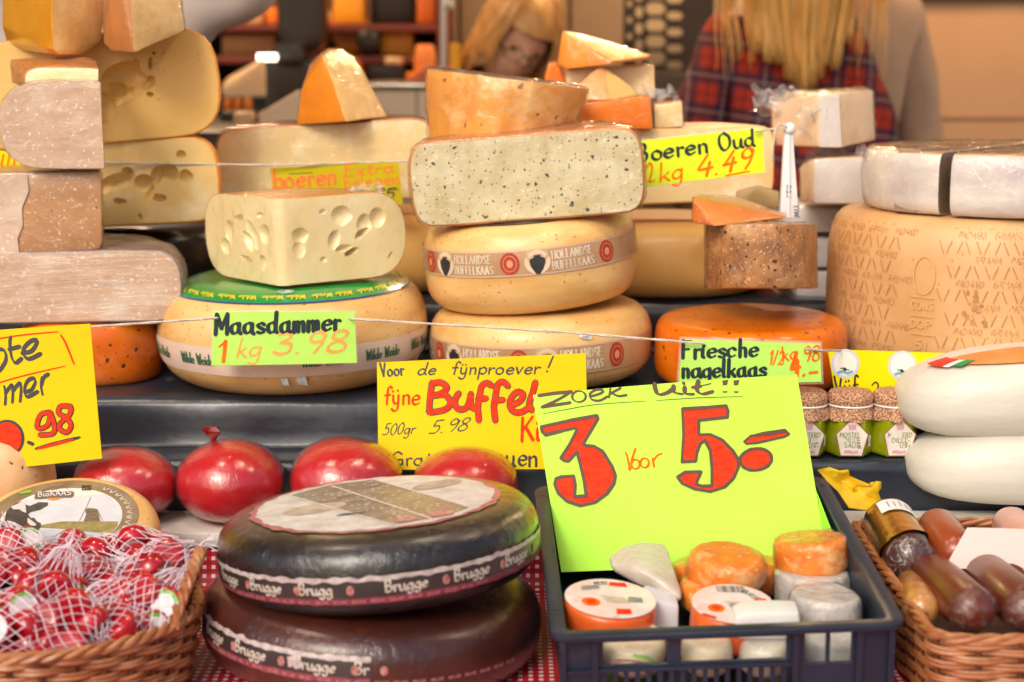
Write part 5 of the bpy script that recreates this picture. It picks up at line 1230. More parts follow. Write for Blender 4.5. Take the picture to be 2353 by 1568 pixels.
# yellow card with round badges
vs, mz8 = card('yellow card with two round blue and white cheese badges above the sauce jars', [(1902, 803), (2212, 813), (2216, 925), (1922, 925)], M_yel2, (2.112, 2.112, 2.108), sleeve=0)
Wb = MB(); Gb = MB(); Bb = MB(); I_ = MB()
for cx, cy in ((1942, 836), (2073, 840)):
    Gb = MB(); Wb = MB(); fill(Gb, ell(cx, cy, 33, 34), mz8, .0005); fill(Wb, ell(cx, cy, 27, 28), mz8, .0008)
    Gb.build('badge_ring', mat('badge ring', lin(196, 206, 214), rough=.4), vs, True); Wb.build('badge', mat('badge white', lin(230, 228, 220), rough=.4), vs, True)
    pw(Bb, 'BOEREN', (cx-23, cy-4), (cx+23, cy-4), 9, mz8, w=.16, slant=0, rag=0); pw(Bb, 'KAAS', (cx-13, cy+6), (cx+13, cy+6), 8, mz8, w=.16, slant=0, rag=0)
    for w_ in (0, 4): ribbon(Bb, [(cx-17, cy+19+w_*.6), (cx-6, cy+16+w_*.6), (cx+4, cy+20+w_*.6), (cx+16, cy+16+w_*.6)], mz8, 3.2, off=.0012+nxt())
    fill(I_, [(cx-5, cy+8), (cx+1, cy+9), (cx+3, cy+16), (cx-4, cy+16)], mz8, .0016); ribbon(I_, [(cx-12, cy+10), (cx-3, cy+11), (cx+9, cy+14)], mz8, 1.8, off=.0017)
inked(vs, Bb, mat('sky print', lin(96, 168, 196), rough=.5))
pw(I_, 'Vyf', (1918, 912), (1972, 908), 46, mz8, w=.11, wmin=.08, slant=.05); pw(I_, '2on', (2000, 912), (2062, 910), 34, mz8, w=.12, wmin=.08, slant=.05)
inked(vs, I_, M_ink)
# sliver of a card behind the left stack
sv, mz9 = card('yellow card with orange strokes, only a sliver showing behind the left stack', [(-60, 340), (48, 352), (52, 396), (-60, 392)], M_yel2, (2.34, 2.34, 2.34), sleeve=0)
Rd = MB()
for x in (-20, 2, 16, 30): ribbon(Rd, [(x+6, 356), (x, 388)], mz9, 5, 3, off=nxt())
inked(sv, Rd, M_orink)

# strings
M_string = mat('string', lin(214, 204, 190), lin(190, 178, 164), rough=.8, scale=300)
def string(label, pts, r=.0016, sag=0):
    q = []
    for (a, b) in zip(pts, pts[1:]):
        for i in range(12): q.append(a.lerp(b, i/12)-Vector((0, 0, sag*4*(i/12)*(1-i/12))))
    q.append(pts[-1])
    A = MB()
    for ph in (0, math.pi):
        A.tube([p+Vector((0, math.cos(i*1.3+ph), math.sin(i*1.3+ph)))*r*.35 for i, p in enumerate(q)], r*.8, 5)
    one('string', A.me('string', M_string), label, 'string', pts[0])
string('white string running across the big wheels, carrying the pale lime cards', [P(200, 752, 2.045), P(498, 731, 2.05), P(502, 733, 2.062)])
string('white string between the Maasdammer card and the Friesche nagelkaas card', [P(802, 731, 2.06), P(806, 733, 2.05), P(1300, 764, 2.044), P(1620, 790, 2.040)])
string('white string across the upper cheeses that holds the olive card', [P(232, 374, 2.40), P(620, 380, 2.41), P(960, 370, 2.43)])
string('short white string tied from the tilted card to the white peg', [P(1735, 303, 2.292), P(1770, 297, 2.296), P(1806, 296, 2.296)])
string('loose string end hanging in a loop from the white peg', [P(1808, 290, 2.294), P(1790, 284, 2.294), P(1782, 300, 2.294), P(1776, 340, 2.295), P(1774, 372, 2.3)])
string('short string joining the two cards by the jars', [P(1853, 802, 2.038), P(1890, 806, 2.05), P(1932, 806, 2.106)])

# ================================================================ front row on the plank
M_red = mat('red wax', lin(200, 12, 28), lin(176, 8, 22), rough=.2, scale=6, coat=1, crough=.05, cbump=.5, cscale=26, c3=lin(216, 70, 84), scale3=9, lo3=.6, hi3=.85)
def edam(label, uc, vt, vb, w, Y, seed, knob=False, rot=(0, 0, 0)):
    s = mpp((vt+vb)/2, Y); Rr = w*s/2; c = P(uc, (vt+vb)/2, Y); H = (vb-vt)*s*1.0
    t = thing('red_cheese', label, 'cheese', (c.x, c.y, ZB+.0005), rot, 'red wax ball cheeses along the plank')
    bm = bmesh.new(); bmesh.ops.create_uvsphere(bm, u_segments=48, v_segments=28, radius=1)
    for v in bm.verts:
        p = v.co.copy(); z = p.z
        r = 1-.05*z*(1 if z > 0 else .4)
        z2 = math.copysign(abs(z)**.85, z)*.96
        q = Vector((p.x*r*Rr, p.y*r*Rr, (z2+.96)/1.92*H)); v.co = q+noise.noise_vector(q*14+Vector((seed, 0, 0)))*.0022
    link('wax_rind', fin(bm, 'wax_rind', M_red, angle=80), t)
    wrap(t, .0006, .0018, 22, (1, 1, .45), 'wax film', seed+70, .04, 50, True)
    if knob:
        v = []; f = []; rn = random.Random(4)
        for i in range(6):
            for j in range(8):
                a = 2*math.pi*j/8; rr = [.005, .003, .004, .009, .011, .006][i]*(1+.35*math.sin(3*a+i))
                v.append((-.02+rr*math.cos(a), -.0+rr*.7*math.sin(a), H-.004+.0042*i))
        for i in range(5):
            for j in range(8): f.append([i*8+j, i*8+(j+1) % 8, (i+1)*8+(j+1) % 8, (i+1)*8+j])
        f.append([40+j for j in range(8)])
        part('twisted_knot', jit(v, .002, 60), f, mat('red film', lin(120, 10, 20), rough=.2, coat=1), t)
        mb = MB()
        for k in range(8):
            a = -math.pi/2-.75+k*.16+random.uniform(-.03, .03)
            mb.tube([(Rr*1.003*math.cos(p)*math.cos(a), Rr*1.003*math.cos(p)*math.sin(a), H/2+H/2*math.sin(p)*.98) for p in [-.95+.07*q for q in range(int(rn.uniform(6, 13)))]], .0009, 4)
        mb.build('wax_creases', mat('crease', lin(150, 8, 20), rough=.25, coat=1), t)
    return t
edam('red wax ball cheese beside the big yellow card, leftmost of the four', 287, 1042, 1212, 238, 1.988, 1)
edam('red wax ball cheese with a twisted knot on top, its lower front creased', 530, 1030, 1216, 246, 1.985, 2, True)
edam('red wax ball cheese behind the dark wheels, left of the yellow buffalo card', 795, 1010, 1200, 258, 1.990, 3)
edam('red wax ball cheese behind the dark wheels, in front of the yellow buffalo card', 1070, 1036, 1206, 242, 1.985, 4)
wheelthing('round_cheese', 'small herb flecked pale cheese at the left edge, before the big yellow card', -6, 1080, 1.958, ZB+.001, .066, .116, .0555, M_herb, .8, seed=12, amp=.002)

# wheel with the cow and windmill label
tc_ = P(140, 1196, 1.80); tiltB = R(17); HB = .068
MBk = Euler((tiltB, R(1), 0)).to_matrix()
base = tc_-MBk @ Vector((0, 0, HB))
bk = thing('round_cheese', 'wheel with a cow and windmill picture label, tilted up behind the basket of nets', 'cheese', base, (tiltB, R(1), 0))
link('rind', wheel_me('rind', .106, HB, .03, M_gouda, .7, amp=.0002, seed=13), bk)
nB = MBk @ Vector((0, 0, 1))
def mB(u, v, off): return onplane(u, v, tc_, nB)+nB*(off+.0006)
lb = lambda x, y, off: Vector((x, y, HB+off+.0006))
mb = MB(); fill(mb, ell(0, 0, .083, .083, 60), lb, 0); lab = mb.build('top_label', mat('brown ring label', lin(150, 130, 108), lin(128, 108, 86), rough=.4, scale=40, coat=.3), bk)
def art(name, polys, m, off=.0004, fn=mB, strokes=()):
    q = MB()
    for i, p in enumerate(polys): fill(q, p, fn, off+i*.00001)
    for pts, w in strokes: ribbon(q, pts, fn, w, off=off+nxt()*.2)
    return q.build(name, m, lab, fn is mB, angle=180)
zz = lambda pts: Z(pts, 0, 1082.4, .16)
art('picture_ground', [ell(0, 0, .0655, .0655, 60)], mat('label white', lin(232, 228, 222), rough=.4), .0003, lb)
def clip(pts):   # keep a picture polygon inside the round label
    out = []
    for u, v in zz(pts):
        q = MBk.inverted() @ (mB(u, v, 0)-tc_); r = math.hypot(q.x, q.y)
        s = min(1, .0648/r); w = tc_+MBk @ Vector((q.x*s, q.y*s, 0)); d = w-Vector((0, 0, CAMZ))
        dep = d.y*cp-d.z*sp
        out.append((CU+FPX*d.x/dep, CV-FPX*(d.y*sp+d.z*cp)/dep))
    return out
def seg(a, b, n=10): return [(a[0]+(b[0]-a[0])*i/n, a[1]+(b[1]-a[1])*i/n) for i in range(n+1)]
art('sky', [clip(seg((-200, 430), (500, 420))+seg((500, 420), (1650, 330))+seg((1900, 500), (1900, 760))+seg((1750, 770), (-200, 800)))], mat('label sky', lin(204, 208, 220), lin(220, 220, 226), rough=.4, scale=30), .0005)
art('water', [clip(seg((-200, 830), (1750, 880))+seg((1700, 1000), (1000, 1180))+seg((600, 1200), (-200, 1100)))], mat('label water', lin(176, 192, 206), lin(198, 208, 216), rough=.4, scale=50), .0006)
art('reed_bank', [clip(seg((560, 800), (850, 745))+seg((900, 740), (1700, 740))+seg((1720, 800), (1650, 920))+seg((1600, 920), (1000, 860))+seg((950, 850), (560, 830)))], mat('label grass', lin(132, 124, 72), lin(168, 150, 100), rough=.5, scale=110), .0007)
art('windmill', [zz([(1200, 740), (1240, 640), (1215, 560), (1290, 548), (1390, 560), (1420, 640), (1440, 740)])], mat('label mill', lin(136, 116, 98), lin(104, 88, 74), rough=.5, scale=200), .0008,
    strokes=[(zz([(1240, 545), (1305, 390)]), 1.2), (zz([(1140, 735), (1215, 590)]), 1.3), (zz([(1230, 580), (1400, 735)]), 1.2), (zz([(1395, 570), (1475, 730)]), 1.4)])
art('cow', [clip([(-100, 560), (20, 520), (80, 500), (180, 455), (300, 450), (370, 500), (430, 520), (560, 465), (690, 470), (690, 510), (580, 575), (440, 610), (405, 640), (440, 690), (490, 690), (530, 740), (590, 770), (590, 810), (560, 860), (570, 920), (500, 960), (300, 980), (-100, 960)])], mat('label cow', lin(58, 54, 58), lin(84, 80, 82), rough=.5, scale=120), .0009)
art('cow_blaze', [clip([(150, 530), (260, 490), (310, 455), (365, 490), (380, 620), (340, 610), (280, 570), (190, 570)]), clip([(400, 690), (440, 720), (520, 780), (510, 810), (440, 800), (395, 760)])], mat('label pink', lin(224, 208, 204), rough=.5), .0011)
art('banner', [zz([(505, 345), (540, 320), (1040, 310), (1065, 325), (1060, 380), (1020, 400), (800, 405), (560, 425), (495, 420)])], mat('label banner', lin(122, 106, 92), rough=.5), .0009, strokes=[(zz([(590, 330), (640, 280), (760, 245), (900, 240), (980, 280), (1000, 310)]), .9), (zz([(680, 210), (800, 280), (890, 320)]), .8), (zz([(970, 190), (850, 250), (740, 310)]), .8)])
art('orange_mark', [zz([(670, 410), (880, 402), (840, 430), (760, 440), (700, 430)])], mat('label orange', lin(226, 140, 70), rough=.5), .0010)
art('green_mark', [zz([(280, 320), (450, 285), (455, 325), (285, 350)])], mat('label lime', lin(140, 190, 60), rough=.5), .0009)
q = MB(); pw(q, 'BioKAAS', zz([(545, 395)])[0], zz([(1030, 368)])[0], 11, mB, w=.2, wmin=.08, slant=0, rag=0)
q.v = [v+nB*.0012 for v in q.v]; q.build('lettering', M_whitelabel, lab, True, angle=180)
q = MB(); pw(q, 'ECO', zz([(1180, 285)])[0], zz([(1305, 285)])[0], 8, mB, w=.25, slant=0, rag=0)
for a, b in (((1170, 230), (1315, 228)), ((1172, 292), (1312, 290))): ribbon(q, zz([a, b]), mB, 1.2, off=.0006)
q.v = [v+nB*.0006 for v in q.v]; q.build('lettering', M_ink, lab, True, angle=180)
q = MB()
for k in range(14):
    a = R(-42+8*k)
    ribbon(q, [(.075*math.cos(a)-.003*math.sin(a), .075*math.sin(a)+.003*math.cos(a)), (.071*math.cos(a), .071*math.sin(a)), (.076*math.cos(a)+.003*math.sin(a), .076*math.sin(a)-.003*math.cos(a))], lb, .0016, off=.0004)
q.build('lettering', M_silver, lab)

# ================================================================ two dark wheels
M_dark = mat('dark rind', lin(36, 27, 27), lin(24, 20, 22), rough=.3, scale=7, coat=.9, crough=.08, cbump=.8, cscale=32, cstretch=(1, 1, .6), c3=lin(70, 46, 32), scale3=6, lo3=.58, hi3=.85)
M_dark2 = mat('brown rind', lin(84, 38, 26), lin(58, 28, 24), rough=.3, scale=7, coat=.8, crough=.1, cbump=.8, cscale=30, cstretch=(1, 1, .6), c3=lin(110, 52, 24), scale3=22, lo3=.58, hi3=.75)
M_bband = mat('dark band', lin(62, 52, 52), lin(48, 40, 42), rough=.4, scale=30, coat=.4, crough=.2)
M_ragwhite = mat('ragged white', lin(206, 196, 192), lin(170, 150, 150), rough=.5, scale=120, coat=.4)
M_ragpink = mat('ragged pink', lin(150, 74, 84), lin(120, 50, 62), rough=.45, scale=80, coat=.4)
M_blackletter = mat('pale print', lin(214, 204, 192), lin(176, 164, 152), rough=.5, scale=200)
BW = (.166, .080, .048, .72); BW2 = (.175, .080, .048, .75)
def brugge(label, uc, v, Y, zb, W, rot, zc, x0, x1, words, m, seed):
    w = wheelthing('dark_round_cheese', label, uc, v, Y, zb, *W[:3], m, W[3], rot=rot, amp=.0003, seed=seed)
    mp = bandmap(*W, zc)
    b = band(w, mp, x0, x1, -.0085, .0085, M_bband)
    band(b, mp, x0, x1, .0078, .0125, M_ragwhite, 'white_edge', off=.0004, ny=2, nx=240, ragged=.0024, seed=seed)
    band(b, mp, x0, x1, -.0145, -.0080, M_ragpink, 'pink_edge', off=.0004, ny=2, nx=120, ragged=.0012, seed=seed+4)
    A = MB(); S = MB()
    for (xa, tx) in words:
        write(A, tx, (xa, -.0036), (xa+.0068*len(tx), -.0036), .0110, mp, w=.25, wmin=.05, nib=R(42))
        fill(S, ell(xa+.0078*len(tx)+.0125, 0, .0038, .0048, 12), mp, .0008)
    A.v = [v for v in A.v]; A.build('lettering', M_blackletter, b, angle=180); S.build('emblem', mat('emblem red', lin(150, 66, 60), lin(200, 150, 140), rough=.5, scale=260), b, angle=180)
    q = MB()
    for k in range(22): write(q, 'BELGIE', (x0+.004+k*.018, -.0128), (x0+.017+k*.018, -.0128), .0026, mp, w=.2)
    q.build('small_print', mat('pink print2', lin(196, 130, 134), rough=.5), b, angle=180)
    return w
b2 = brugge('brown wheel with a torn black banded label, lower of the two dark wheels', 853, 1450, 1.70, ZT+.0005, BW2, (R(0), R(2.5), 0), .046, -.222, .012, [(-.197, 'Brugge'), (-.135, 'Brugge'), (-.062, 'Brugge'), (-.0035+.0, 'Br')], M_dark2, 2)
mb = MB(); mp = bandmap(*BW2, .046, .0016)
fill(mb, [(-.069, .006), (-.062, .0075), (-.055, .005), (-.052, .000), (-.057, -.004), (-.062, -.002), (-.067, -.004)], mp, .0008); mb.build('torn_patch', M_ragwhite, b2)
b1 = brugge('blackish wheel with a white and pink top label, upper of the two dark wheels', 878, 1250, 1.705, ZT+BW2[1]-.0005, BW, (R(-2.2), R(-4.2), 0), .034, -.27, .27, [(-.127, 'Brugge'), (-.066, 'Brugg'), (.018, 'Brugge'), (.086, 'Brugge'), (.150, 'Brugge'), (-.19, 'Brugge')], M_dark, 3)
mp = lambda x, y, off: Vector((x, y, BW[1]+off+.0006))
def rag(r, n, amp, seed): return [((r+noise.noise(Vector((math.cos(2*math.pi*i/n)*9, math.sin(2*math.pi*i/n)*9, seed)))*amp)*math.cos(2*math.pi*i/n), (r+noise.noise(Vector((math.cos(2*math.pi*i/n)*9, math.sin(2*math.pi*i/n)*9, seed)))*amp)*math.sin(2*math.pi*i/n)) for i in range(n)]
def cr(k): return topmap(BW, k)
mb = MB(); fill(mb, rag(.1285, 160, .005, 1), mp, 0); tl = mb.build('top_label', mat('pink label', lin(196, 120, 124), lin(170, 88, 96), rough=.45, scale=60, coat=.3), b1)
mb = MB(); fill(mb, rag(.1225, 160, .005, 2), mp, .0004); mb.build('white_ground', mat('white label ground', lin(226, 220, 216), lin(196, 186, 182), rough=.45, scale=50, c3=lin(190, 172, 160), scale3=32, lo3=.62, hi3=.8), tl)
def lp_(pts): return pts
def chord(x_at_front, x_at_back, side): return None
ch = lambda x, y: (min(max(x, -.116), .116), y)
st_ = [(-.012, -.109), (.078, -.080), (.02, .112), (-.074, .088)]
dgl = [(.020, -.108), (.060, -.095), (.085, -.07), (.0, .0), (-.035, .105), (-.075, .085), (-.10, .05), (-.05, -.0)]
band_poly = [(.026, -.1125), (.075, -.0885), (.0985, -.058), (-.012, .113), (-.060, .0985), (-.098, .060)]
mb = MB(); fill(mb, band_poly, mp, .0008); mb.build('diagonal_band', mat('taupe band', lin(164, 148, 138), lin(126, 108, 100), rough=.45, scale=55, lo=.3, hi=.7, specks=((lin(216, 204, 194), 60, .35, .7),), coat=.6, crough=.15, cbump=.4), tl)
mb = MB()
for (a, b_) in (((.026, -.1125), (-.098, .060)), ((.0985, -.058), (-.012, .113)), ((.062, -.096), (-.056, .094))): ribbon(mb, [a, b_], mp, .003, off=.0011)
d0 = Vector((-.124, .1725)).normalized()
def dl(p, s, t): return (p[0]+d0.x*s+d0.y*t, p[1]+d0.y*s-d0.x*t)
for tx, t0, s0 in (('Brugge', .022, .03), ('KAAS', .030, .125)):
    b0 = dl((.040, -.105), s0, t0*.4); b1_ = dl((.040, -.105), s0+.075, t0*.4); write(mb, tx, b0, b1_, .026, mp, w=.22, wmin=.08, rag=5)
for tx, s0 in (('Oud', .03), ('Vieux', .10)): b0 = dl((.083, -.075), s0, -.008); b1_ = dl((.083, -.075), s0+.055, -.008); write(mb, tx.replace('x', 's'), b0, b1_, .02, mp, w=.2, wmin=.08, rag=5)
mb.build('lettering', mat('cream print', lin(232, 222, 210), lin(204, 190, 176), rough=.5, scale=150), tl, angle=180)
mb = MB(); fill(mb, ell(.070, -.078, .014, .012), mp, .0014); fill(mb, ell(.036, -.092, .013, .010), mp, .0014); mb.build('red_seal', mat('seal red', lin(180, 96, 92), lin(214, 170, 160), rough=.5, scale=150), tl)
mb = MB(); fill(mb, ell(-.062, -.014, .034, .02, rot=.5), mp, .0009); fill(mb, ell(.060, .062, .03, .016, rot=.6), mp, .0009); mb.build('picture', mat('label picture', lin(206, 190, 170), lin(166, 146, 134), rough=.5, scale=70), tl)
mb = MB(); fill(mb, [(-.036, -.056), (-.010, -.052), (-.006, -.046), (-.030, -.048)], mp, .0011); mb.build('picture_mark', mat('label slate', lin(70, 78, 100), rough=.5), tl)

# ================================================================ wicker
M_wick = mat('wicker', lin(180, 112, 66), lin(140, 78, 42), rough=.45, scale=26, stretch=(1, 1, 6), lo=.3, hi=.7, c3=lin(204, 148, 104), scale3=16, lo3=.5, hi3=.75, coat=.3, crough=.25)
M_wickdark = mat('wicker dark', lin(120, 64, 34), lin(84, 44, 24), rough=.5, scale=30)
def weave(root, path, z0, z1, rows, stakes, r, flare, amp):
    """path(s, grow) -> point on the outline"""
    A = MB(); B = MB(); n = stakes*5
    dz = (z1-z0)/rows
    for k in range(rows):
        z = z0+dz*(k+.5); g = flare*(z-z0)
        for sub in (-.5, .5):
            pts = []
            for i in range(n):
                s = i/n; p, nn = path(s, g)
                o = amp*math.cos(math.pi*stakes*s+math.pi*((k//1) % 2))
                j = noise.noise(Vector((s*40, k*3.3+sub, 0)))
                pts.append(Vector((p[0]+nn[0]*(o+j*.0006), p[1]+nn[1]*(o+j*.0006), z+sub*dz*.5+j*.0011)))
            A.tube(pts, r*random.uniform(.85, 1.1), 5, closed=True)
    for i in range(stakes):
        s = (i+.0)/stakes; q = []
        for z in (z0, (z0+z1)/2, z1): p, nn = path(s, flare*(z-z0)); q.append(Vector((p[0], p[1], z)))
        B.tube(q, r*1.25, 6)
    A.build('weave', M_wick, root); B.build('stakes', M_wickdark, root)
    C = MB()
    for ph in range(3):
        pts = []; m_ = stakes*8
        for i in range(m_):
            s = i/m_; p, nn = path(s, flare*(z1-z0)); a = 2*math.pi*(ph/3+s*stakes*.55//1*0+s*round(stakes*.55))
            pts.append(Vector((p[0]+nn[0]*math.cos(a)*r*1.6, p[1]+nn[1]*math.cos(a)*r*1.6, z1+r*1.2+math.sin(a)*r*1.4)))
        C.tube(pts, r*1.35, 6, closed=True)
    C.build('rim', M_wick, root)
    b = [path(i/40, 0)[0] for i in range(40)]
    part('base', [(x, y, z0+.002) for x, y in b]+[(x, y, z0) for x, y in b], [list(range(40)), list(range(40, 80))[::-1]], M_wickdark, root)
xc = P(84, 1370, 1.62).x
wb = thing('wicker_basket', 'round wicker basket with a twisted handle, filled with red netted cheeses', 'basket', (xc, 1.62, ZT+.001))
def pell(s, g):
    t = 2*math.pi*s; return ((.146+g)*math.cos(t), (.140+g)*math.sin(t)), (math.cos(t), math.sin(t))
weave(wb, pell, .003, .074, 9, 34, .0024, .17, .0034)
H_ = MB()
for ph in range(3):
    pts = []
    for i in range(61):
        t = i/60; an = R(-24)+(R(30)-R(-24))*t; lift = math.sin(math.pi*t)**.7*.052
        a = 2*math.pi*(ph/3+t*5.5); rr = .160
        pts.append(Vector((rr*math.cos(an)+math.cos(a)*.0036, (rr-.004)*math.sin(an), .074+lift+math.sin(a)*.0036)))
    H_.tube(pts, .0034, 6)
H_.build('handle', M_wick, wb)

# ---- net bags of small red cheeses
M_mini = mat('red mini wax', lin(186, 12, 34), lin(158, 6, 26), rough=.25, scale=40, coat=.7, crough=.1)
M_net = mat('white net', lin(232, 214, 226), rough=.4)
M_minilabel = mat('mini label', lin(232, 228, 234), rough=.4); M_minigreen = mat('mini green', lin(112, 190, 60), rough=.4)
mini_w = wheel_me('wax', .0155, .016, .006, M_mini, .7, seg=24, amp=0, n=8)
def minilabel():
    v = [(.0118*math.cos(2*math.pi*k/20), .0118*math.sin(2*math.pi*k/20), .0164) for k in range(20)]
    return raw('label', v, [list(range(20))], M_minilabel)
def minigreen():
    v = []; f = []
    for k in range(13):
        a = R(-60+10*k); v += [(.0088*math.cos(a), .0088*math.sin(a), .0167), (.0118*math.cos(a), .0118*math.sin(a), .0167)]
    for k in range(12): f.append([2*k, 2*k+1, 2*k+3, 2*k+2])
    return raw('green_arc', v, f, M_minigreen)
ml, mg = minilabel(), minigreen()
def netbag(seed):
    """cheeses and the net that hugs them, in local coordinates; the knot points along +x"""
    rn = random.Random(seed); cs = []
    for lay, n, r0, z in ((0, 5, .0195, -.010), (1, 4, .0150, .010)):
        for i in range(n):
            a = 2*math.pi*i/n+rn.uniform(-.2, .2)+lay; c = Vector((r0*1.15*math.cos(a), r0*math.sin(a), z))
            M_ = Matrix.Translation(c) @ Euler((rn.uniform(-.9, .9), rn.uniform(-.9, .9), rn.uniform(0, 6))).to_matrix().to_4x4() @ Matrix.Translation((0, 0, -.008)); cs.append(M_)
    cen = [m @ Vector((0, 0, .008)) for m in cs]
    def supp(d):
        return max(c.dot(d)+.0150 for c in cen)
    nU, nV = 19, 14; v = []
    for j in range(nV):
        th = math.pi*(.04+.92*j/(nV-1))
        for i in range(nU):
            ph = 2*math.pi*(i+.5*(j % 2))/nU
            d = Vector((math.cos(th), math.sin(th)*math.cos(ph), math.sin(th)*math.sin(ph)))
            p = d*supp(d)*(.97)
            if j < 4: p = Vector((supp(Vector((1, 0, 0)))+.004+.011*(3-j)/3 if j < 3 else p.x+.003, p.y*(.16+.22*j), p.z*(.16+.22*j)))
            v.append(p+noise.noise_vector(p*180+Vector((seed, 0, 0)))*.0012)
    e = []
    for j in range(nV-1):
        for i in range(nU):
            a = j*nU+i
            if j % 2 == 0: e += [(a, (j+1)*nU+i), (a, (j+1)*nU+(i-1) % nU)]
            else: e += [(a, (j+1)*nU+i), (a, (j+1)*nU+(i+1) % nU)]
    mb = MB()
    for a, b in e: mb.tube([v[a], v[b]], .00040, 3)
    x = supp(Vector((1, 0, 0)))+.012
    for k in range(8):
        a = rn.uniform(0, 6.28); mb.tube([(x, .003*math.cos(a), .003*math.sin(a)), (x+.006, .004*math.cos(a*1.7), .004*math.sin(a)), (x+rn.uniform(.010, .016), .010*math.cos(a), .010*math.sin(a*1.3))], .0007, 3)
    mb.tube([(x-.001, .0035*math.cos(q), .0035*math.sin(q)) for q in [2*math.pi*i/10 for i in range(10)]], .0013, 4, closed=True)
    return cs, mb.me('net', M_net)
PROT = [netbag(s) for s in (1, 2, 3)]
def bag(label, u, v, Y, k, rot, sc_=1.14):
    cs, net = PROT[k % 3]; c = P(u, v, Y)
    t = thing('net_bag', label, 'net bag', c, rot, 'net bags of red mini cheeses in the round basket'); t.scale = (sc_,)*3
    o = bpy.data.objects.new('net', net); COL.objects.link(o); o.parent = t
    for M_ in cs:
        w = bpy.data.objects.new('mini_cheese', mini_w); COL.objects.link(w); w.parent = t; w.matrix_local = M_
        if (M_.to_3x3() @ Vector((0, 0, 1))).z < .74: continue
        for nm, me in (('label', ml), ('green_arc', mg)):
            q = bpy.data.objects.new(nm, me); COL.objects.link(q); q.parent = w
BAGS = [('net of red mini cheeses at the left edge of the basket, rearmost there', 44, 1290, 1.72, 0, (.2, -.5, 2.2)), ('long net of red mini cheeses at the back, below the windmill picture', 150, 1298, 1.72, 1, (.4, -.3, .3)),
        ('net of red mini cheeses at the back, its white knot beside the windmill label', 222, 1308, 1.71, 2, (1.2, -.2, -.6)), ('upright net of red mini cheeses rearmost beside the cow wheel on the right', 318, 1292, 1.715, 0, (2.2, -.4, -.4)),
        ('net of red mini cheeses touching the basket handle, knot towards the handle', 352, 1332, 1.66, 1, (2.9, -.5, .4)), ('net of red mini cheeses at the left edge, second from the back', 34, 1336, 1.64, 2, (.9, .2, 2.9)),
        ('net of red mini cheeses near the left, gathered in a tall white knot', 118, 1385, 1.60, 0, (1.6, -1.1, 1.0)), ('net of red mini cheeses in the middle of the basket, dark gap behind it', 212, 1352, 1.65, 1, (.6, .4, 1.4)),
        ('net of red mini cheeses with its star shaped knot facing the front', 262, 1412, 1.575, 2, (.1, .35, -1.75)), ('net of red mini cheeses by the right wall of the basket, below the handle', 336, 1412, 1.575, 0, (.7, -.6, .9)),
        ('net of red mini cheeses low at the left edge, nearest the front rim', 32, 1448, 1.535, 1, (1.9, .1, .2)), ('net of red mini cheeses in the middle against the front rim', 166, 1456, 1.53, 2, (2.4, -.2, 2.6)),
        ('net of red mini cheeses against the front rim on the right', 268, 1448, 1.55, 1, (.3, .2, 1.0))]
for q in BAGS: bag(*q)

# ================================================================ dark crate
FL, FR, BL_, BR_ = P(1262, 1465, 1.52), P(2092, 1438, 1.52), P(1229, 1112, 1.90), P(1893, 1098, 1.90)
fc, bc = (FL+FR)/2, (BL_+BR_)/2
ey = (bc-fc).normalized(); ex = ((FR-FL).normalized()+(BR_-BL_).normalized()).normalized(); ez = ex.cross(ey).normalized(); ex = ey.cross(ez).normalized()
cm = Matrix((ex, ey, ez)).transposed(); cw = ((FR-FL).length+(BR_-BL_).length)/4; cd = (bc-fc).length/2
CH = .084
cb_ = (fc+bc)/2-ez*CH
cr_ = thing('plastic_crate', 'dark slate plastic crate with a slotted front, full of small cheeses', 'crate', cb_, cm.to_euler())
M_crate = mat('crate plastic', lin(34, 46, 66), lin(24, 34, 52), rough=.36, scale=9, bump=.1, bscale=120, c3=lin(62, 70, 84), scale3=10, lo3=.62, hi3=.85)
def rrect(w, d, r, n=6):
    out = []
    for cx, cy, a0 in ((w-r, d-r, 0), (-(w-r), d-r, 90), (-(w-r), -(d-r), 180), (w-r, -(d-r), 270)):
        for i in range(n+1): a = R(a0+90*i/n); out.append((cx+r*math.cos(a), cy+r*math.sin(a)))
    return out
def ringme(name, o, i_, z0, z1, m):
    n = len(o); v = [(x, y, z1) for x, y in o]+[(x, y, z1) for x, y in i_]+[(x, y, z0) for x, y in o]+[(x, y, z0) for x, y in i_]; f = []
    for k in range(n):
        q = (k+1) % n; f += [[k, q, n+q, n+k], [2*n+k, 3*n+k, 3*n+q, 2*n+q], [k, 2*n+k, 2*n+q, q], [n+k, n+q, 3*n+q, 3*n+k]]
    return raw(name, v, f, m, smooth=False)
rw = .0155
link('rim', bevelled(ringme('rim', rrect(cw, cd, .018), rrect(cw-rw, cd-rw, .006), CH-.006, CH, M_crate), .0012), cr_)
iw, idp = cw-rw+.001, cd-rw+.001
fwall = MB(); fwall.box((-iw, -idp-.004, .002), (iw, -idp, CH-.0062)); fm_ = fwall.me('front_wall', M_crate, smooth=False)
cut = MB()
sx = 2*cw/830.0                        # metres per picture pixel along the front
def fx(u): return (u-1677)*sx
def cutbox(u0, u1, za, zb): cut.box((fx(u0), -idp-.02, za), (fx(u1), -idp+.02, zb))
ztop = CH-.012
cutbox(1385, 1535, ztop-.024, ztop); cutbox(1566, 1815, ztop-.024, ztop); cutbox(1858, 1908, ztop-.030, ztop+.003); cutbox(1918, 1968, ztop-.030, ztop+.003)
for k in range(17): cutbox(1392+26.5*k, 1407+26.5*k, .010, ztop-.030)
fm2 = boolean(fm_, cut.me('cut', M_crate, smooth=False))
link('front_wall', bevelled(fm2, .0008, 1), cr_)
rb = MB()
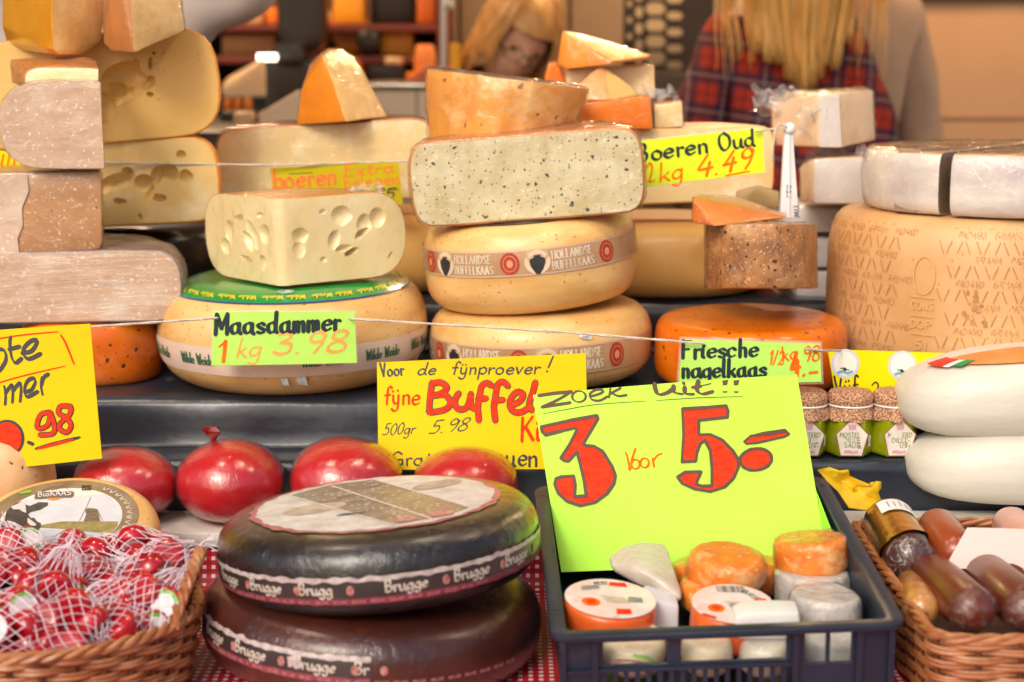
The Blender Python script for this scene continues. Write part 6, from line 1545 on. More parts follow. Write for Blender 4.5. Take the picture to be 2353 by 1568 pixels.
for u in (1290, 1365, 1835, 1985, 2060): rb.box((fx(u)-.003, -idp-.0095, .002), (fx(u)+.003, -idp-.0042, CH-.0064))
rb.box((fx(1300), -idp-.0085, ztop-.0295), (fx(1362), -idp-.0045, ztop-.0265)); rb.box((fx(1370), -idp-.008, ztop-.0296), (fx(1830), -idp-.0043, ztop-.0262))
rb.build('front_ribs', M_crate, cr_, smooth=False)
for nm, a, b in (('side_wall', (-iw-.004, -idp+.0005, .002), (-iw, idp, CH-.0062)), ('side_wall', (iw, -idp+.0005, .002), (iw+.004, idp, CH-.0062)), ('rear_wall', (-iw+.0005, idp-.004, .002), (iw-.0005, idp-.0002, CH-.0062)), ('floor', (-iw, -idp, -.001), (iw, idp, .0015))):
    q = MB(); q.box(a, b); q.build(nm, M_crate, cr_, smooth=False)
q = MB()
for (x, y) in ((-cw+.008, -cd+.06), (-cw+.008, cd-.03), (cw-.008, -cd+.06), (cw-.008, cd-.03)): q.box((x-.003, y-.0012, CH), (x+.003, y+.0012, CH+.0003))
q.build('rim_slot', M_ink, cr_, smooth=False)
# a second lime card against the right wall
MC_ = Matrix.Translation(cb_) @ cm.to_4x4()
ga = [MC_ @ Vector(q) for q in ((iw-.004, idp-.012, CH+.004), (iw-.006, .035, CH-.010), (iw-.006, .030, .014), (iw-.004, idp-.012, .012))]
nn_ = MC_.to_3x3() @ Vector((-1, 0, 0)); q = MB(); q.add(ga+[p+nn_*.0012 for p in ga], [[0, 1, 2, 3], [7, 6, 5, 4], [0, 4, 5, 1], [1, 5, 6, 2], [2, 6, 7, 3], [3, 7, 4, 0]])
one('card', q.me('card', M_lime, smooth=False), 'folded lime card standing against the inner right wall of the crate', 'card', ga[3])

# ---- contents of the crate
M_smallor = mat('small orange cheese', lin(238, 142, 36), lin(222, 112, 22), rough=.4, scale=40, spec=.3, c3=lin(244, 190, 120), scale3=34, lo3=.5, hi3=.66, bump=.4, bscale=110, specks=((lin(250, 214, 160), 60, .2, .25),))
def small(name, label, u, v, Y, Rr, H, a, m, rot=(0, 0, 0), e=.75, seed=0, amp=.0026, group=None, dome=0, film=True):
    """v is the picture height of the middle of the top face"""
    c = P(u, v, Y); M_ = Euler(rot).to_matrix(); b = c-M_ @ Vector((0, 0, H))
    t = thing(name, label, 'cheese', b, rot, group); link('rind', wheel_me('rind', Rr, H, a, m, e, seg=48, amp=amp, seed=seed, dome=dome), t)
    if film: wrap(t, .0005, .0030, 55, seed=seed+60, white=.5, tsc=110)
    return t
def dimple(t, Rr, H):
    v = [(Rr*.62*k*math.cos(2*math.pi*j/32), Rr*.62*k*math.sin(2*math.pi*j/32), H+.0009-.0022*(1-k*k)*0) for k in (.5, 1) for j in range(32)]
g_ = 'small orange rind cheeses in the dark crate'
small('orange_cheese', 'small orange rind cheese on the left, leaning behind the topmost one', 1622, 1278, 1.755, .043, .034, .014, M_smallor, (R(-8), R(-12), 0), seed=1, group=g_)
small('orange_cheese', 'small orange rind cheese lying topmost in the middle of the crate', 1672, 1272, 1.705, .040, .034, .016, M_smallor, (R(8), R(3), 0), seed=2, group=g_)
small('orange_cheese', 'small orange rind cheese underneath the topmost middle one', 1652, 1340, 1.69, .0405, .026, .012, M_smallor, (R(4), R(2), 0), seed=3, group=g_)
small('orange_cheese', 'small orange rind cheese tucked between the middle one and the right one', 1770, 1290, 1.775, .030, .032, .012, M_smallor, (0, R(10), 0), seed=4, group=g_)
small('orange_cheese', 'small orange rind cheese on the right, on top of the white one', 1862, 1234, 1.735, .0405, .036, .010, M_smallor, (R(-2), R(-6), 0), .6, seed=5, group=g_)
M_goatw = mat('grey white rind', lin(216, 210, 202), lin(182, 180, 178), rough=.6, scale=60, bump=.8, bscale=130, c3=lin(212, 190, 150), scale3=34, lo3=.6, hi3=.78)
small('white_cheese', 'small white crusty cheese carrying an orange one', 1866, 1312, 1.715, .0385, .046, .008, M_goatw, (R(-2), R(-3), 0), .55, seed=6, amp=.004)
small('white_cheese', 'small white crusty cheese nearest the crate front on the right', 1896, 1362, 1.635, .0365, .044, .007, M_goatw, (R(2), R(-1), 0), .5, seed=7, amp=.004)
M_paper = mat('orange paper', lin(236, 110, 44), lin(222, 88, 30), rough=.35, scale=20, coat=.6, crough=.12, cbump=.4)
def pack(label, u, v, Y, Rr, H, rot, bar):
    t = small('packaged_cheese', label, u, v, Y, Rr, H, .007, M_paper, rot, .5, seed=int(u), amp=.0012, film=False)
    lp = lambda x, y, off: Vector((x, y, H+off+.0014))
    q = MB(); fill(q, ell(0, 0, Rr*.97, Rr*.97, 36), lp, 0); L0 = q.build('printed_lid', mat('printed lid', lin(232, 206, 196), lin(226, 226, 220), rough=.35, scale=26, lo=.4, hi=.6, coat=.5, c3=lin(226, 160, 140), scale3=30, lo3=.55, hi3=.7), t)
    q = MB(); fill(q, ell(-Rr*.42, -Rr*.25, Rr*.2, Rr*.2), lp, .0005); q.build('orange_badge', M_orink, L0)
    q = MB(); fill(q, ell(-Rr*.42, -Rr*.25, Rr*.1, Rr*.1), lp, .0008); fill(q, [(Rr*.1, -Rr*.78), (Rr*.42, -Rr*.72), (Rr*.40, -Rr*.48), (Rr*.1, -Rr*.52)] if not bar else [(Rr*.55, -Rr*.1), (Rr*.85, -Rr*.05), (Rr*.80, Rr*.25), (Rr*.52, Rr*.2)], lp, .0006)
    fill(q, [(Rr*.0, Rr*.62), (Rr*.4, Rr*.6), (Rr*.36, Rr*.8), (Rr*.02, Rr*.8)] if not bar else [(-Rr*.8, -Rr*.6), (-Rr*.5, -Rr*.8), (-Rr*.45, -Rr*.7), (-Rr*.75, -Rr*.5)], lp, .0006); q.build('red_mark', M_redink, L0)
    q = MB(); fill(q, [(-Rr*.2, Rr*.1), (Rr*.3, Rr*.05), (Rr*.4, -Rr*.2), (-Rr*.05, -Rr*.2)], lp, .0006); q.build('cream_picture', mat('lid cream', lin(226, 196, 150), lin(180, 170, 160), rough=.4, scale=90), L0)
    q = MB(); fill(q, [(Rr*.35, -Rr*.15), (Rr*.7, -Rr*.12), (Rr*.68, Rr*.1), (Rr*.4, Rr*.12)] if not bar else [(-Rr*.1, -Rr*.2), (Rr*.2, -Rr*.22), (Rr*.22, -Rr*.05), (-Rr*.08, 0)], lp, .00065); fill(q, [(-Rr*.6, Rr*.3), (-Rr*.2, Rr*.45), (-Rr*.25, Rr*.6), (-Rr*.6, Rr*.5)], lp, .0007) if not bar else None
    q.build('grey_mark', mat('lid grey', lin(120, 120, 120), lin(160, 170, 160), rough=.4, scale=120), L0)
    if bar:
        q = MB()
        for i in range(14): ribbon(q, [(-Rr*.30+i*Rr*.05, Rr*.55), (-Rr*.30+i*Rr*.05, Rr*.86)], lp, Rr*random.choice((.015, .03)), off=.0006, smooth=False)
        write(q, 'BRIE', (Rr*.25, Rr*.6), (Rr*.6, Rr*.1), Rr*.16, lp, w=.16); q.build('barcode', M_ink, L0)
    else:
        q = MB(); write(q, 'PETIT', (-Rr*.3, Rr*.6), (Rr*.0, Rr*.68), Rr*.14, lp, w=.16); q.build('lettering', M_ink, L0)
    q = MB(); mw = bandmap(Rr, H, .007, .5, H*.35, .0016); fill(q, [(.004, -.004), (.022, -.0035), (.022, .0005), (.004, 0)], mw, .0006); q.build('white_stripe', M_whitelabel, t)
    return t
pack('packaged soft cheese in orange paper at the front left of the crate', 1402, 1378, 1.615, .0465, .036, (R(7), R(4), 0), False)
pack('packaged soft cheese in orange paper with a barcode, in the front middle of the crate', 1684, 1390, 1.605, .0415, .034, (R(10), R(1), 0), True)
me = hull_me('w', slab_pts([(1466, 1392), (1490, 1376), (1560, 1394), (1560, 1462), (1478, 1462)], 1.63, .035, dz=.004), [mat('white wrap', lin(218, 218, 222), rough=.4, **FILM)], None, bev=.003)
one('white_packet', me, 'white wrapped packet behind the front left orange package', 'packet', P(1515, 1460, 1.64))
pts = [P(1395, 1282, 1.725), P(1430, 1254, 1.735), P(1470, 1246, 1.75), P(1526, 1250, 1.745), P(1534, 1262, 1.73), P(1552, 1310, 1.69), P(1568, 1372, 1.655), P(1556, 1388, 1.655), P(1480, 1352, 1.675), P(1412, 1318, 1.705), P(1400, 1300, 1.71), P(1470, 1300, 1.79), P(1550, 1330, 1.76), P(1430, 1300, 1.77), P(1440, 1290, 1.70), P(1500, 1320, 1.665)]
me = hull_me('w', pts, [mat('grey wrapped', lin(214, 204, 190), lin(196, 184, 168), rough=.4, scale=20, coat=1, crough=.12, cbump=.9, cscale=60)], None, bev=.004, seg=3, amp=.002)
one('cheese_wedge', me, 'greyish wedge in crinkled film leaning against the lime card', 'cheese', P(1480, 1370, 1.70))
me = hull_me('w', slab_pts([(1688, 1420), (1720, 1408), (1838, 1410), (1842, 1470), (1690, 1470)], 1.565, .03, dz=.004), [mat('white film', lin(222, 222, 218), lin(222, 222, 216), rough=.4, scale=20, **FILM)], None, bev=.004, amp=.002)
one('white_packet', me, 'flat white packet in film at the crate front, before the barcode package', 'packet', P(1765, 1470, 1.57))
lowz = .79
def lower(label, u0, u1, v0, v1, Y, m, mark):
    s = mpp(v1, Y); c = P((u0+u1)/2, v0, Y+.0); Rr = (u1-u0)*s/2*.98
    t = small('round_cheese', label, (u0+u1)/2, v0+6, Y+Rr, Rr, .034, .012, m, (R(13), 0, 0), .6, seed=int(u0))
    if mark:
        lp = lambda x, y, off: Vector((x, y, .034+off+.0014)); mw = bandmap(Rr, .034, .012, .6, .018, .0016)
        q = MB(); fill(q, ell(-.006, 0, .018, .009), mw, .0005); q.build('red_print', mat('faded red', lin(206, 130, 130), lin(226, 200, 196), rough=.5, scale=120), t)
        q = MB(); ribbon(q, [(-.002, .013), (.012, .010), (.017, .0), (.015, -.006)], mw, .002, off=.0006); q.build('green_print', M_minigreen, t)
M_cream = mat('cream cheese', lin(238, 226, 196), lin(222, 206, 170), rough=.4, scale=30, **FILM)
lower('round cream cheese with red and green print, inside the left slot of the crate', 1376, 1536, 1452, 1540, 1.545, M_cream, True)
lower('round cream cheese seen through the wide middle slot of the crate', 1562, 1690, 1456, 1536, 1.545, M_cream, False)
lower('round cream cheese in film at the right end of the wide middle slot', 1694, 1822, 1456, 1536, 1.545, mat('pale film cheese', lin(236, 230, 214), lin(210, 200, 180), rough=.35, scale=30, **FILM), False)
small('white_cheese', 'small white cheese deep in the crate behind its right hand slots', 1915, 1452, 1.60, .032, .03, .008, M_goatw, (R(6), 0, 0), .6, seed=9)

# ================================================================ right basket with sausages
rbk = thing('wicker_basket', 'rectangular wicker basket of sausages at the right edge', 'basket', (.600, 1.705, ZT+.001))
RBW, RBD = .206, .196
def prr(s, g):
    w, d, r = RBW+g, RBD+g, .03
    segs = [2*(d-r), math.pi*r/2, 2*(w-r), math.pi*r/2, 2*(d-r), math.pi*r/2, 2*(w-r), math.pi*r/2]
    L = sum(segs); x = (s % 1)*L; k = 0
    while x > segs[k]: x -= segs[k]; k += 1
    if k == 0: return (w, -(d-r)+x), (1, 0)
    if k == 2: return ((w-r)-x, d), (0, 1)
    if k == 4: return (-w, (d-r)-x), (-1, 0)
    if k == 6: return (-(w-r)+x, -d), (0, -1)
    cx, cy, a0 = {1: (w-r, d-r, 0), 3: (-(w-r), d-r, 90), 5: (-(w-r), -(d-r), 180), 7: (w-r, -(d-r), 270)}[k]
    a = R(a0)+x/r; return (cx+r*math.cos(a), cy+r*math.sin(a)), (math.cos(a), math.sin(a))
weave(rbk, prr, .003, .080, 11, 40, .0022, .06, .0034)
M_saus = mat('sausage', lin(126, 54, 24), lin(96, 36, 14), rough=.36, spec=.35, scale=10, coat=.35, crough=.12, cbump=.35, cscale=30)
M_saus2 = mat('sausage light', lin(164, 80, 42), lin(140, 60, 30), rough=.32, scale=12, coat=.4, crough=.1, cbump=.3)
M_sausd = mat('sausage dark', lin(84, 36, 20), lin(58, 25, 15), rough=.35, scale=20, coat=.7, crough=.12, cbump=.4)
M_gold = mat('gold foil', lin(214, 160, 60), lin(190, 130, 36), rough=.18, metal=.85, scale=14, bump=.5, bscale=30)
def sausage(name, label, a, b, r, m, crimp=True, extra=None):
    a, b = Vector(a), Vector(b); d = (b-a); L = d.length; q = d.to_track_quat('X', 'Z')
    t = thing(name, label, 'sausage', a, q.to_euler(), 'sausages in the rectangular basket')
    prs = [(-.6*r, .05), (-.55*r, .4), (-.4*r, .66), (-.12*r, .88), (.25*r, 1.0), (L*.5, 1.03), (L-.25*r, 1.0), (L+.12*r, .88), (L+.4*r, .66), (L+.55*r, .4), (L+.6*r, .05)]
    v = []; f = []; n = 28
    for x, k in prs: v += [(x, k*r*math.cos(2*math.pi*j/n), k*r*math.sin(2*math.pi*j/n)) for j in range(n)]
    for i in range(len(prs)-1): f += [[i*n+j, i*n+(j+1) % n, (i+1)*n+(j+1) % n, (i+1)*n+j] for j in range(n)]
    f += [list(range(n))[::-1], [(len(prs)-1)*n+j for j in range(n)]]
    part('casing', jit(v, .0008, 22, L*99), f, m, t, angle=80)
    if crimp:
        v = []; f = []; rn = random.Random(int(L*1e5)); ks = [(L-.05*r, 1.05), (L+.02*r, 1.05), (L+.12*r, 1.0), (L+.30*r, .90), (L+.55*r, .66), (L+.70*r, .36), (L+.72*r, .14), (L+1.0*r, .26)]
        for x, k in ks:
            for j in range(36):
                w = 1+(.05+.12*(1.1-k))*math.sin(9*2*math.pi*j/36+x*40+1.3*math.sin(j)); v.append((x+.0012*math.sin(7*j), k*r*w*math.cos(2*math.pi*j/36)*1.015, k*r*w*math.sin(2*math.pi*j/36)*1.015))
        for i in range(len(ks)-1): f += [[i*36+j, i*36+(j+1) % 36, (i+1)*36+(j+1) % 36, (i+1)*36+j] for j in range(36)]
        part('clear_end', jit(v, .0022, 150, 3), f, clear_film('end', .4, 70), t, angle=180)
    return t
sausage('sausage', 'thick brown sausage in the front left of the rectangular basket', P(2140, 1322, 1.70), P(2236, 1404, 1.56), .0236, M_saus)
sausage('sausage', 'thick dark brown sausage in front at the right edge of the basket', P(2266, 1322, 1.70), P(2362, 1404, 1.56), .0236, mat('sausage mid', lin(118, 50, 28), lin(94, 36, 20), rough=.36, scale=10, coat=.3, crough=.14, cbump=.25))
gs = sausage('sausage', 'dark sausage half wrapped in gold foil with a white label', P(2040, 1196, 1.835), P(2092, 1284, 1.715), .0252, M_sausd, True)
# gold sheath over the rear two thirds
v = []; f = []; n = 32; Lg = (P(2092, 1284, 1.715)-P(2040, 1196, 1.835)).length; r = .0266
ks = [(-.022, .75), (-.018, .5), (-.008, .72), (0, .98), (.02, 1.03), (Lg*.5, 1.05), (Lg*.72, 1.06)]
for i, (x, k) in enumerate(ks):
    for j in range(n):
        a = 2*math.pi*j/n; e_ = (.028*math.sin(a-.5) if i == len(ks)-1 else 0); sq = .55 if i == 0 else 1
        v.append((x+e_, k*r*math.cos(a), k*r*math.sin(a)*sq))
for i in range(len(ks)-1): f += [[i*n+j, i*n+(j+1) % n, (i+1)*n+(j+1) % n, (i+1)*n+j] for j in range(n)]
part('gold_foil', jit(v, .0016, 70, 2), f, M_gold, gs, angle=80)
v = []; f = []
for i in range(9):
    for j in range(11):
        a = R(40+85*j/10); v.append((.012+.034*i/8, 1.085*r*math.cos(a), 1.085*r*math.sin(a)))
for i in range(8):
    for j in range(10): q = i*11+j; f.append([q, q+11, q+12, q+1])
wl_ = part('white_label', v, f, M_whitelabel, gs)
q = MB()
for k in range(5):
    a0 = R(50+k*13); q.add([(.018+.004*(k % 2), 1.10*r*math.cos(a0), 1.10*r*math.sin(a0)), (.036, 1.10*r*math.cos(a0), 1.10*r*math.sin(a0)), (.036, 1.10*r*math.cos(a0+.04), 1.10*r*math.sin(a0+.04)), (.018+.004*(k % 2), 1.10*r*math.cos(a0+.04), 1.10*r*math.sin(a0+.04))], [[0, 1, 2, 3]])
q.build('small_print', mat('grey print', lin(130, 130, 140), rough=.5), wl_)
sausage('sausage', 'light brown sausage in film behind the white card, next to the gold one', P(2152, 1210, 1.82), P(2198, 1275, 1.735), .0225, M_saus2, False)
sausage('sausage', 'pinkish sausage end peeking over the white card at the right edge', P(2320, 1204, 1.84), P(2372, 1262, 1.76), .022, mat('sausage pink', lin(214, 166, 152), lin(200, 148, 132), rough=.35, coat=.8, crough=.12, cbump=.3), False)
sausage('sausage', 'lower sausage with a yellowish wrapped end, squeezed between crate and basket wall', P(2095, 1345, 1.70), P(2118, 1402, 1.60), .018, mat('sausage gold', lin(206, 150, 70), lin(170, 96, 40), rough=.3, scale=40, coat=.9, cbump=.5), True)
sausage('sausage', 'brown sausage lying low under the white card', P(2240, 1300, 1.76), P(2330, 1345, 1.70), .022, M_saus, False)
wc, _m = card('blank pinkish white card standing among the sausages', [(2222, 1214), (2420, 1220), (2420, 1320), (2170, 1306)], mat('blank card', lin(222, 200, 194), rough=.6), (1.735, 1.735, 1.70), bend=.002, name='blank_card', cat='card')
# crumpled yellow paper
ol = [(1880, 1083), (1905, 1073), (1925, 1078), (1950, 1080), (1952, 1094), (1975, 1106), (2000, 1112), (2012, 1104), (2024, 1106), (2026, 1122), (2018, 1132), (2032, 1165), (1990, 1172), (1950, 1166), (1925, 1128), (1900, 1105)]
v = []; f = []; c = (1960, 1122)
for k in range(1, 7):
    for (u, w) in ol:
        t = k/6; p = P(c[0]+(u-c[0])*t, c[1]+(w-c[1])*t, 1.935-.02*t*((w-1073)/100)); p += Vector((0, noise.noise(p*60)*.014, 0)); v.append(p)
n = len(ol); i0 = len(v); v.append(P(*c, 1.925))
for k in range(5): f += [[k*n+j, k*n+(j+1) % n, (k+1)*n+(j+1) % n, (k+1)*n+j] for j in range(n)]
f += [[i0, (j+1) % n, j] for j in range(n)]
me = raw('paper', v, f, mat('yellow tissue', lin(236, 196, 20), lin(220, 176, 14), rough=.6, scale=30), angle=50)
me = evaluated(me, [('SOLIDIFY', dict(thickness=.0012))])
one('yellow_paper', me, 'crumpled yellow tissue paper between the crate and the wicker basket', 'paper', P(1960, 1165, 1.93))

# ================================================================ the shop behind (out of focus)
def solid(name, label, u0, u1, v0, v1, Y, depth, m, bev=.008, cat='goods', group=None):
    me = hull_me(name, slab_pts([(u0, v0), (u1, v0), (u1, v1), (u0, v1)], Y, depth), [m], None, bev=bev, amp=.001)
    return one(name, me, label, cat, P((u0+u1)/2, v1, Y+depth/2), group=group)
def bgwheel(name, label, u0, u1, v0, v1, Y, m, stand=False, cat='cheese', a=.4):
    s = mpp((v0+v1)/2, Y); w = (u1-u0)*s; h = (v1-v0)*s; c = P((u0+u1)/2, v1, Y)
    if stand:
        t = thing(name, label, cat, c+Vector((0, 0, h/2)), (R(90), 0, 0)); H = .09; me = wheel_me('rind', h/2, H, .03, m, .7, seg=40); me.transform(Matrix.Diagonal((w/h, 1, 1, 1)))
    else:
        t = thing(name, label, cat, c); me = wheel_me('rind', w/2, h, min(w/2, h)*a, m, .7, seg=40)
    link('rind', me, t); return t
B_or = mat('far orange', lin(240, 140, 20), lin(226, 116, 14), rough=.35, scale=9, coat=.5)
B_yel = mat('far yellow', lin(232, 160, 40), lin(220, 146, 30), rough=.5, scale=9)
B_dark = mat('far dark', lin(30, 22, 18), rough=.5); B_pale = mat('far pale', lin(226, 196, 156), lin(214, 180, 140), rough=.5, scale=8)
B_shelf = mat('far shelf', lin(110, 46, 34), rough=.5)
# shelving
su = thing('shelf_unit', 'dark wooden shelf unit with red brown boards behind the stall on the left', 'shelves', (P(700, 188, 5.2).x, 5.2, .006))
zs_ = [P(CU, v, 4.95).z for v in (57, 129, 189)]
x0, x1 = P(300, 100, 4.95).x, P(1008, 100, 4.95).x
for z, d in zip(zs_, (0, 0, -.12)):
    q = MB(); q.box((x0, 4.86+d, z-.022), (x1, 5.33, z)); link('shelf_board', bevelled(q.me('shelf_board', B_shelf, smooth=False), .003), su, True)
q = MB(); q.box((x0, 5.34, .006), (x1, 5.38, 2.3)); q.build('back_panel', mat('far panel', lin(96, 58, 30), lin(66, 40, 22), rough=.6, scale=5), su, True)
q = MB(); q.box((x0, 4.80, .006), (x1, 5.30, zs_[2]-.026)); q.build('lower_cabinet', B_dark, su, True)
for xx in (x0-.03, x1): 
    q = MB(); q.box((xx, 4.86, .006), (xx+.03, 5.38, 2.3)); q.build('upright', B_shelf, su, True)
def on(zi, v1): return v1
solid('yellow_box', 'blurred yellow block on the upper shelf of the shop', 765, 836, -40, 56, 4.95, .1, B_yel, cat='box')
solid('pale_box', 'blurred pale box on the upper shelf between the yellow block and the black box', 846, 852, -30, 56, 5.0, .1, B_pale, cat='box')
solid('black_box', 'blurred black box on the upper shelf', 856, 950, -40, 56, 4.98, .12, B_dark, cat='box')
solid('orange_packet', 'blurred orange packet at the right end of the upper shelf', 958, 1002, -40, 56, 4.98, .1, mat('far orange brown', lin(220, 110, 30), rough=.5), cat='packet')
bgwheel('orange_cheese', 'blurred big orange wheel standing on the middle shelf', 762, 868, 28, 128, 5.08, B_or, True)
bgwheel('black_cheese', 'blurred black wheel standing on the middle shelf beside the big orange one', 822, 880, 64, 128, 4.93, B_dark, True)
solid('yellow_box', 'blurred yellow block on the middle shelf, right of the black wheel', 874, 950, 62, 128, 4.93, .1, B_yel, cat='box')
bgwheel('orange_cheese', 'blurred orange ball wrapped in shiny film at the right end of the counter', 952, 1002, 104, 188, 4.80, mat('far film orange', lin(236, 120, 40), lin(240, 170, 110), rough=.3, scale=12, **FILM), a=.45)
bgwheel('white_cheese', 'small blurred white round cheese on the black box of the counter', 884, 926, 132, 150, 4.82, B_pale)
solid('black_box', 'blurred black box on the counter, a small white cheese on it', 846, 930, 150, 188, 4.80, .1, B_dark, cat='box')
solid('orange_tray', 'blurred tray of orange cheese at the counter edge', 932, 985, 166, 188, 4.76, .12, B_or, cat='tray')
bgwheel('orange_cheese', 'blurred orange wheel on the counter behind the upright wedge', 745, 842, 130, 188, 4.90, B_or)
rn = random.Random(21)
for i, (u0, u1, v0, v1, Y, cc) in enumerate(((486, 520, 10, 56, 5.0, (206, 150, 70)), (524, 556, 22, 56, 5.0, (150, 60, 30)), (562, 604, 4, 56, 5.02, (220, 180, 120)), (612, 636, 18, 56, 4.98, (230, 120, 30)), (738, 760, 24, 56, 5.0, (240, 220, 180)), (640, 680, 92, 128, 4.97, (224, 130, 40)), (690, 730, 84, 128, 4.99, (170, 90, 40)), (700, 742, 152, 188, 4.86, (232, 196, 140)))):
    col_ = ('tan', 'brown', 'cream', 'orange', 'white', 'amber', 'chestnut', 'pale')[i]
    solid('food_packet', 'blurred %s packet on the %s shelf of the shop' % (col_, 'upper' if v1 < 60 else 'middle' if v1 < 140 else 'lower'), u0, u1, v0, v1, Y, .08, mat('far %s pack' % col_, lin(*cc), rough=.5), cat='packet', group='packets on the shop shelves')
# slicer
sl = thing('slicing_machine', 'large black slicing machine blurred behind the upright wedge', 'machine', P(672, 290, 4.4))
for (nm, u0, u1, v0, v1, Y) in (('motor_housing', 636, 742, -60, 118, 4.5), ('machine_base', 604, 736, 132, 300, 4.45), ('blade_guard', 620, 700, 100, 150, 4.42)):
    me = hull_me(nm, slab_pts([(u0+12, v0), (u1-8, v0), (u1, v0+30), (u1, v1-22), (u1-16, v1), (u0+18, v1), (u0, v1-30), (u0, v0+24)], Y, .16), [mat('machine black', lin(30, 21, 17), lin(60, 42, 28), rough=.35, scale=8)], None, bev=.01)
    link(nm, me, sl, True)
# lit tube
t = thing('strip_light', 'short glowing strip light blurred between the pale wedge and the black machine', 'lamp', P(614, 132, 4.3))
q = MB(); q.tube([P(592, 132, 4.3), P(614, 132, 4.3), P(636, 132, 4.3)], .009, 10); q.build('tube', mat('lit tube', (1, .9, .75, 1), emit=(1, .86, .66, 1), estr=5), t, True)
q = MB(); q.box(P(590, 121, 4.31), P(638, 119, 4.34)); q.build('holder', B_dark, t, True)
# pale wedges and blocks between
me = hull_me('w', [P(508, 205, 4.0), P(512, 224, 4.0), P(600, 136, 4.05), P(610, 140, 4.05), P(612, 224, 4.0), P(520, 180, 4.2), P(600, 150, 4.2), P(600, 222, 4.2), P(520, 222, 4.2)], [B_pale], None, bev=.006)
one('cheese_wedge', me, 'blurred pale wedge beside the strip light', 'cheese', P(560, 224, 4.1))
solid('cheese_block', 'blurred tan block on the shelf behind the white coated person', 508, 632, 78, 128, 4.93, .1, mat('far tan', lin(206, 148, 90), lin(190, 130, 74), rough=.5, scale=8), cat='cheese')
me = hull_me('w', [P(590, 262, 3.5), P(600, 300, 3.5), P(690, 205, 3.5), P(700, 300, 3.5), P(690, 225, 3.5), P(600, 290, 3.65), P(690, 220, 3.65), P(700, 300, 3.65)], [B_pale, mat('far white', lin(236, 214, 184), rough=.5)], lambda n, c: 1 if n.y < -.5 else 0, bev=.004)
piece('cheese_wedge', 'blurred pale wedge low behind the upright wedge', me, P(645, 300, 3.55), local=False)
cn = thing('counter', 'dark low counter of the shop, behind the pale half wheel', 'counter', (P(560, 300, 3.6).x, 3.6, .006))
q = MB(); q.box((P(300, 300, 3.45).x, 3.42, .006), (P(760, 300, 3.45).x, 4.25, P(CU, 300, 3.45).z)); link('counter_body', bevelled(q.me('c', B_dark, smooth=False), .01), cn, True)
q = MB(); q.box((P(533, 256, 3.44).x, 3.412, P(CU, 330, 3.42).z), (P(581, 256, 3.44).x, 3.4185, P(CU, 306, 3.42).z)); q.build('price_plate', B_pale, cn, True)
solid('pale_carton', 'small blurred pale carton on the dark counter', 534, 580, 258, 300, 3.5, .05, B_pale, cat='carton')
for i, (a, b) in enumerate(((512, 534), (536, 556), (558, 580))): bgwheel('small_cheese', 'small blurred orange cheese in a row on the dark counter, %s of three' % ('leftmost', 'middle', 'rightmost')[i], a, b, 226, 256, 4.0, B_or)
solid('cheese_riser', 'dark block carrying the row of small orange cheeses', 506, 590, 256, 300, 3.9, .2, B_dark, cat='block')
# glass counter case
gc = thing('display_case', 'white counter case with a shiny metal edge behind the pale half wheel', 'counter case', (P(925, 230, 4.2).x, 4.2, .006))
q = MB(); q.box((P(842, 230, 4.1).x, 4.06, .006), (P(1100, 230, 4.1).x, 4.5, P(CU, 206, 4.06).z)); link('case_body', bevelled(q.me('c', mat('far white case', lin(226, 206, 178), rough=.45), smooth=False), .01), gc, True)
q = MB(); q.box((P(836, 230, 4.1).x, 4.045, P(CU, 205, 4.06).z), (P(1105, 230, 4.1).x, 4.51, P(CU, 190, 4.06).z)); link('metal_edge', bevelled(q.me('c', mat('far metal', lin(220, 214, 204), rough=.25, metal=.9), smooth=False), .006), gc, True)
q = MB(); q.box((P(958, 230, 4.1).x, 4.056, P(CU, 300, 4.06).z), (P(961, 230, 4.1).x, 4.0595, P(CU, 207, 4.06).z)); q.build('panel_seam', mat('far seam', lin(160, 140, 116), rough=.6), gc, True)
po = thing('metal_pole', 'pale metal pole with a round clamp, standing behind the brown rinded piece', 'pole', (P(1019, 150, 4.15).x, 4.15, P(CU, 190, 4.06).z))
q = MB(); q.tube([P(1019, 192, 4.15), P(1019, 20, 4.15), P(1019, -180, 4.15)], .0085, 12); q.build('tube', mat('far pole', lin(206, 204, 206), rough=.3, metal=.6), po, True)
bm = bmesh.new(); bmesh.ops.create_uvsphere(bm, u_segments=14, v_segments=10, radius=.013, matrix=Matrix.Translation(P(1031, 12, 4.13))); link('clamp', fin(bm, 'clamp', mat('far clamp', lin(190, 196, 190), rough=.4)), po, True)
solid('yellow_box', 'narrow yellow box beside the metal pole', 1034, 1058, 100, 192, 4.16, .04, mat('far bright yellow', lin(244, 176, 30), rough=.5), .004, cat='box')
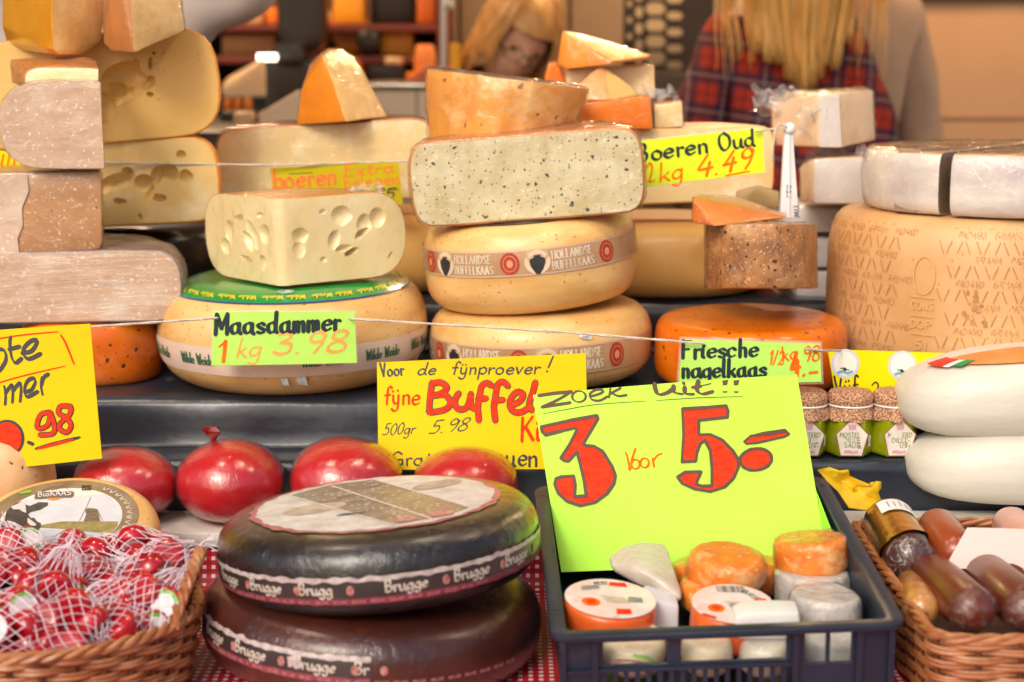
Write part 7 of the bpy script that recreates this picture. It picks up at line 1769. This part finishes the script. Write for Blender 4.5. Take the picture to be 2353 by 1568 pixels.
# black rack with hexagonal openings and a dark cabinet
rk = thing('mesh_rack', 'black rack of hexagonal openings behind the small orange pieces', 'rack', (P(1540, 100, 4.75).x, 4.75, P(CU, 170, 4.7).z))
fr = MB(); fr.box((P(1432, 0, 4.75).x, 4.74, P(CU, 170, 4.75).z), (P(1640, 0, 4.75).x, 4.76, P(CU, -160, 4.75).z)); f1 = fr.me('rack_panel', mat('rack black', lin(30, 24, 20), lin(46, 36, 28), rough=.4, scale=9), smooth=False)
ct = MB(); rw_, rh_ = 24, 16
for col, (uc, rx, ry, v0) in enumerate(((1470, 9, 15, -10), (1508, 24, 17, -18), (1552, 20, 11, -2), (1448, 6, 9, 8))):
    for k in range(-3, 4):
        vc = v0+k*38+38
        if vc > 152: continue
        n6 = [(uc+rx*math.cos(R(a))*1.05, vc+ry*math.sin(R(a))) for a in (0, 55, 125, 180, 235, 305)]
        v = [P(u, w, 4.72) for u, w in n6]; v2 = [p+Vector((0, .06, 0)) for p in v]
        ct.add(v+v2, [[5, 4, 3, 2, 1, 0], [6, 7, 8, 9, 10, 11]]+[[i, (i+1) % 6, 6+(i+1) % 6, 6+i] for i in range(6)])
cm_ = ct.me('cut', None, smooth=False)
bm = bmesh.new(); bm.from_mesh(cm_); bmesh.ops.recalc_face_normals(bm, faces=bm.faces); bm.to_mesh(cm_); bm.free()
f2 = boolean(f1, cm_); link('rack_panel', f2, rk, True)
q = MB(); q.box((P(1432, 0, 4.9).x, 4.93, P(CU, 170, 4.8).z), (P(1640, 0, 4.9).x, 4.95, P(CU, -160, 4.9).z)); q.build('rear_panel', mat('rack rear', lin(190, 168, 140), rough=.6), rk, True)
solid('dark_cabinet', 'dark grey cabinet under the black mesh rack', 1420, 1660, 165, 420, 4.6, .4, mat('cabinet grey', lin(58, 48, 38), lin(44, 36, 30), rough=.5, scale=10, stretch=(1, 1, 6)), .02, cat='cabinet')

# ---------------------------------------------------------------- people
M_skin = mat('skin', lin(236, 186, 158), lin(228, 170, 140), rough=.5, scale=12, sss=.1)
def skin_me(name, J, E, m, sub=2, root=None):
    bm = bmesh.new(); lay = bm.verts.layers.skin.verify(); ix = {}
    for k, (p, r) in J.items():
        v = bm.verts.new(p); ix[k] = v; rr = r if isinstance(r, tuple) else (r, r); v[lay].radius = rr; v[lay].use_root = (k == root)
    for a, b in E: bm.edges.new((ix[a], ix[b]))
    me = bpy.data.meshes.new(name); bm.to_mesh(me); bm.free()
    me = evaluated(me, [('SKIN', dict(use_smooth_shade=True)), ('SUBSURF', dict(levels=sub, render_levels=sub))])
    me.materials.clear(); me.materials.append(m)
    for p in me.polygons: p.use_smooth = True; p.material_index = 0
    return me
def head_me(c, s, M_):
    """a head with brow, nose, lips and chin; looks along -y before M_ turns it"""
    bm = bmesh.new(); bmesh.ops.create_uvsphere(bm, u_segments=40, v_segments=30, radius=1)
    for v in bm.verts:
        x, y, z = v.co
        jaw = max(0, -z); w = .074*(1-.34*jaw**1.5); d = .094*(1-.12*jaw)
        p = Vector((x*w, y*d-(.008 if y < 0 and z < -.3 else 0), z*.115))
        if y < 0:
            f = math.exp(-(x*5.2)**2)
            p.y -= .022*f*math.exp(-((z+.10)*6.0)**2)+.010*f*math.exp(-((z+.02)*7)**2)
            p.y -= .008*math.exp(-(x*3.2)**2)*math.exp(-((z+.48)*11)**2)+.010*math.exp(-(x*2.6)**2)*math.exp(-((z+.82)*6)**2)
            for sx_ in (-.42, .42): p.y += .010*math.exp(-((x-sx_)*6)**2)*math.exp(-((z-.05)*8)**2)
        v.co = p
    for sx_ in (-1, 1):
        bmesh.ops.create_uvsphere(bm, u_segments=10, v_segments=8, radius=1, matrix=Matrix.Translation((sx_*.074, .012, -.004)) @ Matrix.Diagonal((.010, .016, .029, 1)))
    me = bpy.data.meshes.new('head'); bm.to_mesh(me); bm.free(); me.transform(Matrix.Translation(c) @ M_.to_4x4() @ Matrix.Scale(s, 4)); return me
def person(label, loc, yaw, J, E, head_c, head_M, top, bottom, topm, botm, skin=M_skin, extra=()):
    t = thing('person', label, 'person', loc, (0, 0, yaw))
    Jb = {k: (p, tuple(q*(.74 if k in TOP else 1) for q in (r if isinstance(r, tuple) else (r, r)))) for k, (p, r) in J.items()}
    bmesh_ = skin_me('body', Jb, E, skin, 1, 'pelvis')
    h = head_me(head_c, 1.0, head_M)
    bm = bmesh.new(); bm.from_mesh(bmesh_); bm.from_mesh(h); me = bpy.data.meshes.new('body'); bm.to_mesh(me); bm.free()
    me = evaluated(me, [('REMESH', dict(mode='VOXEL', voxel_size=.0075, use_smooth_shade=True))]); me.materials.clear(); me.materials.append(skin)
    for p in me.polygons: p.use_smooth = True; p.material_index = 0
    link('body', me, t)
    def cloth(nm, keys, grow, m):
        Jc = {k: (J[k][0], tuple(q*grow+.010 for q in (J[k][1] if isinstance(J[k][1], tuple) else (J[k][1],)*2))) for k in keys}
        Ec = [e for e in E if e[0] in keys and e[1] in keys]
        me = skin_me(nm, Jc, Ec, m, 2, 'pelvis' if 'pelvis' in keys else keys[0])
        me = bpy.data.meshes[me.name]
        for v in me.vertices: v.co += noise.noise_vector(v.co*11)*.008
        link(nm, me, t)
    cloth('shirt', top, 1.10, topm); cloth('trousers', bottom, 1.12, botm)
    # eyes and lips
    for sx_ in (-1, 1):
        q = MB(); c = Vector(head_c)+head_M @ Vector((sx_*.031, -.083, .006)); q.tube([c+head_M @ Vector((-.009, 0, 0)), c+head_M @ Vector((0, -.003, .001)), c+head_M @ Vector((.009, 0, 0))], [.001, .0045, .001], 6)
        q.build('eye', M_ink, t)
    q = MB(); c = Vector(head_c)+head_M @ Vector((0, -.094, -.056)); q.tube([c+head_M @ Vector((-.022, .010, 0)), c, c+head_M @ Vector((.022, .010, 0))], [.001, .005, .001], 6); q.build('mouth', mat('lips', lin(190, 104, 92), rough=.5), t)
    return t
def skeleton(bend=0, arms=None, hw=1.0):
    """joints of a standing figure that faces -y; bend leans the upper body forward"""
    Rb = Matrix.Rotation(bend, 4, 'X'); pv = Vector((0, 0, .93))
    up = lambda p: pv+(Rb @ (Vector(p)-pv))
    J = {'pelvis': (Vector((0, 0, .93)), (.15*hw, .11)), 'waist': (up((0, 0, 1.08)), (.13*hw, .10)), 'chest': (up((0, 0, 1.26)), (.155*hw, .115)), 'neckbase': (up((0, .005, 1.41)), (.075, .06)), 'neck': (up((0, -.005, 1.485)), .05), 'skull': (up((0, -.02, 1.58)), .06)}
    E = [('pelvis', 'waist'), ('waist', 'chest'), ('chest', 'neckbase'), ('neckbase', 'neck'), ('neck', 'skull')]
    for s, S in ((-1, 'l'), (1, 'r')):
        A = (arms or {}).get(S, [(.17*s*hw, .0, 1.375), (.235*s*hw, .03, 1.12), (.20*s*hw, -.16, .98), (.19*s*hw, -.24, .955)])
        A = [up(p) for p in A]
        J['sh'+S] = (A[0], .066); J['el'+S] = (A[1], .044); J['wr'+S] = (A[2], .029); J['pa'+S] = (A[3], (.038, .016))
        E += [('chest', 'sh'+S), ('sh'+S, 'el'+S), ('el'+S, 'wr'+S), ('wr'+S, 'pa'+S)]
        d = (A[3]-A[2]).normalized(); side = d.cross(Vector((0, 0, 1))); side = side.normalized() if side.length > .1 else Vector((1, 0, 0)); dn = d.cross(side).normalized()
        for i, (off, ln) in enumerate(((-.028, .066), (-.010, .078), (.009, .072), (.027, .056))):
            a = A[3]+side*off+d*.022; b = a+d*ln*.55+dn*.006; c = b+d*ln*.35+dn*.022
            J['f%d%s' % (i, S)] = (a, .0088); J['g%d%s' % (i, S)] = (b, .008); J['h%d%s' % (i, S)] = (c, .0065)
            E += [('pa'+S, 'f%d%s' % (i, S)), ('f%d%s' % (i, S), 'g%d%s' % (i, S)), ('g%d%s' % (i, S), 'h%d%s' % (i, S))]
        a = A[2].lerp(A[3], .4)+side*(-.035*s); J['t0'+S] = (a, .011); J['t1'+S] = (a+d*.035+side*(-.014*s), .0085)
        E += [('wr'+S, 't0'+S), ('t0'+S, 't1'+S)]
        J['hip'+S] = (Vector((.085*s*hw, 0, .86)), .088); J['kn'+S] = (Vector((.09*s*hw, -.01, .48)), .056); J['an'+S] = (Vector((.09*s*hw, .02, .08)), .040); J['to'+S] = (Vector((.095*s*hw, -.13, .042)), (.042, .03))
        E += [('pelvis', 'hip'+S), ('hip'+S, 'kn'+S), ('kn'+S, 'an'+S), ('an'+S, 'to'+S)]
    return J, E, up
TOP = ['pelvis', 'waist', 'chest', 'neckbase', 'shl', 'shr', 'ell', 'elr', 'wrl', 'wrr']; BOT = ['pelvis', 'hipl', 'hipr', 'knl', 'knr', 'anl', 'anr']
def hair(root, strands, m, r=.0045, name='hair'):
    q = MB()
    for pts in strands:
        n = len(pts); q.tube(pts, [r*(1-.75*(i/(n-1))**2) for i in range(n)], 5, flat=1.6)
    q.build(name, m, root, False, angle=180)
M_blond = mat('blond hair', lin(252, 206, 126), lin(240, 176, 90), rough=.45, scale=40, stretch=(1, 1, .06), lo=.3, hi=.7, c3=lin(246, 204, 130), scale3=22, lo3=.5, hi3=.8)
M_blond2 = mat('light blond hair', lin(238, 190, 122), lin(214, 154, 84), rough=.4, scale=120, stretch=(1, 1, .1), lo=.3, hi=.7)
M_brownh = mat('brown hair', lin(86, 56, 34), rough=.4)
def cap(c, M_, m, root, grow=1.1, front=.35, low=-.35):
    bm = bmesh.new(); bmesh.ops.create_uvsphere(bm, u_segments=32, v_segments=22, radius=1)
    kill = [v for v in bm.verts if (v.co.y < -.15 and v.co.z < front) or v.co.z < low]
    bmesh.ops.delete(bm, geom=kill, context='VERTS')
    for v in bm.verts: v.co = Vector((v.co.x*.078*grow, v.co.y*.098*grow, v.co.z*.119*grow)); v.co += noise.noise_vector(v.co*30)*.006
    me = fin(bm, 'hair', m, angle=80); me.transform(Matrix.Translation(c) @ M_.to_4x4()); link('hair_cap', me, root)
M_plaid = bpy.data.materials.new('plaid'); M_plaid.use_nodes = True
def plaid():
    nt = M_plaid.node_tree; N = nt.nodes; L = nt.links; b = N['Principled BSDF']; tc = N.new('ShaderNodeTexCoord')
    mp = N.new('ShaderNodeMapping'); mp.inputs['Rotation'].default_value = (0, R(8), 0); L.new(tc.outputs['Object'], mp.inputs[0]); s = N.new('ShaderNodeSeparateXYZ'); L.new(mp.outputs[0], s.inputs[0])
    def fr(o, per, sh, lo, hi):
        a = N.new('ShaderNodeMath'); a.operation = 'MULTIPLY_ADD'; L.new(o, a.inputs[0]); a.inputs[1].default_value = 1/per; a.inputs[2].default_value = sh
        f = N.new('ShaderNodeMath'); f.operation = 'FRACT'; L.new(a.outputs[0], f.inputs[0])
        g = N.new('ShaderNodeMath'); g.operation = 'GREATER_THAN'; L.new(f.outputs[0], g.inputs[0]); g.inputs[1].default_value = lo
        h = N.new('ShaderNodeMath'); h.operation = 'LESS_THAN'; L.new(f.outputs[0], h.inputs[0]); h.inputs[1].default_value = hi
        m = N.new('ShaderNodeMath'); m.operation = 'MULTIPLY'; L.new(g.outputs[0], m.inputs[0]); L.new(h.outputs[0], m.inputs[1]); return m.outputs[0]
    col = None; cur = lin(170, 46, 26)
    def mix(f, A, B, k=1.0):
        m = N.new('ShaderNodeMath'); m.operation = 'MULTIPLY'; L.new(f, m.inputs[0]); m.inputs[1].default_value = k
        x = N.new('ShaderNodeMix'); x.data_type = 'RGBA'; L.new(m.outputs[0], x.inputs[0])
        if hasattr(A, 'node'): L.new(A, x.inputs[6])
        else: x.inputs[6].default_value = A
        x.inputs[7].default_value = B; return x.outputs[2]
    for o in (0, 2):
        cur = mix(fr(s.outputs[o], .074, .1, 0, .46), cur, lin(34, 30, 56), .72)
    for o in (0, 2):
        cur = mix(fr(s.outputs[o], .074, .1, .20, .27), cur, lin(176, 150, 146), .38); cur = mix(fr(s.outputs[o], .074, .1, .70, .75), cur, lin(60, 24, 24), .6)
    L.new(cur, b.inputs['Base Color']); b.inputs['Roughness'].default_value = .85
plaid()
M_jeans = mat('jeans', lin(50, 56, 74), rough=.8); M_coat = mat('white coat', lin(234, 222, 218), lin(226, 212, 208), rough=.7, scale=6, bump=.3, bscale=9); M_beige = mat('beige shirt', lin(196, 168, 146), lin(182, 152, 130), rough=.8, scale=6, bump=.3, bscale=8); M_maroon = mat('maroon knit', lin(130, 58, 40), lin(112, 48, 34), rough=.8, scale=20)
I3 = Matrix.Identity(3)
# plaid woman, seen from behind
J, E, up = skeleton(.06, {'l': [(-.138, 0, 1.375), (-.200, .02, 1.12), (-.12, -.20, 1.05), (-.04, -.22, 1.06)], 'r': [(.138, 0, 1.375), (.200, .02, 1.12), (.12, -.20, 1.05), (.04, -.22, 1.06)]}, .92)
c = P(1806, 50, 3.62); hc = up((0, -.03, 1.585)); hM = Matrix.Rotation(.1, 3, 'X')
pw1 = person('person in a red plaid shirt with long blond hair, seen from behind', (c.x, 3.62, .006), math.pi, J, E, hc, hM, TOP, BOT, M_plaid, M_jeans)
cap(hc, hM, M_blond, pw1, 1.12, .3, -.6)
rn = random.Random(5); S = []
LOCKS = []
for q in range(17):
    a = -1.2+2.4*q/16+rn.uniform(-.05, .05)
    LOCKS.append((a, .092*math.sin(a)*rn.uniform(.85, 1.1), 1.283+.12*abs(math.sin(a))**1.4+rn.uniform(-.018, .024)))
for k in range(1700):
    a = rn.uniform(-1.3, 1.3); lay = rn.random(); x0 = .086*math.sin(a); y0 = .055+.05*math.cos(a)*(.7+.5*lay)
    L_k = min(LOCKS, key=lambda q: abs(q[0]-a)); fly = rn.random() < .07
    xe = L_k[1]+rn.gauss(0, .0045) if not fly else .15*math.sin(a)*rn.uniform(.8, 1.25)
    ze = L_k[2]+abs(rn.gauss(0, .022)) if not fly else 1.33+.1*rn.random()
    ph = rn.uniform(-.4, .4); pts = []
    for i in range(13):
        t = i/12; sprd = math.sin(math.pi*min(1, t*1.05))*.030*math.sin(a)*(1.5 if fly else 1)
        x = x0+(xe-x0)*t**1.15+sprd+.006*math.sin(3.2*t+4*L_k[0]+ph)*t; z = 1.70-.03*abs(a)+(ze-1.70)*t
        y = y0+.035*math.sin(math.pi*min(1, t*1.3))+.035*t*(1-.5*abs(math.sin(a)))+.012*lay
        pts.append(Vector((x-.006-.012*t, max(y, .10+.02*lay) if z < 1.42 else y, z)))
    S.append(pts)
v = []; f = []
for i in range(15):
    for j in range(29):
        t = i/14; a = -1.25+2.5*j/28; x0 = .086*math.sin(a); y0 = .055+.05*math.cos(a)*.7
        xe = .09*math.sin(a); ze = 1.345+.11*abs(math.sin(a))**1.3+.012*math.sin(j*2.1)
        x = x0+(xe-x0)*t+math.sin(math.pi*min(1, t*1.05))*.030*math.sin(a); z = 1.70-.03*abs(a)+(ze-1.70)*t
        y = y0+.035*math.sin(math.pi*min(1, t*1.3))+.035*t*(1-.5*abs(math.sin(a)))
        v.append((x-.012*t, max(y, .10) if z < 1.42 else y, z))
for i in range(14):
    for j in range(28): q = i*29+j; f.append([q, q+1, q+30, q+29])
part('hair_underlayer', v, f, M_blond, pw1, angle=180)
hair(pw1, S, M_blond, .0021)
# beige shirted person
J, E, up = skeleton(0, {'l': [(-.185, 0, 1.40), (-.255, .02, 1.12), (-.25, -.06, .90), (-.25, -.10, .82)], 'r': [(.185, 0, 1.40), (.255, .02, 1.12), (.25, -.06, .90), (.25, -.10, .82)]}, 1.12)
c = P(1905, 0, 4.12); hc = Vector((0, -.03, 1.62))
pw2 = person('person in a beige long sleeved shirt, standing close behind the plaid shirt', (c.x, 4.12, .045), R(12), J, E, hc, I3, TOP, BOT, M_beige, M_jeans)
cap(hc, I3, M_brownh, pw2)
# bending blonde woman
bd_ = .74; J, E, up = skeleton(bd_, {'l': [(-.165, 0, 1.375), (-.25, -.10, 1.16), (-.20, -.30, 1.05), (-.19, -.37, 1.02)], 'r': [(.165, 0, 1.375), (.25, -.10, 1.16), (.20, -.30, 1.05), (.19, -.37, 1.02)]})
hc = up((0, -.02, 1.585)); hM = Matrix.Rotation(.30, 3, 'Y') @ Matrix.Rotation(bd_-.22, 3, 'X')
t_ = P(1188, 88, 4.2); ya = R(22)
off = Matrix.Rotation(ya, 3, 'Z') @ hc
pw3 = person('blonde person with glasses in a maroon top, bending down over the counter', (t_.x-off.x, 4.2-off.y, t_.z-off.z), ya, J, E, hc, hM, TOP, BOT, M_maroon, M_jeans)
cap(hc, hM, M_blond2, pw3, 1.20, .30, -.75)
S = []; rn = random.Random(9)
for k in range(620):
    a = rn.uniform(-2.35, 2.35)
    d = Vector((math.sin(a), math.cos(a), 0)); pts = []
    ln = .16 if abs(a) < 1.9 else .06
    for i in range(9):
        t = i/8; ang = min(t*1.9, 1.57)
        p = Vector((d.x*.097*math.sin(ang), d.y*.122*math.sin(ang)+.0, .146*math.cos(ang)-max(0, t-.8)*ln*4))
        pts.append(hc+hM @ (p+noise.noise_vector(p*16+Vector((k*.3, 0, 0)))*.008))
    S.append(pts)
hair(pw3, S, M_blond2, .0032)
q = MB()
for s in (-1, 1): q.tube([hc+hM @ (Vector((s*.033, -.108, .004))+Vector((.024*math.cos(a), 0, .019*math.sin(a)))) for a in [2*math.pi*i/16 for i in range(16)]], .0013, 5, closed=True); q.tube([hc+hM @ Vector((s*.057, -.106, .006)), hc+hM @ Vector((s*.080, -.05, .008)), hc+hM @ Vector((s*.082, .01, .006))], .002, 5)
q.tube([hc+hM @ Vector((-.010, -.110, .006)), hc+hM @ Vector((0, -.113, .009)), hc+hM @ Vector((.010, -.110, .006))], .002, 5); q.build('glasses', M_ink, pw3)
# white coated person
J, E, up = skeleton(.0, {'l': [(-.20, 0, 1.40), (-.27, .0, 1.13), (-.24, -.12, .95), (-.235, -.19, .92)], 'r': [(.19, -.02, 1.46), (.345, -.12, 1.475), (.28, -.22, 1.64), (.27, -.25, 1.71)]}, 1.12)
c = P(205, 40, 3.25); hc = Vector((0, -.03, 1.63))
J['elr'] = (J['elr'][0], .050); J['shr'] = (J['shr'][0], .078)
pw4 = person('person in a white coat with one bent raised arm, mostly hidden behind the left stack', (c.x, 3.25, .006), R(0), J, E, hc, I3, TOP, BOT, M_coat, M_jeans)
cap(hc, I3, M_brownh, pw4)
